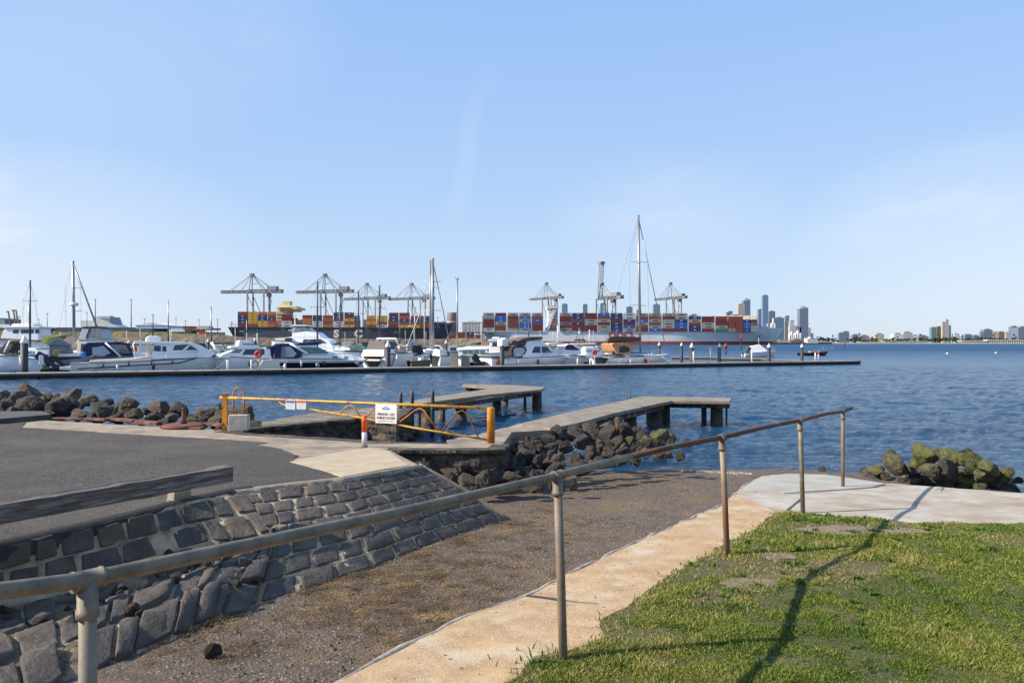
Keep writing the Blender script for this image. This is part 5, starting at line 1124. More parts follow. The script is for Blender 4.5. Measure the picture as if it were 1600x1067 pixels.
# --- the yacht at the pontoon end
_rs = random.Random(2)
def rnd_sc(): return _rs.choice([navyc, bluec, blackc, gelc, greenc, tealc])
def sail(name, label, Y, ps, pb, beam, ys, yb, mast, spread=(), boom=None, cover=None, hullm=gel, r=.12, stays=True, lean=0, furl=None, trunk=True, group='sailing yachts in the marina', mm=alu, fore=None, aft=None):
    b = Boat(name, label, 'sailing boat', Y, ps, pb, beam, group); b.hull(ys, yb, hullm, full=1.8, rake=.07, sm=hullm if hullm is not gel else greyp)
    mx_, mt, mbm = mast
    if trunk: 
        q0, q1 = lerp(ps, pb, .28), lerp(ps, pb, .72); b.slab('coachroof', gel, [(q0, ys), (q0, ys - .38 / b.s), (lerp(q0, q1, .7), ys - .36 / b.s), (q1, yb)], .6, .45)
        b.win([(lerp(q0, q1, .15), ys - .14 / b.s), (lerp(q0, q1, .15), ys - .27 / b.s), (lerp(q0, q1, .6), ys - .27 / b.s), (lerp(q0, q1, .66), ys - .14 / b.s)])
    b.tube('mast', [(mx_ + lean, mbm, 0), (mx_, mt, 0)], [r, r * .8], mm, 8)
    for sp in spread: b.tube('spreader', [(mx_ - 1.0 / b.s, sp, 0), (mx_ + 1.0 / b.s, sp, 0)], .03, mm, 5)
    if spread:
        for sg in (-1, 1): b.tube('shroud', [(mx_, mt + 3, 0), (mx_ + sg * .4, spread[0], sg * .9), (mx_ + lean, mbm, sg * .9)], .010, dalu, 4)
    b.tube('masthead_gear', [(mx_ - 1.5, mt - .5, 0), (mx_ + 2.5, mt - 1, 0)], .04, dalu, 5)
    if stays: b.tube('forestay', [(fore[0] if fore else pb, fore[1] if fore else yb, 0), (mx_, mt + 2, 0)], furl or .013, mm if furl else dalu, 5); b.tube('backstay', [(aft[0] if aft else ps, aft[1] if aft else ys, 0), (mx_, mt + 1, 0)], .010, dalu, 4)
    if boom:
        b.tube('boom', [(boom[0], boom[1], 0), (boom[2], boom[3], 0)], .08, alu, 6)
        if not cover: b.tube('furled_sail', [(boom[0] + .5, boom[1] - 1, 0), (boom[2] - .5, boom[3] - 1.6, 0)], [.12, .2], rnd_sc(), 7)
    if cover: b.slab('sail_cover', cover[0], cover[1], .12, .08, bev=.05)
    return b
b_ = sail('sailing_yacht', 'white sailing yacht with tall mast, brown boom cover and tan dodger at the pontoon', -1, 934, 1050, 3.9, 558, 554, (998, 337, 552), (409, 477), (946, 535, 998, 533), None, r=.17, lean=3, furl=.055, fore=(1046, 545), mm=alu)
b_.slab('sail_cover', mat('olive_brown_cover', (.12, .085, .055), (.085, .065, .045), 3, .9), [(944, 534), (948, 527), (956, 525.5), (1000, 526.5), (1001, 533.5), (960, 533)], .14, .10); b_.slab('dodger', tanc, [(944, 538), (948, 536), (964, 536), (976, 539), (981, 545), (972, 552), (950, 552)], .7, .55); b_.win([(954, 550), (956, 542), (964, 540), (972, 543), (972, 549), (962, 551)], blk)
b_.slab('helm_canvas', brownc, [(944, 554), (945, 548), (960, 547), (960, 555)], .6); b_.bowrail(1010, .55); b_.fender(996, 567, .5, mat('orange_fender', (.7, .12, .03), None, 4, .6)); b_.slab('liferaft_hump', greyp, [(984, 553), (988, 549.5), (1000, 550), (1010, 554)], .4, .3)
b_.tube('pushpit', [(940, 560, .9), (938, 552, .9), (938, 552, -.9), (940, 560, -.9)], .03, stain)
sail('sailing_yacht', 'sailing yacht with a single grey mast and slim stay, leftmost mast of all', 98, 20, 66, 3, 551, 549, (47, 439, 543), (470,), None, None, r=.13, mm=dalu, fore=(66, 530))
sail('sailing_yacht', 'yacht with grey mast, radar dome and thick dark furled jib left of sport cruisers', 88, 84, 150, 3.4, 553, 550, (114, 409, 534), (450, 486), None, None, r=.17, furl=.10, fore=(152, 512), mm=alu, lean=2).tube('radar_dome', [(116, 473, 0), (116, 478, 0)], .45, gel, 10)
b_ = sail('sailing_yacht', 'blue hulled yacht with bare tall dark mast near the flybridge motor yacht bow', 96, 470, 545, 3.2, 549, 546, (496, 441, 545), (480,), None, None, r=.12, mm=dalu, fore=(522, 538))
sail('sailing_yacht', 'yacht with short grey mast right of the letter C on the dark ship', 100, 540, 596, 3.2, 547, 545, (560, 456, 541), (490,), None, None, r=.12, mm=dalu)
sail('sailing_yacht', 'yacht with tall thin mast and dark boat cover beside the second big pile', 104, 570, 640, 3.2, 546, 544, (593, 447, 541), (482,), None, None, r=.12, mm=dalu, fore=(616, 531))
sail('sailing_yacht', 'white ketch with the thick twin pale mast in the middle of the marina', 92, 640, 712, 3.6, 551, 548, (676, 405, 546), (440, 485), None, None, r=.22, furl=.06, fore=(702, 532), mm=alu)
sail('sailing_yacht', 'yacht with the second pale mast just left of the thick one', 98, 655, 700, 3.2, 549, 547, (672.5, 408, 546), (450,), None, None, r=.14, mm=alu, stays=False)
sail('sailing_yacht', 'yacht with slim grey mast and wind vanes at its head right of the thick mast', 100, 690, 742, 3.2, 547, 545, (714.5, 437, 545), (), None, None, r=.13, mm=alu, stays=False).tube('wind_vane', [(711, 433, 0), (714.5, 437, 0), (717, 434, 0)], .05, dalu, 5)
sail('sailing_yacht', 'white boat with a white slanting stay to the right of the two small cruisers', 100, 655, 600, 3, 548, 546, (663, 470, 540), (), None, None, r=.06, mm=gelc, furl=.05, fore=(636, 540), stays=True)
sail('sailing_yacht', 'boat with short white pole mast in front of the grey container ship', 96, 850, 900, 3, 549, 547, (871, 508, 540), (), None, None, r=.06, mm=gel, stays=False)
b_ = Boat('motor_boat', 'small white cabin boat moored alone in open water right of the pontoon', 'motor boat', 150, 1161, 1213, 2.6)
b_.hull(551, 547.5, gel, full=2.0, boot=gel); b_.slab('cabin', gel, [(1170, 551), (1173, 541), (1186, 538.5), (1191, 543), (1198, 548), (1198, 551)], .75, .6); b_.slab('canopy', dalu, [(1162, 551), (1168, 542), (1174, 542), (1174, 551)], .72, .6); b_.win([(1172, 548), (1173, 542.5), (1180, 542.5), (1180, 548)], vinyl); b_.tube('aerial', [(1186, 539, 0), (1185, 528, 0)], .03, gel)
b_ = Boat('rowing_boat', 'dark varnished open launch moored beyond the tip of the pontoon', 'rowing boat', 165, 1248, 1294, 2.2)
b_.hull(551.5, 549, mat('dark_varnish', (.05, .03, .025), None, 3, .5), full=2.0, boot=blk); b_.slab('thwart_cover', mat('pinkish_cover', (.35, .2, .16), None, 4, .8), [(1264, 552), (1265, 548.5), (1286, 549), (1287, 552)], .6)
# extra boats whose tops show in the back rows
rnd = random.Random(77)
backs = [(196, 236, 96, 'white cabin boat with pale canopy just above the pilothouse cruiser roof', gelc), (240, 285, 100, 'white sloop hull behind the navy canopied cruiser', gel), (176, 214, 104, 'grey boat with stainless gantry in the back row at left', greyp), (548, 596, 108, 'white runabout in the back row below the letter C', gel),
         (610, 655, 108, 'white launch in the back row right of the second big pile', gel), (640, 690, 112, 'grey boat in the back row beneath the dark ship bow', greyp), (712, 758, 104, 'white launch in the back row left of the mid pontoon pile', gel), (820, 868, 112, 'cream boat in the back row beneath the grey ship', gelc), (905, 950, 108, 'white boat in the back row left of the tan dodger', gel), (395, 440, 104, 'white launch with dinghies on deck behind the life ring stand', gel), (690, 730, 92, 'pale blue launch in the back row beside the thick mast', vinyl_l), (150, 190, 116, 'small cream cruiser furthest back above the navy canopy', gelc)]
more = [(20, 60, 112, 'white boat in the rearmost row right of the trawler yacht', gel), (70, 112, 118, 'white boat in the rearmost row above the olive boom tent', gel), (262, 300, 110, 'white cabin boat in the rearmost row above the pilothouse windscreen', gel), (300, 338, 116, 'white boat in the rearmost row above the pilothouse bow', gel), (338, 372, 112, 'grey cabin boat in the rearmost row over the porthole cruiser bow', greyp), (368, 400, 120, 'cream boat in the rearmost row over the porthole cruiser', gelc),
        (520, 556, 118, 'white boat in the rearmost row over the navy cruiser bow', gel), (584, 622, 120, 'white boat in the rearmost row left of the second big pile', gel), (664, 704, 118, 'white boat in the rearmost row under the thick pale mast', gel), (736, 772, 114, 'white boat in the rearmost row left of the hardtop cruiser', gel), (786, 826, 120, 'grey boat in the rearmost row over the brown bimini', greyp), (848, 880, 120, 'white boat in the rearmost row right of the brown bimini', gel), (926, 962, 116, 'white boat in the rearmost row over the tan dodger', gel), (632, 660, 90, 'white cabin boat in the middle row beside the small tinny', gel), (566, 592, 96, 'white cabin boat in the middle row left of the stern view cruiser', gel)]
for a, c, Y, lab, mm in backs + more:
    b_ = Boat('motor_launch', lab, 'motor boat', Y, a, c, 3.2, gB); s_ = 1 / b_.s; wl = b_.wl; b_.hull(wl - 1.15 * s_, wl - 1.45 * s_, gel, full=2.2); h_ = rnd.uniform(.8, 1.2) * s_; k_ = (c - a)
    b_.slab('cabin', mm, [(a + k_ * .3, wl - 1.1 * s_), (a + k_ * .32, wl - 1.2 * s_ - h_), (a + k_ * .6, wl - 1.2 * s_ - h_), (a + k_ * .78, wl - 1.3 * s_)], .72, .6)
    b_.win([(a + k_ * .36, wl - 1.3 * s_ - h_ * .2), (a + k_ * .36, wl - 1.2 * s_ - h_ * .85), (a + k_ * .58, wl - 1.2 * s_ - h_ * .85), (a + k_ * .66, wl - 1.3 * s_ - h_ * .2)])
    if rnd.random() < .6: b_.slab('bimini', rnd.choice([navyc, blackc, gelc, tealc]), [(a + k_ * .05, wl - 1.3 * s_ - h_), (a + k_ * .08, wl - 1.45 * s_ - h_), (a + k_ * .34, wl - 1.45 * s_ - h_), (a + k_ * .36, wl - 1.3 * s_ - h_)], .7)
    if rnd.random() < .5: b_.tube('aerial', [(a + k_ * .5, wl - 1.2 * s_ - h_, .3), (a + k_ * .5, wl - 3.4 * s_ - h_, .3)], .02, gel, 4)

for mx_, mt, Y, lab, ps, pb in ((22, 512, 106, 'small sloop with short bare mast at the far left edge', 5, 45), (60, 500, 110, 'small sloop with short mast just right of the leftmost yacht', 48, 84), (402, 517, 108, 'small sloop whose low mast stands right of the porthole cruiser', 388, 424), (461, 494, 112, 'small sloop with low mast over the flybridge motor yacht', 445, 486), (531, 478, 110, 'small sloop with slim mast right of the letter S', 515, 556), (625, 500, 112, 'small sloop with low mast left of the slanting stay', 606, 648), (752, 505, 108, 'small sloop with low mast left of the hardtop cruiser', 736, 776), (826, 498, 112, 'small sloop with slim mast behind the brown bimini', 808, 850), (921, 515, 110, 'small sloop with low mast behind the covered jet ski', 902, 944), (648, 482, 114, 'small sloop with slim mast left of the thick pale masts', 630, 670)):
    sail('sailing_yacht', lab, Y, ps, pb, 2.6, 547 - (Y - 106) * .1, 545 - (Y - 106) * .1, (mx_, mt, 543), (lerp(mt, 543, .45),), (mx_ - 12, 539, mx_, 538), None, r=.09, mm=rnd.choice([alu, dalu, gelc]))
# --- pontoon, piles, fittings
pont_m = mat('pontoon_deck', (.34, .30, .25), (.26, .23, .2), 2, .85, stretch=(1, 6, 1)); pont_s = mat('pontoon_float', (.028, .02, .014), (.05, .035, .022), 1.2, .8, bump=.5, bscale=4, bdist=.1, c3=(.09, .065, .04), s3=.8, lo3=.55, hi3=.7)
def ppt(px, off=0.0): y = 593 - 24 * px / 1345; Y = 2.75 * F / (y - HZ); return W(px, y, Y) + Vector((0, off, 0))
A_, B_ = ppt(-250), ppt(1345); dvec = (B_ - A_).normalized(); nvec = Vector((-dvec.y, dvec.x, 0)); PL = (B_ - A_).length
pon = empty('pontoon', (A_.x, A_.y, WZ), math.atan2(dvec.y, dvec.x), 'long floating marina pontoon with dark fender side running across the bay', 'pontoon')
x = 0; i = 0
while x < PL:
    l = min(11.8, PL - x); k = MB(); k.box((x + l / 2, 1.1, -.02), (l - .12, 2.2, .74)); k.build('float', pont_s, pon, bevel=.03)
    k = MB(); k.box((x + l / 2, 1.1, .40), (l - .04, 2.3, .09)); k.build('deck', pont_m, pon); x += 11.8
k = MB(); k.box((PL / 2, -.06, .27), (PL, .10, .12)); k.build('waler', mat('waler_timber', (.07, .045, .03), (.04, .028, .02), 1.5, .8, stretch=(1, 8, 8)), pon)
for px in range(20, 1340, 64):
    q = ppt(px); x = (q - A_).length; k = MB(); k.tube([(x - .14, .12, .46), (x - .1, .12, .54), (x + .1, .12, .54), (x + .14, .12, .46)], .03, 5); k.build('cleat', blk, pon)
pile_b = mat('black_pile_sleeve', (.022, .022, .026), (.035, .034, .038), 2, .6); cone_m = mat('white_pile_cap', (.75, .75, .74), None, 3, .5)
def pile(px, ytip, Y, rw, label):
    p = W(px, ytip, Y); zt = p.z - WZ; e = empty('pile', (p.x, p.y, WZ), 0, label, 'pile', 'black mooring piles with white cone caps')
    r = rw; ch_ = r * 2.1; k = MB(); k.lathe([(r, -2), (r, zt - ch_ - .05)], n=18); k.build('shaft', pile_b, e); k = MB(); k.lathe([(r * 1.06, zt - ch_ - .35 * r), (r * 1.08, zt - ch_), (r * .55, zt - ch_ * .45), (.03, zt)], n=18); k.build('cap', cone_m, e)
for px, yt, wd, lab in ((38, 523, 11, 'thick black pile with white cone cap, leftmost along the pontoon'), (606, 532, 8.5, 'black pile with white cone cap in front of the stern view cruisers'), (784.5, 532, 7, 'black pile with white cone cap at the stern of the brown bimini cruiser'), (1081, 535.5, 6.2, 'black pile with white cone cap right of the yacht bow, nearest of three'), (1124, 536, 5, 'black pile with white cone cap midway along the empty pontoon'), (1201.5, 536.5, 5.4, 'black pile with white cone cap beside the lone moored cabin boat'), (1253, 537, 4.6, 'black pile with white cone cap nearest the pontoon tip')):
    Y = ppt(px).y + 2.5; pile(px, yt, Y, wd / 2 / F * Y, lab)
for px, yt, Y, wd, lab in ((1030, 534.5, 112, 4.4, 'distant black capped pile directly above the yacht bow'), (1065, 535, 106, 4.4, 'distant black capped pile between the yacht bow and the nearer pile'), (868, 534, 92, 5, 'black capped pile between the brown bimini cruiser and the express cruiser'), (697, 531.5, 96, 4.2, 'black capped pile behind the power pedestals'), (325, 529, 88, 4.6, 'black capped pile above the pilothouse cruiser bow'), (398, 528, 100, 4, 'black capped pile behind the flybridge of the porthole cruiser'), (947, 538, 96, 4, 'black capped pile just left of the tan dodger'), (201, 531, 98, 4, 'black capped pile behind the navy canopy')):
    pile(px, yt, Y, wd / 2 / F * Y, lab)
def simple(name, label, cat, fn, m, loc, group=None, rz=0, bevel=0):
    k = MB(); fn(k); return tag(k.build(name, m, None, loc=loc, rz=rz, bevel=bevel), label, cat, group)
ped_m = mat('pedestal_grey', (.30, .26, .21), (.22, .19, .16), 3, .8)
for px, w_, yt, lab in ((717, 12, 548, 'taller grey power pedestal cabinet on the pontoon'), (735, 13, 555, 'shorter grey power pedestal cabinet on the pontoon')):
    q = ppt(px) + nvec * 1.2; hgt = (571 - yt) / F * q.y; simple('power_pedestal', lab, 'cabinet', lambda k: (k.box((0, 0, hgt / 2), (w_ / F * q.y, .7, hgt)), k.box((0, 0, hgt + .03), (w_ / F * q.y + .08, .78, .06))), ped_m, Vector((q.x, q.y, WZ + .44)), bevel=.02)
for px, yt, lab in ((359, 562, 'left white bollard post of two beside the porthole cruiser'), (397, 562, 'right white bollard post of two beside the porthole cruiser'), (1290, 551, 'left of two white posts at the pontoon tip'), (1295, 549, 'red topped white post at the pontoon tip'), (1098, 549, 'small white post on the far finger pontoon'), (1190, 551, 'small white post on the finger near the moored cabin boat'), (915, 560, 'white lift leg under the covered jet ski, left'), (935, 560, 'white lift leg under the covered jet ski, right')):
    q = ppt(px) + nvec * 1.6; hgt = max(.6, (CH - (yt - HZ) / F * q.y) - (WZ + .44)); r_ = .11 if px < 500 else .09
    e = empty('white_post', (q.x, q.y, WZ + .44), 0, lab, 'post'); k = MB(); k.lathe([(r_, 0), (r_, hgt - .12), (r_ * .6, hgt)], n=10); k.build('shaft', gel, e)
    if px == 1295: k = MB(); k.lathe([(r_ * 1.4, hgt - .35), (r_ * 1.4, hgt - .02)], n=10); k.build('red_box', red_p, e)
for px, yt, lab in ((408, 549, 'red life ring cabinet on a stand beside the navy sport cruiser'), (940, 548, 'red life ring cabinet on a stand beside the yacht stern')):
    q = ppt(px) + nvec * 1.4; zt = CH - (yt - HZ) / F * q.y - (WZ + .44); e = empty('life_ring_stand', (q.x, q.y, WZ + .44), 0, lab, 'life ring', 'life ring stands on the pontoon'); k = MB(); k.box((0, 0, zt * .45), (.12, .12, zt * .9)); k.build('stand', gelc, e)
    k = MB(); rr = .22 if px < 500 else .16; k.tube([(rr * math.cos(a), -.1, zt - rr + rr * math.sin(a)) for a in [j * math.pi / 8 for j in range(16)]], .13, 8, close=True); k.build('life_ring', red_p, e)
    if px < 500: k = MB(); k.tube([(-.3 + .26 * math.cos(a), -.1, .42 + .32 * math.sin(a)) for a in [j * math.pi / 8 for j in range(16)]], .05, 6, close=True); k.build('hose_coil', brownc, e)
# finger pontoons
for i, (px0, px1, yy, lab) in enumerate(((1050, 1122, 557.5, 'pale finger pontoon right of the yacht bow'), (1122, 1205, 559.5, 'pale finger pontoon in front of the moored cabin boat'), (1190, 1262, 562, 'pale finger pontoon reaching toward the tip'), (316, 345, 570, 'short wooden finger at the bow of the pilothouse cruiser'), (872, 915, 564, 'short timber finger beside the covered jet ski'))):
    p, q = G(px0, yy, lambda x, y: -.6), G(px1, yy + .6, lambda x, y: -.6); d = q - p; e = empty('finger_pontoon', (p.x, p.y, WZ), math.atan2(d.y, d.x), lab, 'pontoon', 'finger pontoons'); k = MB(); k.box((d.length / 2, .5, .06), (d.length, 1.0, .5)); k.build('float', pont_s, e); k = MB(); k.box((d.length / 2, .5, .36), (d.length, 1.06, .08)); k.build('deck', pont_m, e)
def lamp(px, yt, yb, Y, label, r=.10, head=True, m=alu, group='light poles'):
    p = W(px, yt, Y); h = (yb - yt) / F * Y; e = empty('light_pole', (p.x, p.y, p.z - h), 0, label, 'light pole', group); k = MB(); k.tube([(0, 0, 0), (0, 0, h)], [r, r * .6], 8); k.build('pole', m, e)
    if head: k = MB(); hw = 1.6 / F * Y; k.box((0, 0, h), (hw * 2, hw, hw * .5)); k.build('lamp_head', m, e)
lamp(330, 480, 545, 90, 'slim grey pole with loudspeakers behind the pilothouse cruiser bow', .10)
k = MB(); 
lamp(263, 469, 538, 92, 'plain pale pole rising behind the pilothouse cruiser', .09, False)
lamp(239, 492, 532, 92, 'short dark crane jib pole behind the hardtop', .08, True, dalu)
# channel markers and buoys
for px, yt, yb, Y, lab in ((1134, 536, 548, 190, 'red and white channel marker pole left of the moored cabin boat'), (1158, 521, 543, 330, 'tall red channel beacon in front of the grey ship bow'), (1319.5, 533, 546, 420, 'dark red channel beacon right of the pontoon tip')):
    p = W(px, yt, Y); e = empty('channel_marker', (p.x, p.y, WZ), 0, lab, 'marker', 'channel markers'); h = p.z - WZ; k = MB(); k.lathe([(.28, -1), (.2, h * .5)], n=10); k.build('pole', blk, e); k = MB(); k.lathe([(.34, h * .5), (.34, h * .8), (.1, h)], n=10); k.build('topmark', red_p, e)
p = W(1110, 545, 104); e = empty('round_sign', (p.x, p.y, WZ + .5), 0, 'small round pink sign on a thin post on the finger pontoon', 'sign'); k = MB(); k.tube([(0, 0, 0), (0, 0, p.z - WZ - .5)], .03, 5); k.build('post', gel, e); k = MB(); k.tube([(0, -.05, p.z - WZ - .5), (0, -.09, p.z - WZ - .5)], .22, 14); k.build('disc', mat('pink_disc', (.6, .25, .25), None, 3, .5), e)
for i, (px, py, Y) in enumerate(((1300, 540, 400), (1480, 554.5, 190), (1556, 553, 200), (1286, 543, 380))):
    p = W(px, py, Y); simple('buoy', f'small white mooring buoy, {ordw(i + 1) if i else "faintest"} of the specks on the open water at right' if False else ('small white mooring buoy near the far landing stage', 'small white buoy on the open water below the tall beige tower', 'small white buoy on the open water at far right', 'small white buoy beside the far breakwater end')[i], 'buoy', lambda k: k.lathe([(.08, -.2), (.26, 0), (.22, .2), (.06, .3)], n=12), gel, Vector((p.x, p.y, WZ)))
# ================================================================== breakwater and banks
bw_m = mat('breakwater_rock', (.15, .115, .08), (.07, .055, .042), .35, .95, bump=1, bscale=1.2, bdist=.5, c3=(.22, .17, .11), s3=.15, lo3=.5, hi3=.65)
def ridge(name, pts, m, seed=0, amp=.35, wd=6, base=-2.0, dens=1.2):
    "rubble ridge along pts = (px, ytop, Y)"
    mb = MB(); P = []
    for (a, b_) in zip(pts[:-1], pts[1:]):
        p, q = W(*a), W(*b_); n = max(2, int((q - p).length / dens))
        P += [lerp(p, q, k / n) for k in range(n)]
    P.append(W(*pts[-1])); pr = [(-1.5, 0), (-1, .35), (-.6, .72), (-.25, .97), (.25, 1), (.7, .8), (1.5, 0)]
    for i, p in enumerate(P):
        for j, (o, h) in enumerate(pr):
            v = Vector((p.x, p.y + o * wd, base + (p.z - base) * h)); a = amp * (1 if 0 < j < 6 else 0)
            mb.v.append((v.x + a * noise.noise(v * .8 + Vector((seed, 0, 0))), v.y + a * noise.noise(v * .8 + Vector((0, 9, 0))), v.z + a * noise.noise(v * .9 + Vector((0, 0, 5 + seed)))))
    for i in range(len(P) - 1):
        for j in range(6): mb.face((i * 7 + j, i * 7 + j + 1, (i + 1) * 7 + j + 1, (i + 1) * 7 + j))
    return struct(mb.build(name, m))
ridge('breakwater', [(-700, 526, 250), (0, 526.5, 250), (400, 527, 250), (640, 529.5, 250), (700, 529.5, 250), (760, 528, 245), (800, 533, 245)], bw_m, 1, .5, 7)
grass_bank = mat('grassy_bank', (.11, .105, .03), (.16, .13, .05), .08, .95, bump=1, bscale=.8, bdist=.6, c3=(.07, .06, .03), s3=.12)
ridge('grassy_bank', [(-800, 513, 330), (60, 517, 330), (100, 518.5, 330), (180, 518, 330), (260, 519, 330), (350, 524, 330), (400, 531, 330)], grass_bank, 4, .9, 14, dens=2)
port_m = mat('port_ground', (.16, .145, .13), (.12, .11, .10), .02, .9)
k = MB(); k.add([(-3000, 760, 0.6), (-60, 760, .6), (-40, 1040, .6), (330, 1080, .6), (330, 2400, .6), (-3000, 2400, .6)], [(0, 1, 2, 3, 4, 5)]); k.add([(-3000, 760, .6), (-60, 760, .6), (-60, 760, -3), (-3000, 760, -3)], [(0, 1, 2, 3)]); k.add([(-40, 1040, .6), (330, 1080, .6), (330, 1080, -3), (-40, 1040, -3)], [(0, 1, 2, 3)]); struct(k.build('port_land', port_m))
shore_m = mat('far_shore', (.30, .27, .22), (.2, .19, .16), .01, .95)
k = MB(); sp_ = [(330, 2300), (700, 2300), (1000, 2350), (1600, 2300), (3000, 2200), (3200, 12000), (-6000, 12000), (-6000, 2450), (330, 2450)]
k.prism(sp_, -3, .7); struct(k.build('far_land', shore_m))
sand2 = mat('far_beach', (.46, .41, .33), (.38, .34, .28), .02, .95); k = MB(); k.add([(640, 2290, -.9), (1000, 2340, -.9), (1600, 2290, -.9), (1600, 2320, 1.3), (1000, 2372, 1.3), (640, 2320, 1.3)], [(0, 1, 2, 3, 4, 5)]); struct(k.build('beach', sand2))

# ================================================================== container ships
CC = {'M': (.20, .035, .035), 'R': (.26, .07, .045), 'B': (.02, .13, .42), 'b': (.035, .05, .14), 'C': (.42, .36, .26), 'G': (.20, .20, .20), 'L': (.30, .36, .30), 'W': (.58, .58, .54), 'O': (.50, .17, .035), 'T': (.02, .22, .20), 'Y': (.62, .36, .04), 'P': (.42, .10, .08)}
CN = {'M': 'maroon', 'R': 'rust red', 'B': 'bright blue', 'b': 'dark blue', 'C': 'cream', 'G': 'grey', 'L': 'pale green', 'W': 'white', 'O': 'orange', 'T': 'teal', 'Y': 'yellow', 'P': 'pink red'}
cm = {k_: mat('container_' + CN[k_].replace(' ', '_'), v, tuple(x * .8 for x in v), .15, .7) for k_, v in CC.items()}
cmesh = {}
def cont_mesh(key, L_, H_, D_, m):
    kk = (key, round(L_, 1), round(H_, 2))
    if kk in cmesh: return cmesh[kk]
    mb = MB(); n = int(L_ / .8); hw, hd, hh = L_ / 2, D_ / 2, H_ / 2; mb.box((0, 0, 0), (L_ - .1, D_ - .12, H_ - .1))
    for sx in (-1, 1):
        for sy in (-1, 1): mb.box((sx * (hw - .12), sy * (hd - .04), 0), (.26, .2, H_ - .02))
    for sy in (-1, 1):
        for sz in (-1, 1): mb.box((0, sy * (hd - .03), sz * (hh - .1)), (L_ - .5, .16, .18))
        for i in range(n): mb.box((-hw + .6 + i * (L_ - 1.2) / (n - 1), sy * (hd - .04), 0), (.36, .09, H_ - .42))
    mb.cur = 1
    if key in 'BbYWCG': mb.box((0, -hd - .1, 0), (L_ * (.2 if key in 'BbY' else .5), .12, H_ * .26))
    o = mb.build('shipping_container', [m, cm['W'] if key in 'Bb' else cm['b']]); me = o.data; bpy.data.objects.remove(o); cmesh[kk] = me; return me
def containers(stacks, Y, ybase, tier, ship, dy=0, depth=2.6):
    nst = len(stacks)
    for si, (x0, x1, s) in enumerate(stacks):
        tiers = s[::-1]; sc_ = Y / F; L_ = (x1 - x0) * sc_; H_ = tier * sc_
        for ti, ch in enumerate(tiers):
            if ch == ' ': continue
            p = W((x0 + x1) / 2, ybase[0] + (ybase[1] - ybase[0]) * si / max(1, nst - 1) - tier * (ti + .5), Y)
            o = bpy.data.objects.new('shipping_container', cont_mesh(ch, L_, H_, depth, cm[ch])); COL.objects.link(o); o.location = p + Vector((0, dy, 0))
            tag(o, f'{CN[ch]} container, {ordw(ti + 1)} tier of the {ordw(si + 1)} stack on the {ship}', 'shipping container', f'containers on the {ship}')
def ship(name, label, Y, ps, pb, ytop, ydeck, beam, m, low, bow_top, stern_rake=.0, lowz=1.5, bulb=False):
    e = empty(name, (W(ps, HZ, Y).x, Y + beam / 2, WZ), 0, label, 'container ship'); sc_ = Y / F; L_ = (pb - ps) * sc_; hz = CH - (ytop - HZ) / F * Y - WZ; hb_ = CH - (bow_top - HZ) / F * Y - WZ
    N_ = 40; rows_ = []
    for i in range(N_ + 1):
        t_ = i / N_; full = 1 if t_ < .72 else max(0.02, 1 - ((t_ - .72) / .28) ** 1.9); low_f = 1 if t_ < .6 else max(.015, 1 - ((t_ - .6) / .385) ** 1.6) if t_ < .985 else .01
        if t_ < .10: low_f = min(low_f, .3 + 7 * t_)
        z = hz if t_ < .80 else lerp(hz, hb_, clampf((t_ - .80) / .03) if False else (clampf((t_ - .80) / .10)))
        xr = lambda zz: t_ * L_ - (1 - zz / hz) * L_ * .045 * clampf((t_ - .8) / .2) + (1 - zz / hz) * L_ * .03 * clampf((.08 - t_) / .08)
        hb2 = beam / 2; prof = [(low_f * hb2, -4), (low_f * hb2, lowz), (lerp(low_f, full, .35) * hb2, lerp(lowz, hz, .4)), (lerp(low_f, full, .8) * hb2, hz * .8), (full * hb2, z)]
        rows_.append([(xr(min(zz, hz)), yy, zz) for yy, zz in prof])
    k = MB()
    for sg in (1, -1):
        o = len(k.v)
        for r_ in rows_: k.v += [(x, y * sg, z) for x, y, z in r_]
        for i in range(N_):
            for j in range(4): k.cur = 1 if j == 0 else 0; k.face((o + i * 5 + j, o + i * 5 + j + 1, o + (i + 1) * 5 + j + 1, o + (i + 1) * 5 + j), True)
        k.cur = 0; k.face([o + j for j in range(5)])
    k.build('hull', [m, low], e); d = MB()
    for r_ in rows_: x, y, z = r_[4]; d.v += [(x, y, z - .8), (x, -y, z - .8)]
    for i in range(N_): d.face((2 * i, 2 * i + 1, 2 * i + 3, 2 * i + 2))
    d.build('deck', mat('ship_deck', (.16, .10, .08), None, .1, .8), e); return e
shipgrey = mat('ship_grey_paint', (.72, .70, .66), (.62, .60, .56), .04, .6, c3=(.30, .28, .25), s3=.05, lo3=.6, hi3=.8); shipnavy = mat('ship_navy_paint', (.045, .055, .085), (.035, .042, .065), .04, .6, stretch=(6, 1, 1)); boot_r = mat('red_boot_topping', (.28, .07, .05), (.22, .06, .045), .1, .7); boot_k = mat('dark_boot_topping', (.06, .045, .05), None, .1, .7)
steelw = mat('white_ship_steel', (.68, .68, .66), (.58, .57, .54), .1, .6); cream_s = mat('cream_ship_steel', (.66, .52, .26), (.56, .44, .22), .1, .6); lash = mat('lashing_steel', (.36, .34, .30), None, .2, .7)
def lx(e, px, Y): return W(px, HZ, Y).x - e.location.x
def lz_(py, Y): return CH - (py - HZ) / F * Y - WZ
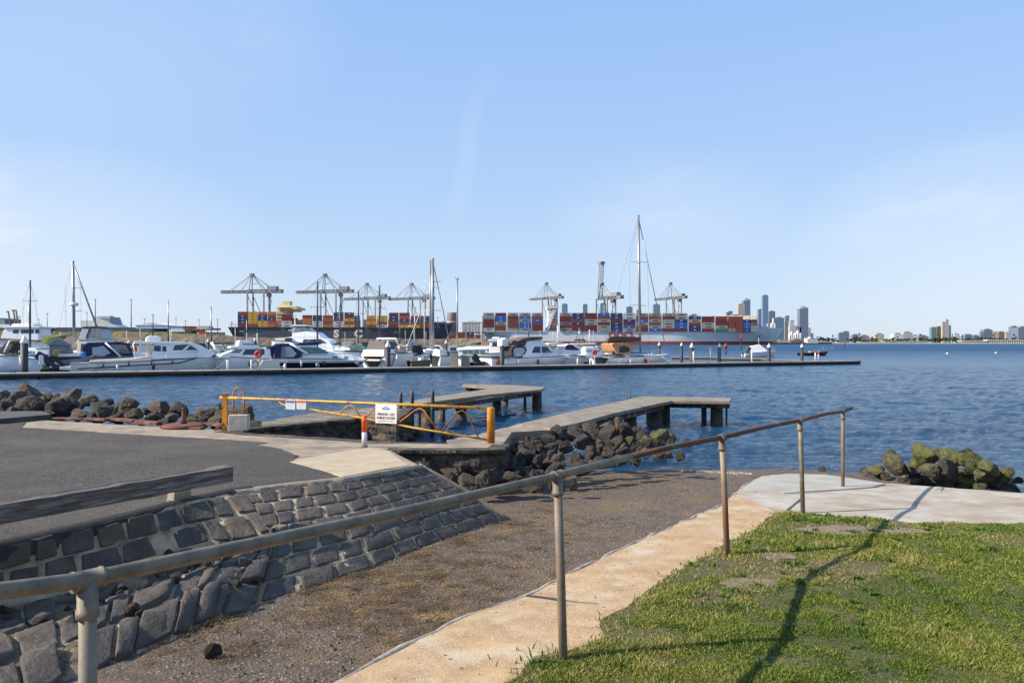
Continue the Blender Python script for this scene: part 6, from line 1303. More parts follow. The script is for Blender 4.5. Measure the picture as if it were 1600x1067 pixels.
# grey ship
Y2 = 1000
s2 = ship('container_ship', 'long pale grey container ship with red waterline and red hull letters at the terminal', Y2, 753, 1234, 518, 0, 46, shipgrey, boot_r, 512, lowz=4.6)
st2 = [(755.5, 772.5, 'CLMMMW'), (774, 791, 'MBBCRR'), (793.5, 810, 'CMRRRL'), (811.5, 829, 'CBCBBC'), (831, 848.5, 'CRBRMM'),
       (874.5, 893, 'CMMGMC'), (894, 912, 'bbRbMM'), (914, 932.5, 'MMCCMM'), (934, 952.5, 'BRCMCL'), (954, 972.5, 'bbMbbb'), (974, 992.5, 'WWbMBC'), (994, 1012.5, 'CRBCRM'), (1014, 1033, 'CRCRCB'), (1035, 1053.5, 'CMLCCM'), (1055, 1074, 'CCbBBM'), (1076, 1095, 'bCRbb'), (1096.5, 1116, 'MMCCM'), (1118, 1136.5, 'RMMCT'), (1138, 1148.5, 'RRRRC'), (1149.5, 1160.5, 'RRRRR'), (1161.5, 1172, 'bBBb'), (1173, 1183, 'MGLL')]
containers([(a, b_, s) for a, b_, s in st2], Y2, (517.3, 518.3), 4.75, 'grey ship')
# inner rows, seen over and between the front rows
inner = [(755.5, 772.5, 'R'), (774, 791, 'M'), (793.5, 810, 'R'), (874.5, 893, 'R'), (914, 932.5, 'R'), (994, 1012.5, 'M'), (1076, 1095, 'G'), (1118, 1136.5, 'C')]
k = MB()
for a in [754] + [0.5 * (p[1] + q[0]) for p, q in zip(st2[:-1], st2[1:])] + [1184]:
    if 850 < a < 873: continue
    k.box((lx(s2, a, Y2), -23 + 3.5, lz_(507, Y2)), (.9, 1.2, 19)); k.box((lx(s2, a, Y2), 0, lz_(505, Y2)), (.7, 40, 21))
k.build('lashing_bridges', lash, s2)
for a, b_, s in st2:    # deeper rows of the same stacks as one block of hidden boxes per bay
    pass
rnd = random.Random(5)
for r_ in (1, 2, 3):
    stx = [(a, b_, ''.join(rnd.choice('MMRRRCbBG') for _ in range(len(s) + (1 if (rnd.random() < .35 and r_ > 1) else 0)))) for a, b_, s in st2]
    if r_ == 1: stx = [(a, b_, s[0] + '   '[:0]) for a, b_, s in stx]
# superstructure
k = MB(); X = lambda px: lx(s2, px, Y2); Z = lambda py: lz_(py, Y2)
k.box(((X(857) + X(872)) / 2, 0, (Z(518) + Z(482)) / 2), (X(872) - X(857), 34, Z(482) - Z(518))); k.build('accommodation', steelw, s2)
for j in range(6):
    k = MB(); k.box(((X(857) + X(872)) / 2, -17.05, Z(514 - j * 5)), (X(870) - X(859), .3, 1.2)); k.build('window_row', wing, s2)
k = MB(); k.box(((X(855) + X(873)) / 2, 0, Z(480.5)), (X(873) - X(855), 46, Z(479) - Z(482))); k.build('bridge_wing', steelw, s2)
k = MB(); k.slab([(X(853), Z(516)), (X(857), Z(516)), (X(869), Z(484)), (X(864), Z(484))], 23, y0=0); k.build('stair_side', steelw, s2)
k = MB(); k.box((X(866), 0, Z(478)), (5, 8, 3)); k.tube([(X(868), 0, Z(477)), (X(868), 0, Z(468))], .5, 6); k.build('funnel', mat('funnel_orange', (.5, .3, .2), None, .3, .6), s2)
o = MB(); o.slab([(X(861), Z(507.5)), (X(863), Z(504.5)), (X(870), Z(504.5)), (X(872), Z(508)), (X(870), Z(509.5)), (X(863), Z(509.5))], 1.5, y0=-25); o.build('lifeboat', mat('lifeboat_orange', (.55, .12, .06), None, .3, .5), s2)
k = MB()
for i in range(70): x = X(758 + i * 6.2); k.box((x, -22.8, Z(517.2)), (.5, .4, 2.0))
k.build('deck_fittings', lash, s2)
redl = mat('red_hull_letters', (.60, .02, .03), None, .3, .5); coal = mat('black_hull_letters', (.03, .03, .03), None, .3, .5)
textobj('OOCL', 9.6, redl, s2, (X(971.5), -23.35, Z(523.4)), bold=.28, ext=.05, sx=1.28); textobj('OOCL ASIA', 3.0, coal, s2, (X(764), -23.3, Z(522)), ext=.05, sx=1.0) if False else None
k = MB()
for i in range(9): k.box((X(757.5 + i * 1.6), -23.2, Z(521.6)), (.8, .3, 2.2))
k.build('name_lettering', coal, s2)
k = MB(); k.tube([(X(1208), 0, Z(512)), (X(1208), 0, Z(505))], .6, 6); k.box((X(1205), 0, Z(511.5)), (12, 8, 2)); k.build('foremast', steelw, s2)
k = MB(); k.lathe([(2.2, -.5), (2.2, .5)], (0, 0, 0), 12); a_ = k.build('anchor_pocket', shipnavy, s2); a_.location = (X(1192), -8.5, Z(523)); a_.rotation_euler = (R(90), 0, 0)
# navy ship
Y1 = 960
s1 = ship('container_ship', 'dark navy container ship with cream hull letters and cream bridge, left of the grey ship', Y1, 356, 705, 511, 0, 40, shipnavy, boot_k, 505, lowz=1.5)
st1 = [(372, 387, 'RbbbM'), (388, 402, 'YYYYR'), (403.5, 417.5, 'ObbYY'), (419, 431, 'ORbPO'), (440.5, 456, 'MMWW'), (457, 465, 'MRb'), (473, 487.5, 'MOOR'), (489, 503, 'bbWW'), (505, 520, 'RPRO'), (522, 536.5, 'bbMWW'), (538.5, 553, 'bMYRY'), (554, 562, 'bbMR'), (573, 588, 'YOYR'), (590.5, 605, 'YYRW'), (608, 622.5, 'MbbRM'), (624, 640, 'MPbRY'), (642, 656, 'RbRY'), (658, 672, 'bbRR')]
containers(st1, Y1, (510.5, 512.5), 4.7, 'navy ship')
k = MB(); X = lambda px: lx(s1, px, Y1); Z = lambda py: lz_(py, Y1)
for a in [371] + [0.5 * (p[1] + q[0]) for p, q in zip(st1[:-1], st1[1:])] + [673]:
    if 431 < a < 440: continue
    k.box((X(a), 0, Z(505)), (.7, 36, 10))
for i in range(55): k.box((X(362 + i * 6), -19.8, Z(510.5)), (.5, .4, 2))
k.build('lashing_bridges', lash, s1)
containers([(388, 402, '    O'), (403.5, 417.5, '    O'), (419, 431, '   OO')], Y1 + 5, (488, 488), 3.4, 'inner deck rows of the navy ship') if False else None
k = MB(); k.box(((X(430) + X(446)) / 2, 0, (Z(511) + Z(486)) / 2), (X(446) - X(430), 30, Z(486) - Z(511))); k.slab([(X(430), Z(486)), (X(434), Z(474)), (X(460), Z(478)), (X(460), Z(486))], 14, 12); k.build('accommodation', cream_s, s1)
k = MB(); k.box(((X(432) + X(464)) / 2, 0, Z(481.5)), (X(464) - X(432), 38, 3)); k.build('bridge_wing', cream_s, s1)
k = MB(); k.box(((X(436) + X(456)) / 2, -19.1, Z(481.5)), (X(456) - X(436), .3, 1.3)); k.build('bridge_windows', wing, s1)
k = MB(); k.box((X(442), 0, Z(474)), (9, 10, 7)); k.tube([(X(448), 0, Z(476)), (X(448), 0, Z(468.5))], .4, 6); k.tube([(X(445), 0, Z(473)), (X(451), 0, Z(471))], .3, 4); k.build('funnel_and_mast', cream_s, s1)
for j in range(4):
    k = MB(); k.box((X(438), -15.1, Z(507 - j * 5.2)), (10, .3, 1.1)); k.build('window_row', wing, s1)
k = MB(); k.box((X(437), -17, Z(508.5)), (20, 3, 5)); k.build('lifeboat_deck', cream_s, s1); k = MB(); k.slab([(X(433), Z(505)), (X(435), Z(502.5)), (X(441), Z(502.5)), (X(443), Z(505)), (X(440), Z(507))], 1.6, y0=-19.5); k.build('lifeboat', mat('lifeboat_orange', (.55, .12, .06), None, .3, .5), s1)
creaml = mat('cream_hull_letters', (.70, .66, .52), None, .3, .6)
for ch, px in (('M', 484), ('S', 525.5), ('C', 560)): textobj(ch, 12.5, creaml, s1, (X(px), -20.4, Z(521.8)), bold=.6, ext=.05, sx=1.15)
k = MB(); k.tube([(X(690), 0, Z(506)), (X(690), 0, Z(500))], .5, 6); k.box((X(684), 0, Z(504.5)), (16, 20, 3)); k.build('forecastle', shipnavy, s1)
k = MB()
for i in range(7): k.box((X(358 + i * 2.2), -18, Z(508)), (.3, .3, 4.5)); 
k.box((X(365), -18, Z(505.8)), (14, .3, .3)); k.build('stern_rail', lash, s1)

# ================================================================== quay cranes
cr_l = mat('crane_light_grey', (.25, .26, .29), (.18, .19, .21), .1, .6); cr_d = mat('crane_dark_grey', (.13, .13, .135), (.09, .09, .095), .1, .7)
def truss(k, a, b_, h, wd, n, r=.35):
    r *= 1.7
    a, b_ = Vector(a), Vector(b_); d = (b_ - a); up = Vector((0, 0, 1)); sd_ = Vector((0, 1, 0))
    C_ = [(s_ * wd / 2, z * h) for s_ in (-1, 1) for z in (0, 1)]
    for s_, z in C_: k.tube([a + sd_ * s_ + up * z, b_ + sd_ * s_ + up * z], r, 4, smooth=False)
    for i in range(n):
        p, q = a + d * i / n, a + d * (i + 1) / n
        for s_ in (-wd / 2, wd / 2):
            u_, v_ = (0, h) if i % 2 else (h, 0); k.tube([p + sd_ * s_ + up * u_, q + sd_ * s_ + up * v_], r * .6, 4, smooth=False)
        k.tube([p - sd_ * wd / 2, p + sd_ * wd / 2], r * .6, 4, smooth=False)
def crane(label, px, yb, Y, H, yaw, boom_up=False, sc=1.0):
    "ship-to-shore crane: local -x is over the water side boom tip; legs 24 m apart; H boom height"
    p = W(px, HZ, Y); z0 = .6; e = empty('quay_crane', (p.x, p.y, z0), yaw, label, 'crane', 'container quay cranes'); g = 26 * sc; w2 = 9 * sc; A_h = H * 1.36
    for sx in (0, g):
        for sy in (-w2, w2): k = MB(); k.tube([(sx, sy, 0), (sx, sy, H)], 1.35 * sc, 4, smooth=False); k.build('leg', cr_l, e)
    k = MB()
    for sx in (0, g): k.tube([(sx, -w2, H * .18), (sx, w2, H * .18)], .9 * sc, 4, smooth=False); k.tube([(sx, -w2, H), (sx, w2, H)], .9 * sc, 4, smooth=False)
    for sy in (-w2, w2): k.tube([(0, sy, H * .45), (g, sy, H * .45)], .8 * sc, 4, smooth=False); k.tube([(0, sy, H * .95), (g, sy, H * .22)], .6 * sc, 4, smooth=False)
    k.build('portal_beams', cr_l, e)
    k = MB(); truss(k, (-3 * sc, 0, H), (g + 26 * sc, 0, H), 4 * sc, 6 * sc, 12, .6 * sc); k.build('trolley_girder', cr_d, e)
    k = MB()
    if not boom_up: truss(k, (-46 * sc, 0, H), (-3 * sc, 0, H), 3 * sc, 6 * sc, 10, .6 * sc)
    else:
        n_ = 12; ln = 58 * sc; w_ = 3 * sc
        for sy in (-w_, w_):
            for dx in (0, 4 * sc): k.tube([(dx - 3, sy, H), (dx + 1, sy, H + ln)], .6 * sc, 4, smooth=False)
            for i in range(n_): t0, t1 = i / n_, (i + 1) / n_; k.tube([((4 if i % 2 else 0) * sc - 3 + 4 * t0, sy, H + ln * t0), ((0 if i % 2 else 4) * sc - 3 + 4 * t1, sy, H + ln * t1)], .4 * sc, 4, smooth=False)
        k.box((2, 0, H + ln + 1), (8 * sc, 9 * sc, 4 * sc))
    k.build('boom', cr_d if not boom_up else cr_l, e)
    k = MB(); ax = 3 * sc
    for sy in (-w2 * .6, w2 * .6): k.tube([(0, sy, H), (ax, sy * .3, A_h)], .8 * sc, 4, smooth=False); k.tube([(g, sy, H), (ax, sy * .3, A_h)], .6 * sc, 4, smooth=False)
    k.box((ax, 0, A_h), (5 * sc, 7 * sc, 3 * sc)); k.tube([(1.2 * sc, 0, H + .5 * (A_h - H)), (11 * sc, 0, H + .5 * (A_h - H))], .5, 4); k.build('apex_frame', cr_l, e)
    if not boom_up:
        k = MB()
        for sy in (-2.5 * sc, 2.5 * sc): k.tube([(ax, sy * .4, A_h), (-32 * sc, sy, H + 3 * sc)], .35 * sc, 4); k.tube([(ax, sy * .4, A_h), (-14 * sc, sy, H + 3 * sc)], .3 * sc, 4); k.tube([(ax, sy * .4, A_h), (g + 12 * sc, sy, H + 4 * sc)], .35 * sc, 4)
        k.build('stays', cr_l, e)
    k = MB(); k.box((g + 10 * sc, 0, H + 6.5 * sc), (15 * sc, 9 * sc, 6 * sc)); k.box((g + 20 * sc, 0, H + 2 * sc), (10 * sc, 7 * sc, 5 * sc)); k.build('machinery_house', cr_l, e)
    k = MB(); k.box((g + 4 * sc, 0, H - 4 * sc), (6 * sc, 5 * sc, 5 * sc)); k.build('operator_cab', cr_d, e)
    k = MB(); n_ = 6
    for i in range(n_): z_ = H * (.2 + .75 * i / n_); k.box((g + 8 * sc + (i % 2) * 2 * sc, -w2 * .6, z_), (4 * sc, 3 * sc, .6 * sc)); k.tube([(g + 8 * sc + (i % 2) * 2 * sc, -w2 * .6, z_), (g + 8 * sc + ((i + 1) % 2) * 2 * sc, -w2 * .6, z_ + H * .125)], .6 * sc, 4)
    k.build('stair_tower', cr_d, e)
    return e
Hc = lambda py, Y: CH - (py - HZ) / F * Y - .6
crane('lowered boom crane, leftmost of the four cranes at the navy ship', 391, 0, 1080, Hc(457.5, 1080), R(-8), sc=.93)
crane('lowered boom crane, second from the left, above the middle of the navy ship', 505, 0, 1080, Hc(457.5, 1080), R(-12), sc=.88)
crane('lowered boom crane, third from the left, behind the thin masts', 571, 0, 1180, Hc(468, 1180), R(-20), sc=.82)
crane('lowered boom crane, fourth from the left, beside the thick pale mast', 641, 0, 1180, Hc(468, 1180), R(-20), sc=.80)
crane('white quay crane above the grey ship bridge with short boom to the left', 852, 0, 1200, Hc(467.5, 1200), R(-48), sc=.74)
crane('tall quay crane with its lattice boom raised straight up', 938, 0, 1120, Hc(468, 1120), R(-55), True, sc=.9)
crane('quay crane with short foreshortened boom, rightmost, above the grey ship', 1046, 0, 1200, Hc(467.5, 1200), R(-62), sc=.76)

# ================================================================== city and shore buildings
bl = {}
def bmat(name, c, rough=.5):
    if name in bl: return bl[name]
    m = bpy.data.materials.new(name); m.use_nodes = True; t = m.node_tree; b = t.nodes['Principled BSDF']; b.inputs['Roughness'].default_value = rough
    tc = t.nodes.new('ShaderNodeTexCoord'); br = t.nodes.new('ShaderNodeTexBrick'); br.inputs['Scale'].default_value = 1; br.offset = 0
    br.inputs['Brick Width'].default_value = 4.5; br.inputs['Row Height'].default_value = 3.6; br.inputs['Mortar Size'].default_value = .7; br.inputs['Mortar Smooth'].default_value = .1
    sp = t.nodes.new('ShaderNodeSeparateXYZ'); cb = t.nodes.new('ShaderNodeCombineXYZ'); ad = t.nodes.new('ShaderNodeMath'); t.links.new(tc.outputs['Object'], sp.inputs[0]); t.links.new(sp.outputs[0], ad.inputs[0]); t.links.new(sp.outputs[1], ad.inputs[1])
    t.links.new(ad.outputs[0], cb.inputs[0]); t.links.new(sp.outputs[2], cb.inputs[1]); t.links.new(cb.outputs[0], br.inputs['Vector'])
    br.inputs['Color1'].default_value = (*[x * .45 for x in c], 1); br.inputs['Color2'].default_value = (*[x * .62 for x in c], 1); br.inputs['Mortar'].default_value = (*c, 1); t.links.new(br.outputs[0], b.inputs['Base Color']); bl[name] = m; return m
FM = {'slate': bmat('slate_facade', (.17, .22, .30), .25), 'blue': bmat('blue_glass_facade', (.16, .25, .38), .2), 'grey': bmat('grey_facade', (.24, .25, .27)), 'beige': bmat('beige_facade', (.46, .41, .34)), 'white': bmat('white_facade', (.62, .61, .58)), 'teal': bmat('teal_glass_facade', (.14, .24, .25), .25), 'brown': bmat('brown_facade', (.22, .15, .12)), 'pale': bmat('pale_facade', (.48, .48, .47))}  # slate tone lightened toward blue, distance haze mixed into the colour
FD = {'slate': 'slate dark', 'blue': 'blue glass', 'grey': 'grey', 'beige': 'beige', 'white': 'white', 'teal': 'teal glass', 'brown': 'brown', 'pale': 'pale'}
def bldg(px0, px1, yt, f, Y=3000, form='box', label=None, group='skyline buildings', name='tower_block'):
    sc_ = Y / F; cx = (px0 + px1) / 2; p = W(cx, HZ, Y); w_ = (px1 - px0) * sc_; h = CH - (yt - HZ) / F * Y - .6; dp = w_ * .8
    rz = .0; e = empty(name, (p.x, p.y + dp / 2, .6), rz, label, 'building', group); k = MB()
    if form == 'step': k.box((0, 0, h * .4), (w_, dp, h * .8)); k.box((-.1 * w_, 0, h * .9), (w_ * .6, dp * .7, h * .2))
    elif form == 'slope': k.add([(-w_ / 2, -dp / 2, 0), (w_ / 2, -dp / 2, 0), (w_ / 2, dp / 2, 0), (-w_ / 2, dp / 2, 0), (-w_ / 2, -dp / 2, h * .97), (w_ / 2, -dp / 2, h), (w_ / 2, dp / 2, h), (-w_ / 2, dp / 2, h * .97)], [(0, 1, 2, 3), (4, 5, 6, 7), (0, 1, 5, 4), (1, 2, 6, 5), (2, 3, 7, 6), (3, 0, 4, 7)])
    else: k.box((0, 0, h / 2), (w_, dp, h))
    k.build('facade', FM[f], e)
    k = MB(); k.box((w_ * .05, 0, h + w_ * .06), (w_ * .5, dp * .5, w_ * .12)); k.build('roof_plant', FM['grey'], e)
    return e
city = [(878, 887, 475, 'blue', 'above the grey ship bridge', 'box'), (911, 918, 475.6, 'slate', 'left of the raised crane', 'box'), (938, 948, 474, 'blue', 'behind the raised crane legs', 'box'), (979, 988.5, 479.5, 'slate', 'left of the tall yacht mast', 'box'), (995, 1002, 484, 'grey', 'behind the tall yacht mast', 'box'), (1021, 1031.5, 475.8, 'blue', 'between tall mast and the rightmost crane', 'box'),
        (1078, 1092, 492, 'slate', 'low, right of the rightmost crane', 'box'), (1135, 1149, 487.5, 'slate', 'at the left end of the skyline cluster', 'step'), (1137, 1162, 494, 'blue', 'low and wide at the left of the cluster', 'box'), (1153.5, 1163.8, 475.5, 'beige', 'beside the taller slanted roof tower', 'box'), (1161.5, 1172.5, 467.8, 'slate', 'second tallest of the cluster with slanted top', 'slope'),
        (1185, 1193.5, 483.4, 'blue', 'left shoulder of the tallest tower', 'box'), (1191.8, 1200.6, 461.4, 'blue', 'tallest of the whole skyline', 'box'), (1201.7, 1211.4, 486.4, 'slate', 'right of the tallest tower', 'box'), (1211.5, 1225, 496.6, 'blue', 'mid height right of the tallest tower', 'box'), (1226.5, 1236.6, 494, 'grey', 'with flat top near the middle of the cluster', 'step'), (1234, 1244.5, 501.5, 'pale', 'stepped and pale before the curved tower', 'step'), (1249.6, 1263, 480.5, 'slate', 'isolated broad tower at the right of the cluster', 'slope'), (1256, 1267, 506, 'pale', 'low at the foot of the isolated tower', 'step'), (1266, 1271, 521, 'slate', 'lowest at the right end of the cluster', 'box'), (1175, 1186, 505, 'grey', 'low in the gap left of the tallest tower', 'box'), (1238, 1252, 511, 'grey', 'low block before the isolated tower', 'box')]
for i, (a, c, yt, f, where, form) in enumerate(city):
    bldg(a, c, yt, f, 3600 + (i % 4) * 120, form, f'{FD[f]} skyline tower {where}')
shoreb = [(1311, 1318, 520, 'slate', 'left half of a dark twin block on the shore'), (1318, 1327, 518, 'slate', 'right half of a dark twin block on the shore'), (1332, 1343, 523, 'slate', 'low dark block right of the dark twin block'), (1345, 1358, 524.5, 'grey', 'low grey block with uneven top on the shore'), (1369, 1381.5, 522, 'beige', 'small beige block with flat dark roof on the shore'), (1360, 1369, 527, 'grey', 'low grey block left of the small beige block'), (1397, 1412, 522, 'white', 'low white block with balconies on the shore'), (1412, 1426, 519.5, 'pale', 'pale block with a curved dark roof on the shore'), (1426, 1436, 524, 'white', 'low white block right of the curved roof block'), (1436, 1451, 525, 'grey', 'long low grey block left of the teal tower'),
          (1455.6, 1463.3, 511.5, 'teal', 'slim teal tower, left of the tallest shore towers'), (1464, 1471.8, 510.4, 'brown', 'slim brown tower between teal tower and tallest shore tower'), (1472.5, 1477.5, 503, 'beige', 'left shaft of the tallest beige shore tower'), (1477.5, 1482.6, 499.5, 'pale', 'tallest beige shore tower with a small peak'), (1482.6, 1486, 508.5, 'teal', 'thin shaft at the right of the tallest shore tower'), (1491, 1499.5, 521.5, 'white', 'small white block right of the tallest shore towers'), (1508, 1520, 523, 'slate', 'low dark block in the middle of the right shore'), (1521, 1530, 524, 'grey', 'low grey block next to the dark block on the right shore'), (1532, 1538, 519, 'grey', 'narrow grey block left of the broad dark one'), (1538, 1551, 515, 'slate', 'broad dark block with arched roof on the right shore'), (1551.6, 1560.7, 519, 'beige', 'beige block leaning against the broad dark one'), (1561, 1570, 518.5, 'brown', 'brown block right of the beige one'), (1571, 1579, 519.5, 'white', 'white block left of the last dark block'), (1581, 1591, 510, 'slate', 'big dark block at the right edge of the photo'), (1591, 1612, 512, 'slate', 'outermost dark block cut by the right edge')]
for i, (a, c, yt, f, lab) in enumerate(shoreb): bldg(a, c, yt, f, 2650 + (i % 3) * 60, 'box', lab, 'shore buildings')
for i, (a, c, yt, lab) in enumerate(((1383, 1450, 533, 'long low arcade with pale roof along the beach front'), (1505, 1543, 532, 'long low terminal hall with pale roof on the right shore'), (1545, 1604, 531, 'outermost long pale hall on the right shore'), (1272, 1306, 533.5, 'low pale wharf sheds between skyline and twin block'), (1345, 1380, 534, 'low white wharf shed below the small beige block'))):
    Y = 2480; sc_ = Y / F; p = W((a + c) / 2, HZ, Y); w_ = (c - a) * sc_; h = CH - (yt - HZ) / F * Y - .6; e = empty('waterfront_hall', (p.x, p.y + 15, .6), 0, lab, 'building', 'low waterfront halls'); k = MB(); k.box((0, 0, h * .4), (w_, 24, h * .8)); k.build('wall', FM['brown'], e); k = MB(); k.box((0, 0, h * .9), (w_ + 3, 28, h * .22)); k.build('roof', steelw, e)
    k = MB(); n_ = int(w_ / 7)
    for j in range(n_): k.box((-w_ / 2 + (j + .5) * w_ / n_, -13, h * .4), (1.4, 1.2, h * .8))
    k.build('columns', steelw, e)
for i, (a, c, yt, lab) in enumerate(((1232, 1241, 519, 'white grain silo group left before the isolated tower'), (1241, 1252, 517, 'white silo group right before the isolated tower'), (1256, 1274, 527, 'white domed terminal pavilion at the pier head'), (1204, 1212, 499, 'white superstructure of a docked ship by the cluster'))):
    Y = 2450; sc_ = Y / F; p = W((a + c) / 2, HZ, Y); w_ = (c - a) * sc_; h = CH - (yt - HZ) / F * Y - .6; e = empty('silo_group', (p.x, p.y, .6), 0, lab, 'building'); k = MB()
    for j in range(3): k.lathe([(w_ / 6, 0), (w_ / 6, h * (.8 + .2 * (j % 2))), (w_ / 12, h * (.85 + .2 * (j % 2)))], ((j - 1) * w_ / 3, 0, 0), 12)
    k.build('silos', steelw, e)
# spit with wharf in front of the skyline
k = MB(); k.prism([W(1180, HZ, 1300).xy, W(1300, HZ, 1350).xy, W(1300, HZ, 1900).xy, W(1180, HZ, 1900).xy], -3, 1.8); struct(k.build('wharf_spit', mat('wharf_spit', (.20, .15, .11), (.13, .10, .08), .05, .9)))
for i, (a, c, yt, f, lab) in enumerate(((1196, 1212, 531, 'brown', 'low rusty brown shed at the root of the spit'), (1214, 1230, 532, 'beige', 'low beige shed on the spit'), (1262, 1278, 530, 'white', 'small white building at the end of the spit'), (1236, 1256, 531.5, 'brown', 'long low brown shed in the middle of the spit'))):
    bldg(a, c, yt, f, 1330, 'box', lab, 'sheds on the spit', 'shed')
# trees along the far shore
fol = mat('far_foliage', (.045, .06, .035), (.07, .085, .045), .05, .95, bump=1, bscale=.3, bdist=1.5); trunk_m = mat('tree_bark', (.09, .07, .05), None, 2, .9)
def leafy(rnd, n, rx, rz, cz, leaf):
    k = MB()
    cl = [(rnd.gauss(0, .42) * rx, rnd.gauss(0, .42) * rx, cz + rnd.gauss(0, .36) * rz, rnd.uniform(.25, .5) * rx) for _ in range(9)]
    for i in range(n):
        c = rnd.choice(cl); d = Vector((rnd.gauss(0, 1), rnd.gauss(0, 1), rnd.gauss(0, .8))).normalized() * c[3] * rnd.uniform(.5, 1)
        p = Vector(c[:3]) + d; a = Vector((rnd.gauss(0, 1), rnd.gauss(0, 1), rnd.gauss(0, 1))).normalized() * leaf; b2 = a.cross(Vector((rnd.gauss(0, 1), rnd.gauss(0, 1), 1))).normalized() * leaf
        k.add([p - a, p + b2, p + a, p - b2], [(0, 1, 2, 3)])
    return k
rnd = random.Random(8); tps = []
for j in range(4):
    e = empty('tree', (0, 0, 0)); leafy(rnd, 420, 6.5, 6, 8, .9).build('crown', fol, e); k = MB(); k.tube([(0, 0, 0), (.2, 0, 4), (.5, .2, 8)], [.5, .35, .15], 6); k.tube([(.2, 0, 4), (-2, .5, 8)], [.3, .1], 5); k.tube([(.2, 0, 4), (2.4, -.5, 8)], [.3, .1], 5); k.build('trunk', trunk_m, e); tps.append(e)
spots = [1275, 1282, 1289, 1296, 1303, 1308, 1329, 1335, 1341, 1350, 1356, 1362, 1367, 1384, 1389, 1394, 1400, 1408, 1418, 1428, 1440, 1446, 1453, 1460, 1469, 1477, 1488, 1494, 1500, 1505, 1512, 1519, 1526, 1531, 1537, 1544, 1550, 1558, 1565, 1574, 1582, 1590, 1597]
first = [True] * 4
for i, a in enumerate(spots):
    j = i % 4
    if first[j]: e = tps[j]; first[j] = False
    else: e = copy_tree(tps[j])
    Y = 2540 + rnd.uniform(-30, 30); p = W(a, HZ, Y); e.location = (p.x, p.y, .7); s_ = rnd.uniform(1.0, 1.75); e.scale = (s_, s_, s_ * rnd.uniform(.8, 1.1)); e.rotation_euler.z = rnd.uniform(0, 6); tag(e, f'dark round tree along the far shore, {ordw(i + 1)} from the left', 'tree', 'trees along the far shore')

# ================================================================== port and ferry terminal at left
def block(name, label, cat, px0, px1, yt, yb, Y, m, dp=None, group=None, roof=None, bands=None):
    sc_ = Y / F; p = W((px0 + px1) / 2, yb, Y); w_ = (px1 - px0) * sc_; h = (yb - yt) * sc_; dp = dp or w_ * .5; e = empty(name, (p.x, p.y + dp / 2, p.z), 0, label, cat, group); k = MB(); k.box((0, 0, h / 2), (w_, dp, h)); k.build('wall', m, e)
    if roof: k = MB(); k.add([(-w_ / 2 - .5, -dp / 2 - .5, h), (w_ / 2 + .5, -dp / 2 - .5, h), (w_ / 2 + .5, dp / 2, h), (-w_ / 2 - .5, dp / 2, h), (0, -dp / 2 - .5, h + roof), (0, dp / 2, h + roof)], [(0, 1, 4), (2, 3, 5), (1, 2, 5, 4), (3, 0, 4, 5), (0, 3, 2, 1)]); k.build('roof', steelw, e)
    for j in range(bands or 0): k = MB(); k.box((0, -dp / 2 - .1, h * (j + .6) / bands), (w_ * .92, .3, h * .28 / bands)); k.build('window_row', wing, e)
    return e
darkb = mat('dark_blue_shed', (.04, .06, .09), (.06, .075, .10), .05, .7); brn = mat('brown_container_row', (.20, .11, .07), (.28, .15, .08), .1, .8)
k = MB(); k.add([W(-200, 516, 700), W(352, 519, 700), W(352, 534, 700), W(-200, 534, 700)] + [W(-200, 516, 760), W(352, 519, 760)], [(0, 1, 2, 3), (0, 1, 5, 4)]); struct(k.build('terminal_ground', port_m))
block('shed', 'long dark blue shed behind the ferry at left', 'building', 86, 262, 511.5, 519, 680, darkb, 40, 'port sheds'); block('shed', 'dark shed with white roof line at the far left', 'building', -60, 72, 512, 519, 690, darkb, 40, 'port sheds'); block('shed', 'long brown shed right of the white marquee', 'building', 262, 300, 509.5, 518, 690, mat('brown_shed', (.13, .10, .09), None, .1, .8), 30, 'port sheds')
block('marquee', 'white pitched marquee roof on the left shore', 'tent', 212, 262, 508.5, 513, 650, steelw, 30, None, 2.6)
k = MB()
fe = empty('ferry', tuple(W(160, 511.5, 800)), 0, 'white car ferry with blue grey upper block on the left shore', 'ship'); s_ = 800 / F
k = MB(); k.slab([(-24 * s_, 0), (-24 * s_, 10 * s_), (-6 * s_, 10 * s_), (-4 * s_, 17 * s_), (24 * s_, 15 * s_ * .3), (34 * s_, 0)], 12); k.build('hull', steelw, fe); k = MB(); k.slab([(-6 * s_, 5 * s_), (-5 * s_, 16 * s_), (20 * s_, 16 * s_), (24 * s_, 5 * s_)], 10); k.build('upper_block', mat('blue_grey_steel', (.22, .28, .36), None, .1, .6), fe)
for j in range(4): k = MB(); k.box((8 * s_, -10.3, (7 + j * 2.4) * s_), (24 * s_, .3, .5)); k.build('window_row', steelw, fe)
k = MB(); k.tube([(-3 * s_, 0, 16 * s_), (-3 * s_, 0, 21 * s_)], .4, 5); k.box((5 * s_, 0, 17.2 * s_), (20 * s_, 8, 1.2)); k.build('funnel_casing', steelw, fe)
fe = empty('ferry', tuple(W(0, 512.5, 820)), 0, 'navy striped ship stern at the left edge of the shore', 'ship'); s_ = 820 / F
k = MB(); k.slab([(-60 * s_, 0), (-60 * s_, 15 * s_), (16 * s_, 15 * s_), (22 * s_, 13 * s_), (20 * s_, 0)], 12); k.build('hull', mat('navy_ship', (.06, .10, .20), None, .1, .5), fe)
for j in range(4): k = MB(); k.box((-20 * s_, -12.3, (2.5 + j * 3) * s_), (78 * s_, .3, .7)); k.build('deck_row', steelw, fe)
k = MB(); k.slab([(12 * s_, 0), (16 * s_, 5 * s_), (40 * s_, 6 * s_), (44 * s_, 0)], 9, y0=-8); k.build('bow_block', steelw, fe)
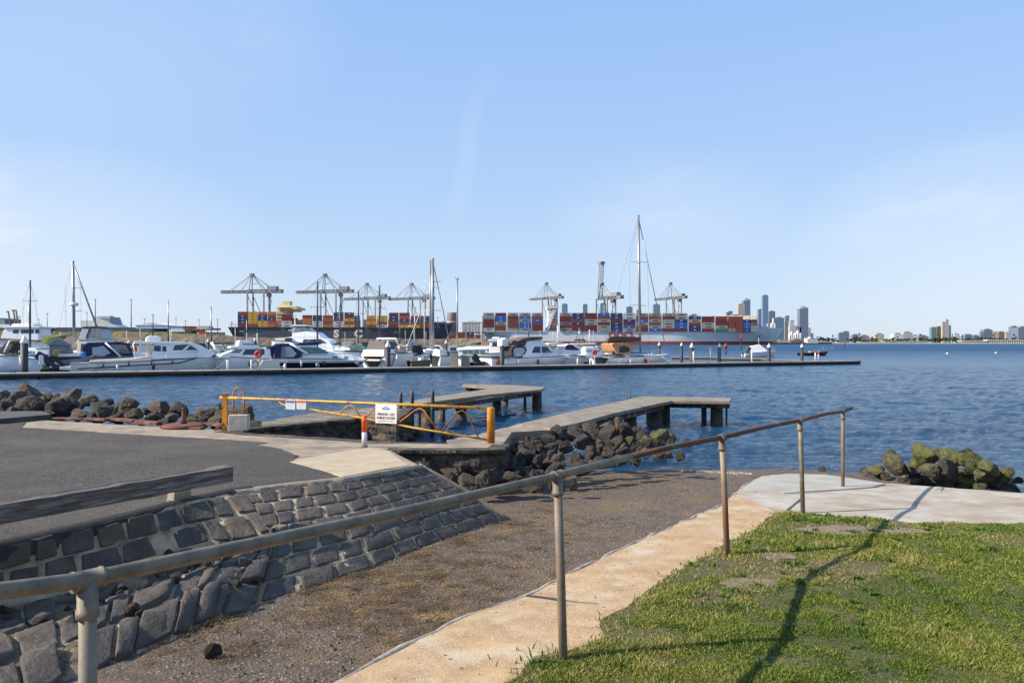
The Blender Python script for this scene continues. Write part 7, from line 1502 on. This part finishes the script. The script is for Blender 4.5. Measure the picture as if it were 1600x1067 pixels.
for i, (a, yt, lab) in enumerate(((13, 487, 'dark raked funnel crane post at far left'), (21, 485, 'red brown raked post, left of a pair on the shore'), (25, 485, 'red brown raked post, right of a pair on the shore'))):
    p = W(a, 510, 780); h = (510 - yt) * 780 / F; simple('dock_crane_jib', lab, 'crane', lambda k: (k.tube([(2.5, 0, 0), (0, 0, h)], [.9, .7], 4, smooth=False), k.box((-.6, 0, h), (2.4, 1, 1.4))), cr_d if i == 0 else brn, p)
for i, (a, c, yt, m_, lab) in enumerate(((266, 288, 514.5, steelw, 'white parked truck left of the container rows'), (308, 328, 510.5, mat('pale_trailer', (.5, .48, .44), None, .2, .7), 'large pale box trailer on the left shore'), (309, 322, 518.5, red_p, 'red low truck beneath the pale box trailer'), (288, 300, 516, darkb, 'dark blue truck in the middle of the left shore'))):
    Y = 600 - i * 12; sc_ = Y / F; p = W((a + c) / 2, yt + 5.5, Y); w_ = (c - a) * sc_; e = empty('truck', (p.x, p.y, p.z), 0, lab, 'truck', 'trucks on the left shore'); k = MB(); k.box((w_ * .08, 0, 2.0), (w_ * .8, 2.5, 2.6)); k.build('box_body', m_, e); k = MB(); k.box((-w_ * .42, 0, 1.5), (w_ * .12, 2.4, 2.0)); k.build('cab', steelw, e); k = MB()
    for j in (-.4, -.05, .25, .35): k.tube([(w_ * j, -1.2, .5), (w_ * j, 1.2, .5)], .5, 10)
    k.build('wheels', blk, e)
st0 = [(288, 299, 'O'), (299, 311, 'R'), (311, 322, 'R'), (322, 333, 'M'), (292, 303, ' O')]
containers([(289, 299, 'RO'), (300, 310, 'RO'), (311, 321, 'MO'), (322, 332, 'GM'), (334, 344, 'M')], 640, (516, 516), 3.0, 'left shore row')
containers([(702, 714, 'GR'), (716, 727, 'RR'), (729, 741, 'bR'), (743, 754, 'GR')], 1040, (529, 529), 5, 'quay between two ships', depth=6)
p = W(706, 503, 1100); sc_ = 1100 / F; e = empty('storage_tank', (p.x, p.y, .6), 0, 'squat brown grey cylindrical tank between the two ships', 'tank'); k = MB(); k.lathe([(7.7 * sc_, 0), (7.7 * sc_, (HZ - 488) * sc_), (7 * sc_, (HZ - 487) * sc_)], n=28); k.build('shell', mat('tank_brown', (.20, .14, .13), (.16, .12, .12), .03, .7), e); k = MB(); k.lathe([(8.1 * sc_, (HZ - 502.5) * sc_), (8.1 * sc_, (HZ - 501) * sc_)], n=28); k.build('ring', steelw, e)
block('shed', 'pale blue grey warehouse between the tank and the grey ship', 'building', 722, 756, 504, 528, 1150, FM['pale'], 40, 'port sheds', 3); block('shed', 'low dark warehouse behind the navy ship bow', 'building', 655, 700, 503, 528, 1160, FM['slate'], 40, 'port sheds')
for i, (a, yt) in enumerate(((205, 468), (74, 490), (149, 468), (275, 497), (226, 498), (311, 500), (362, 503), (136, 488), (30, 495), (46, 471), (727, 505), (734, 504), (684, 496), (290, 501), (340, 499))):
    lamp(a, yt, 519, 700, f'distant floodlight mast on the port land, {ordw(sorted([205, 74, 149, 275, 226, 311, 362, 136, 30, 46, 727, 734, 684, 290, 340]).index(a) + 1)} from the left', .5 if yt < 480 else .32, True, cr_d, 'distant floodlight masts')
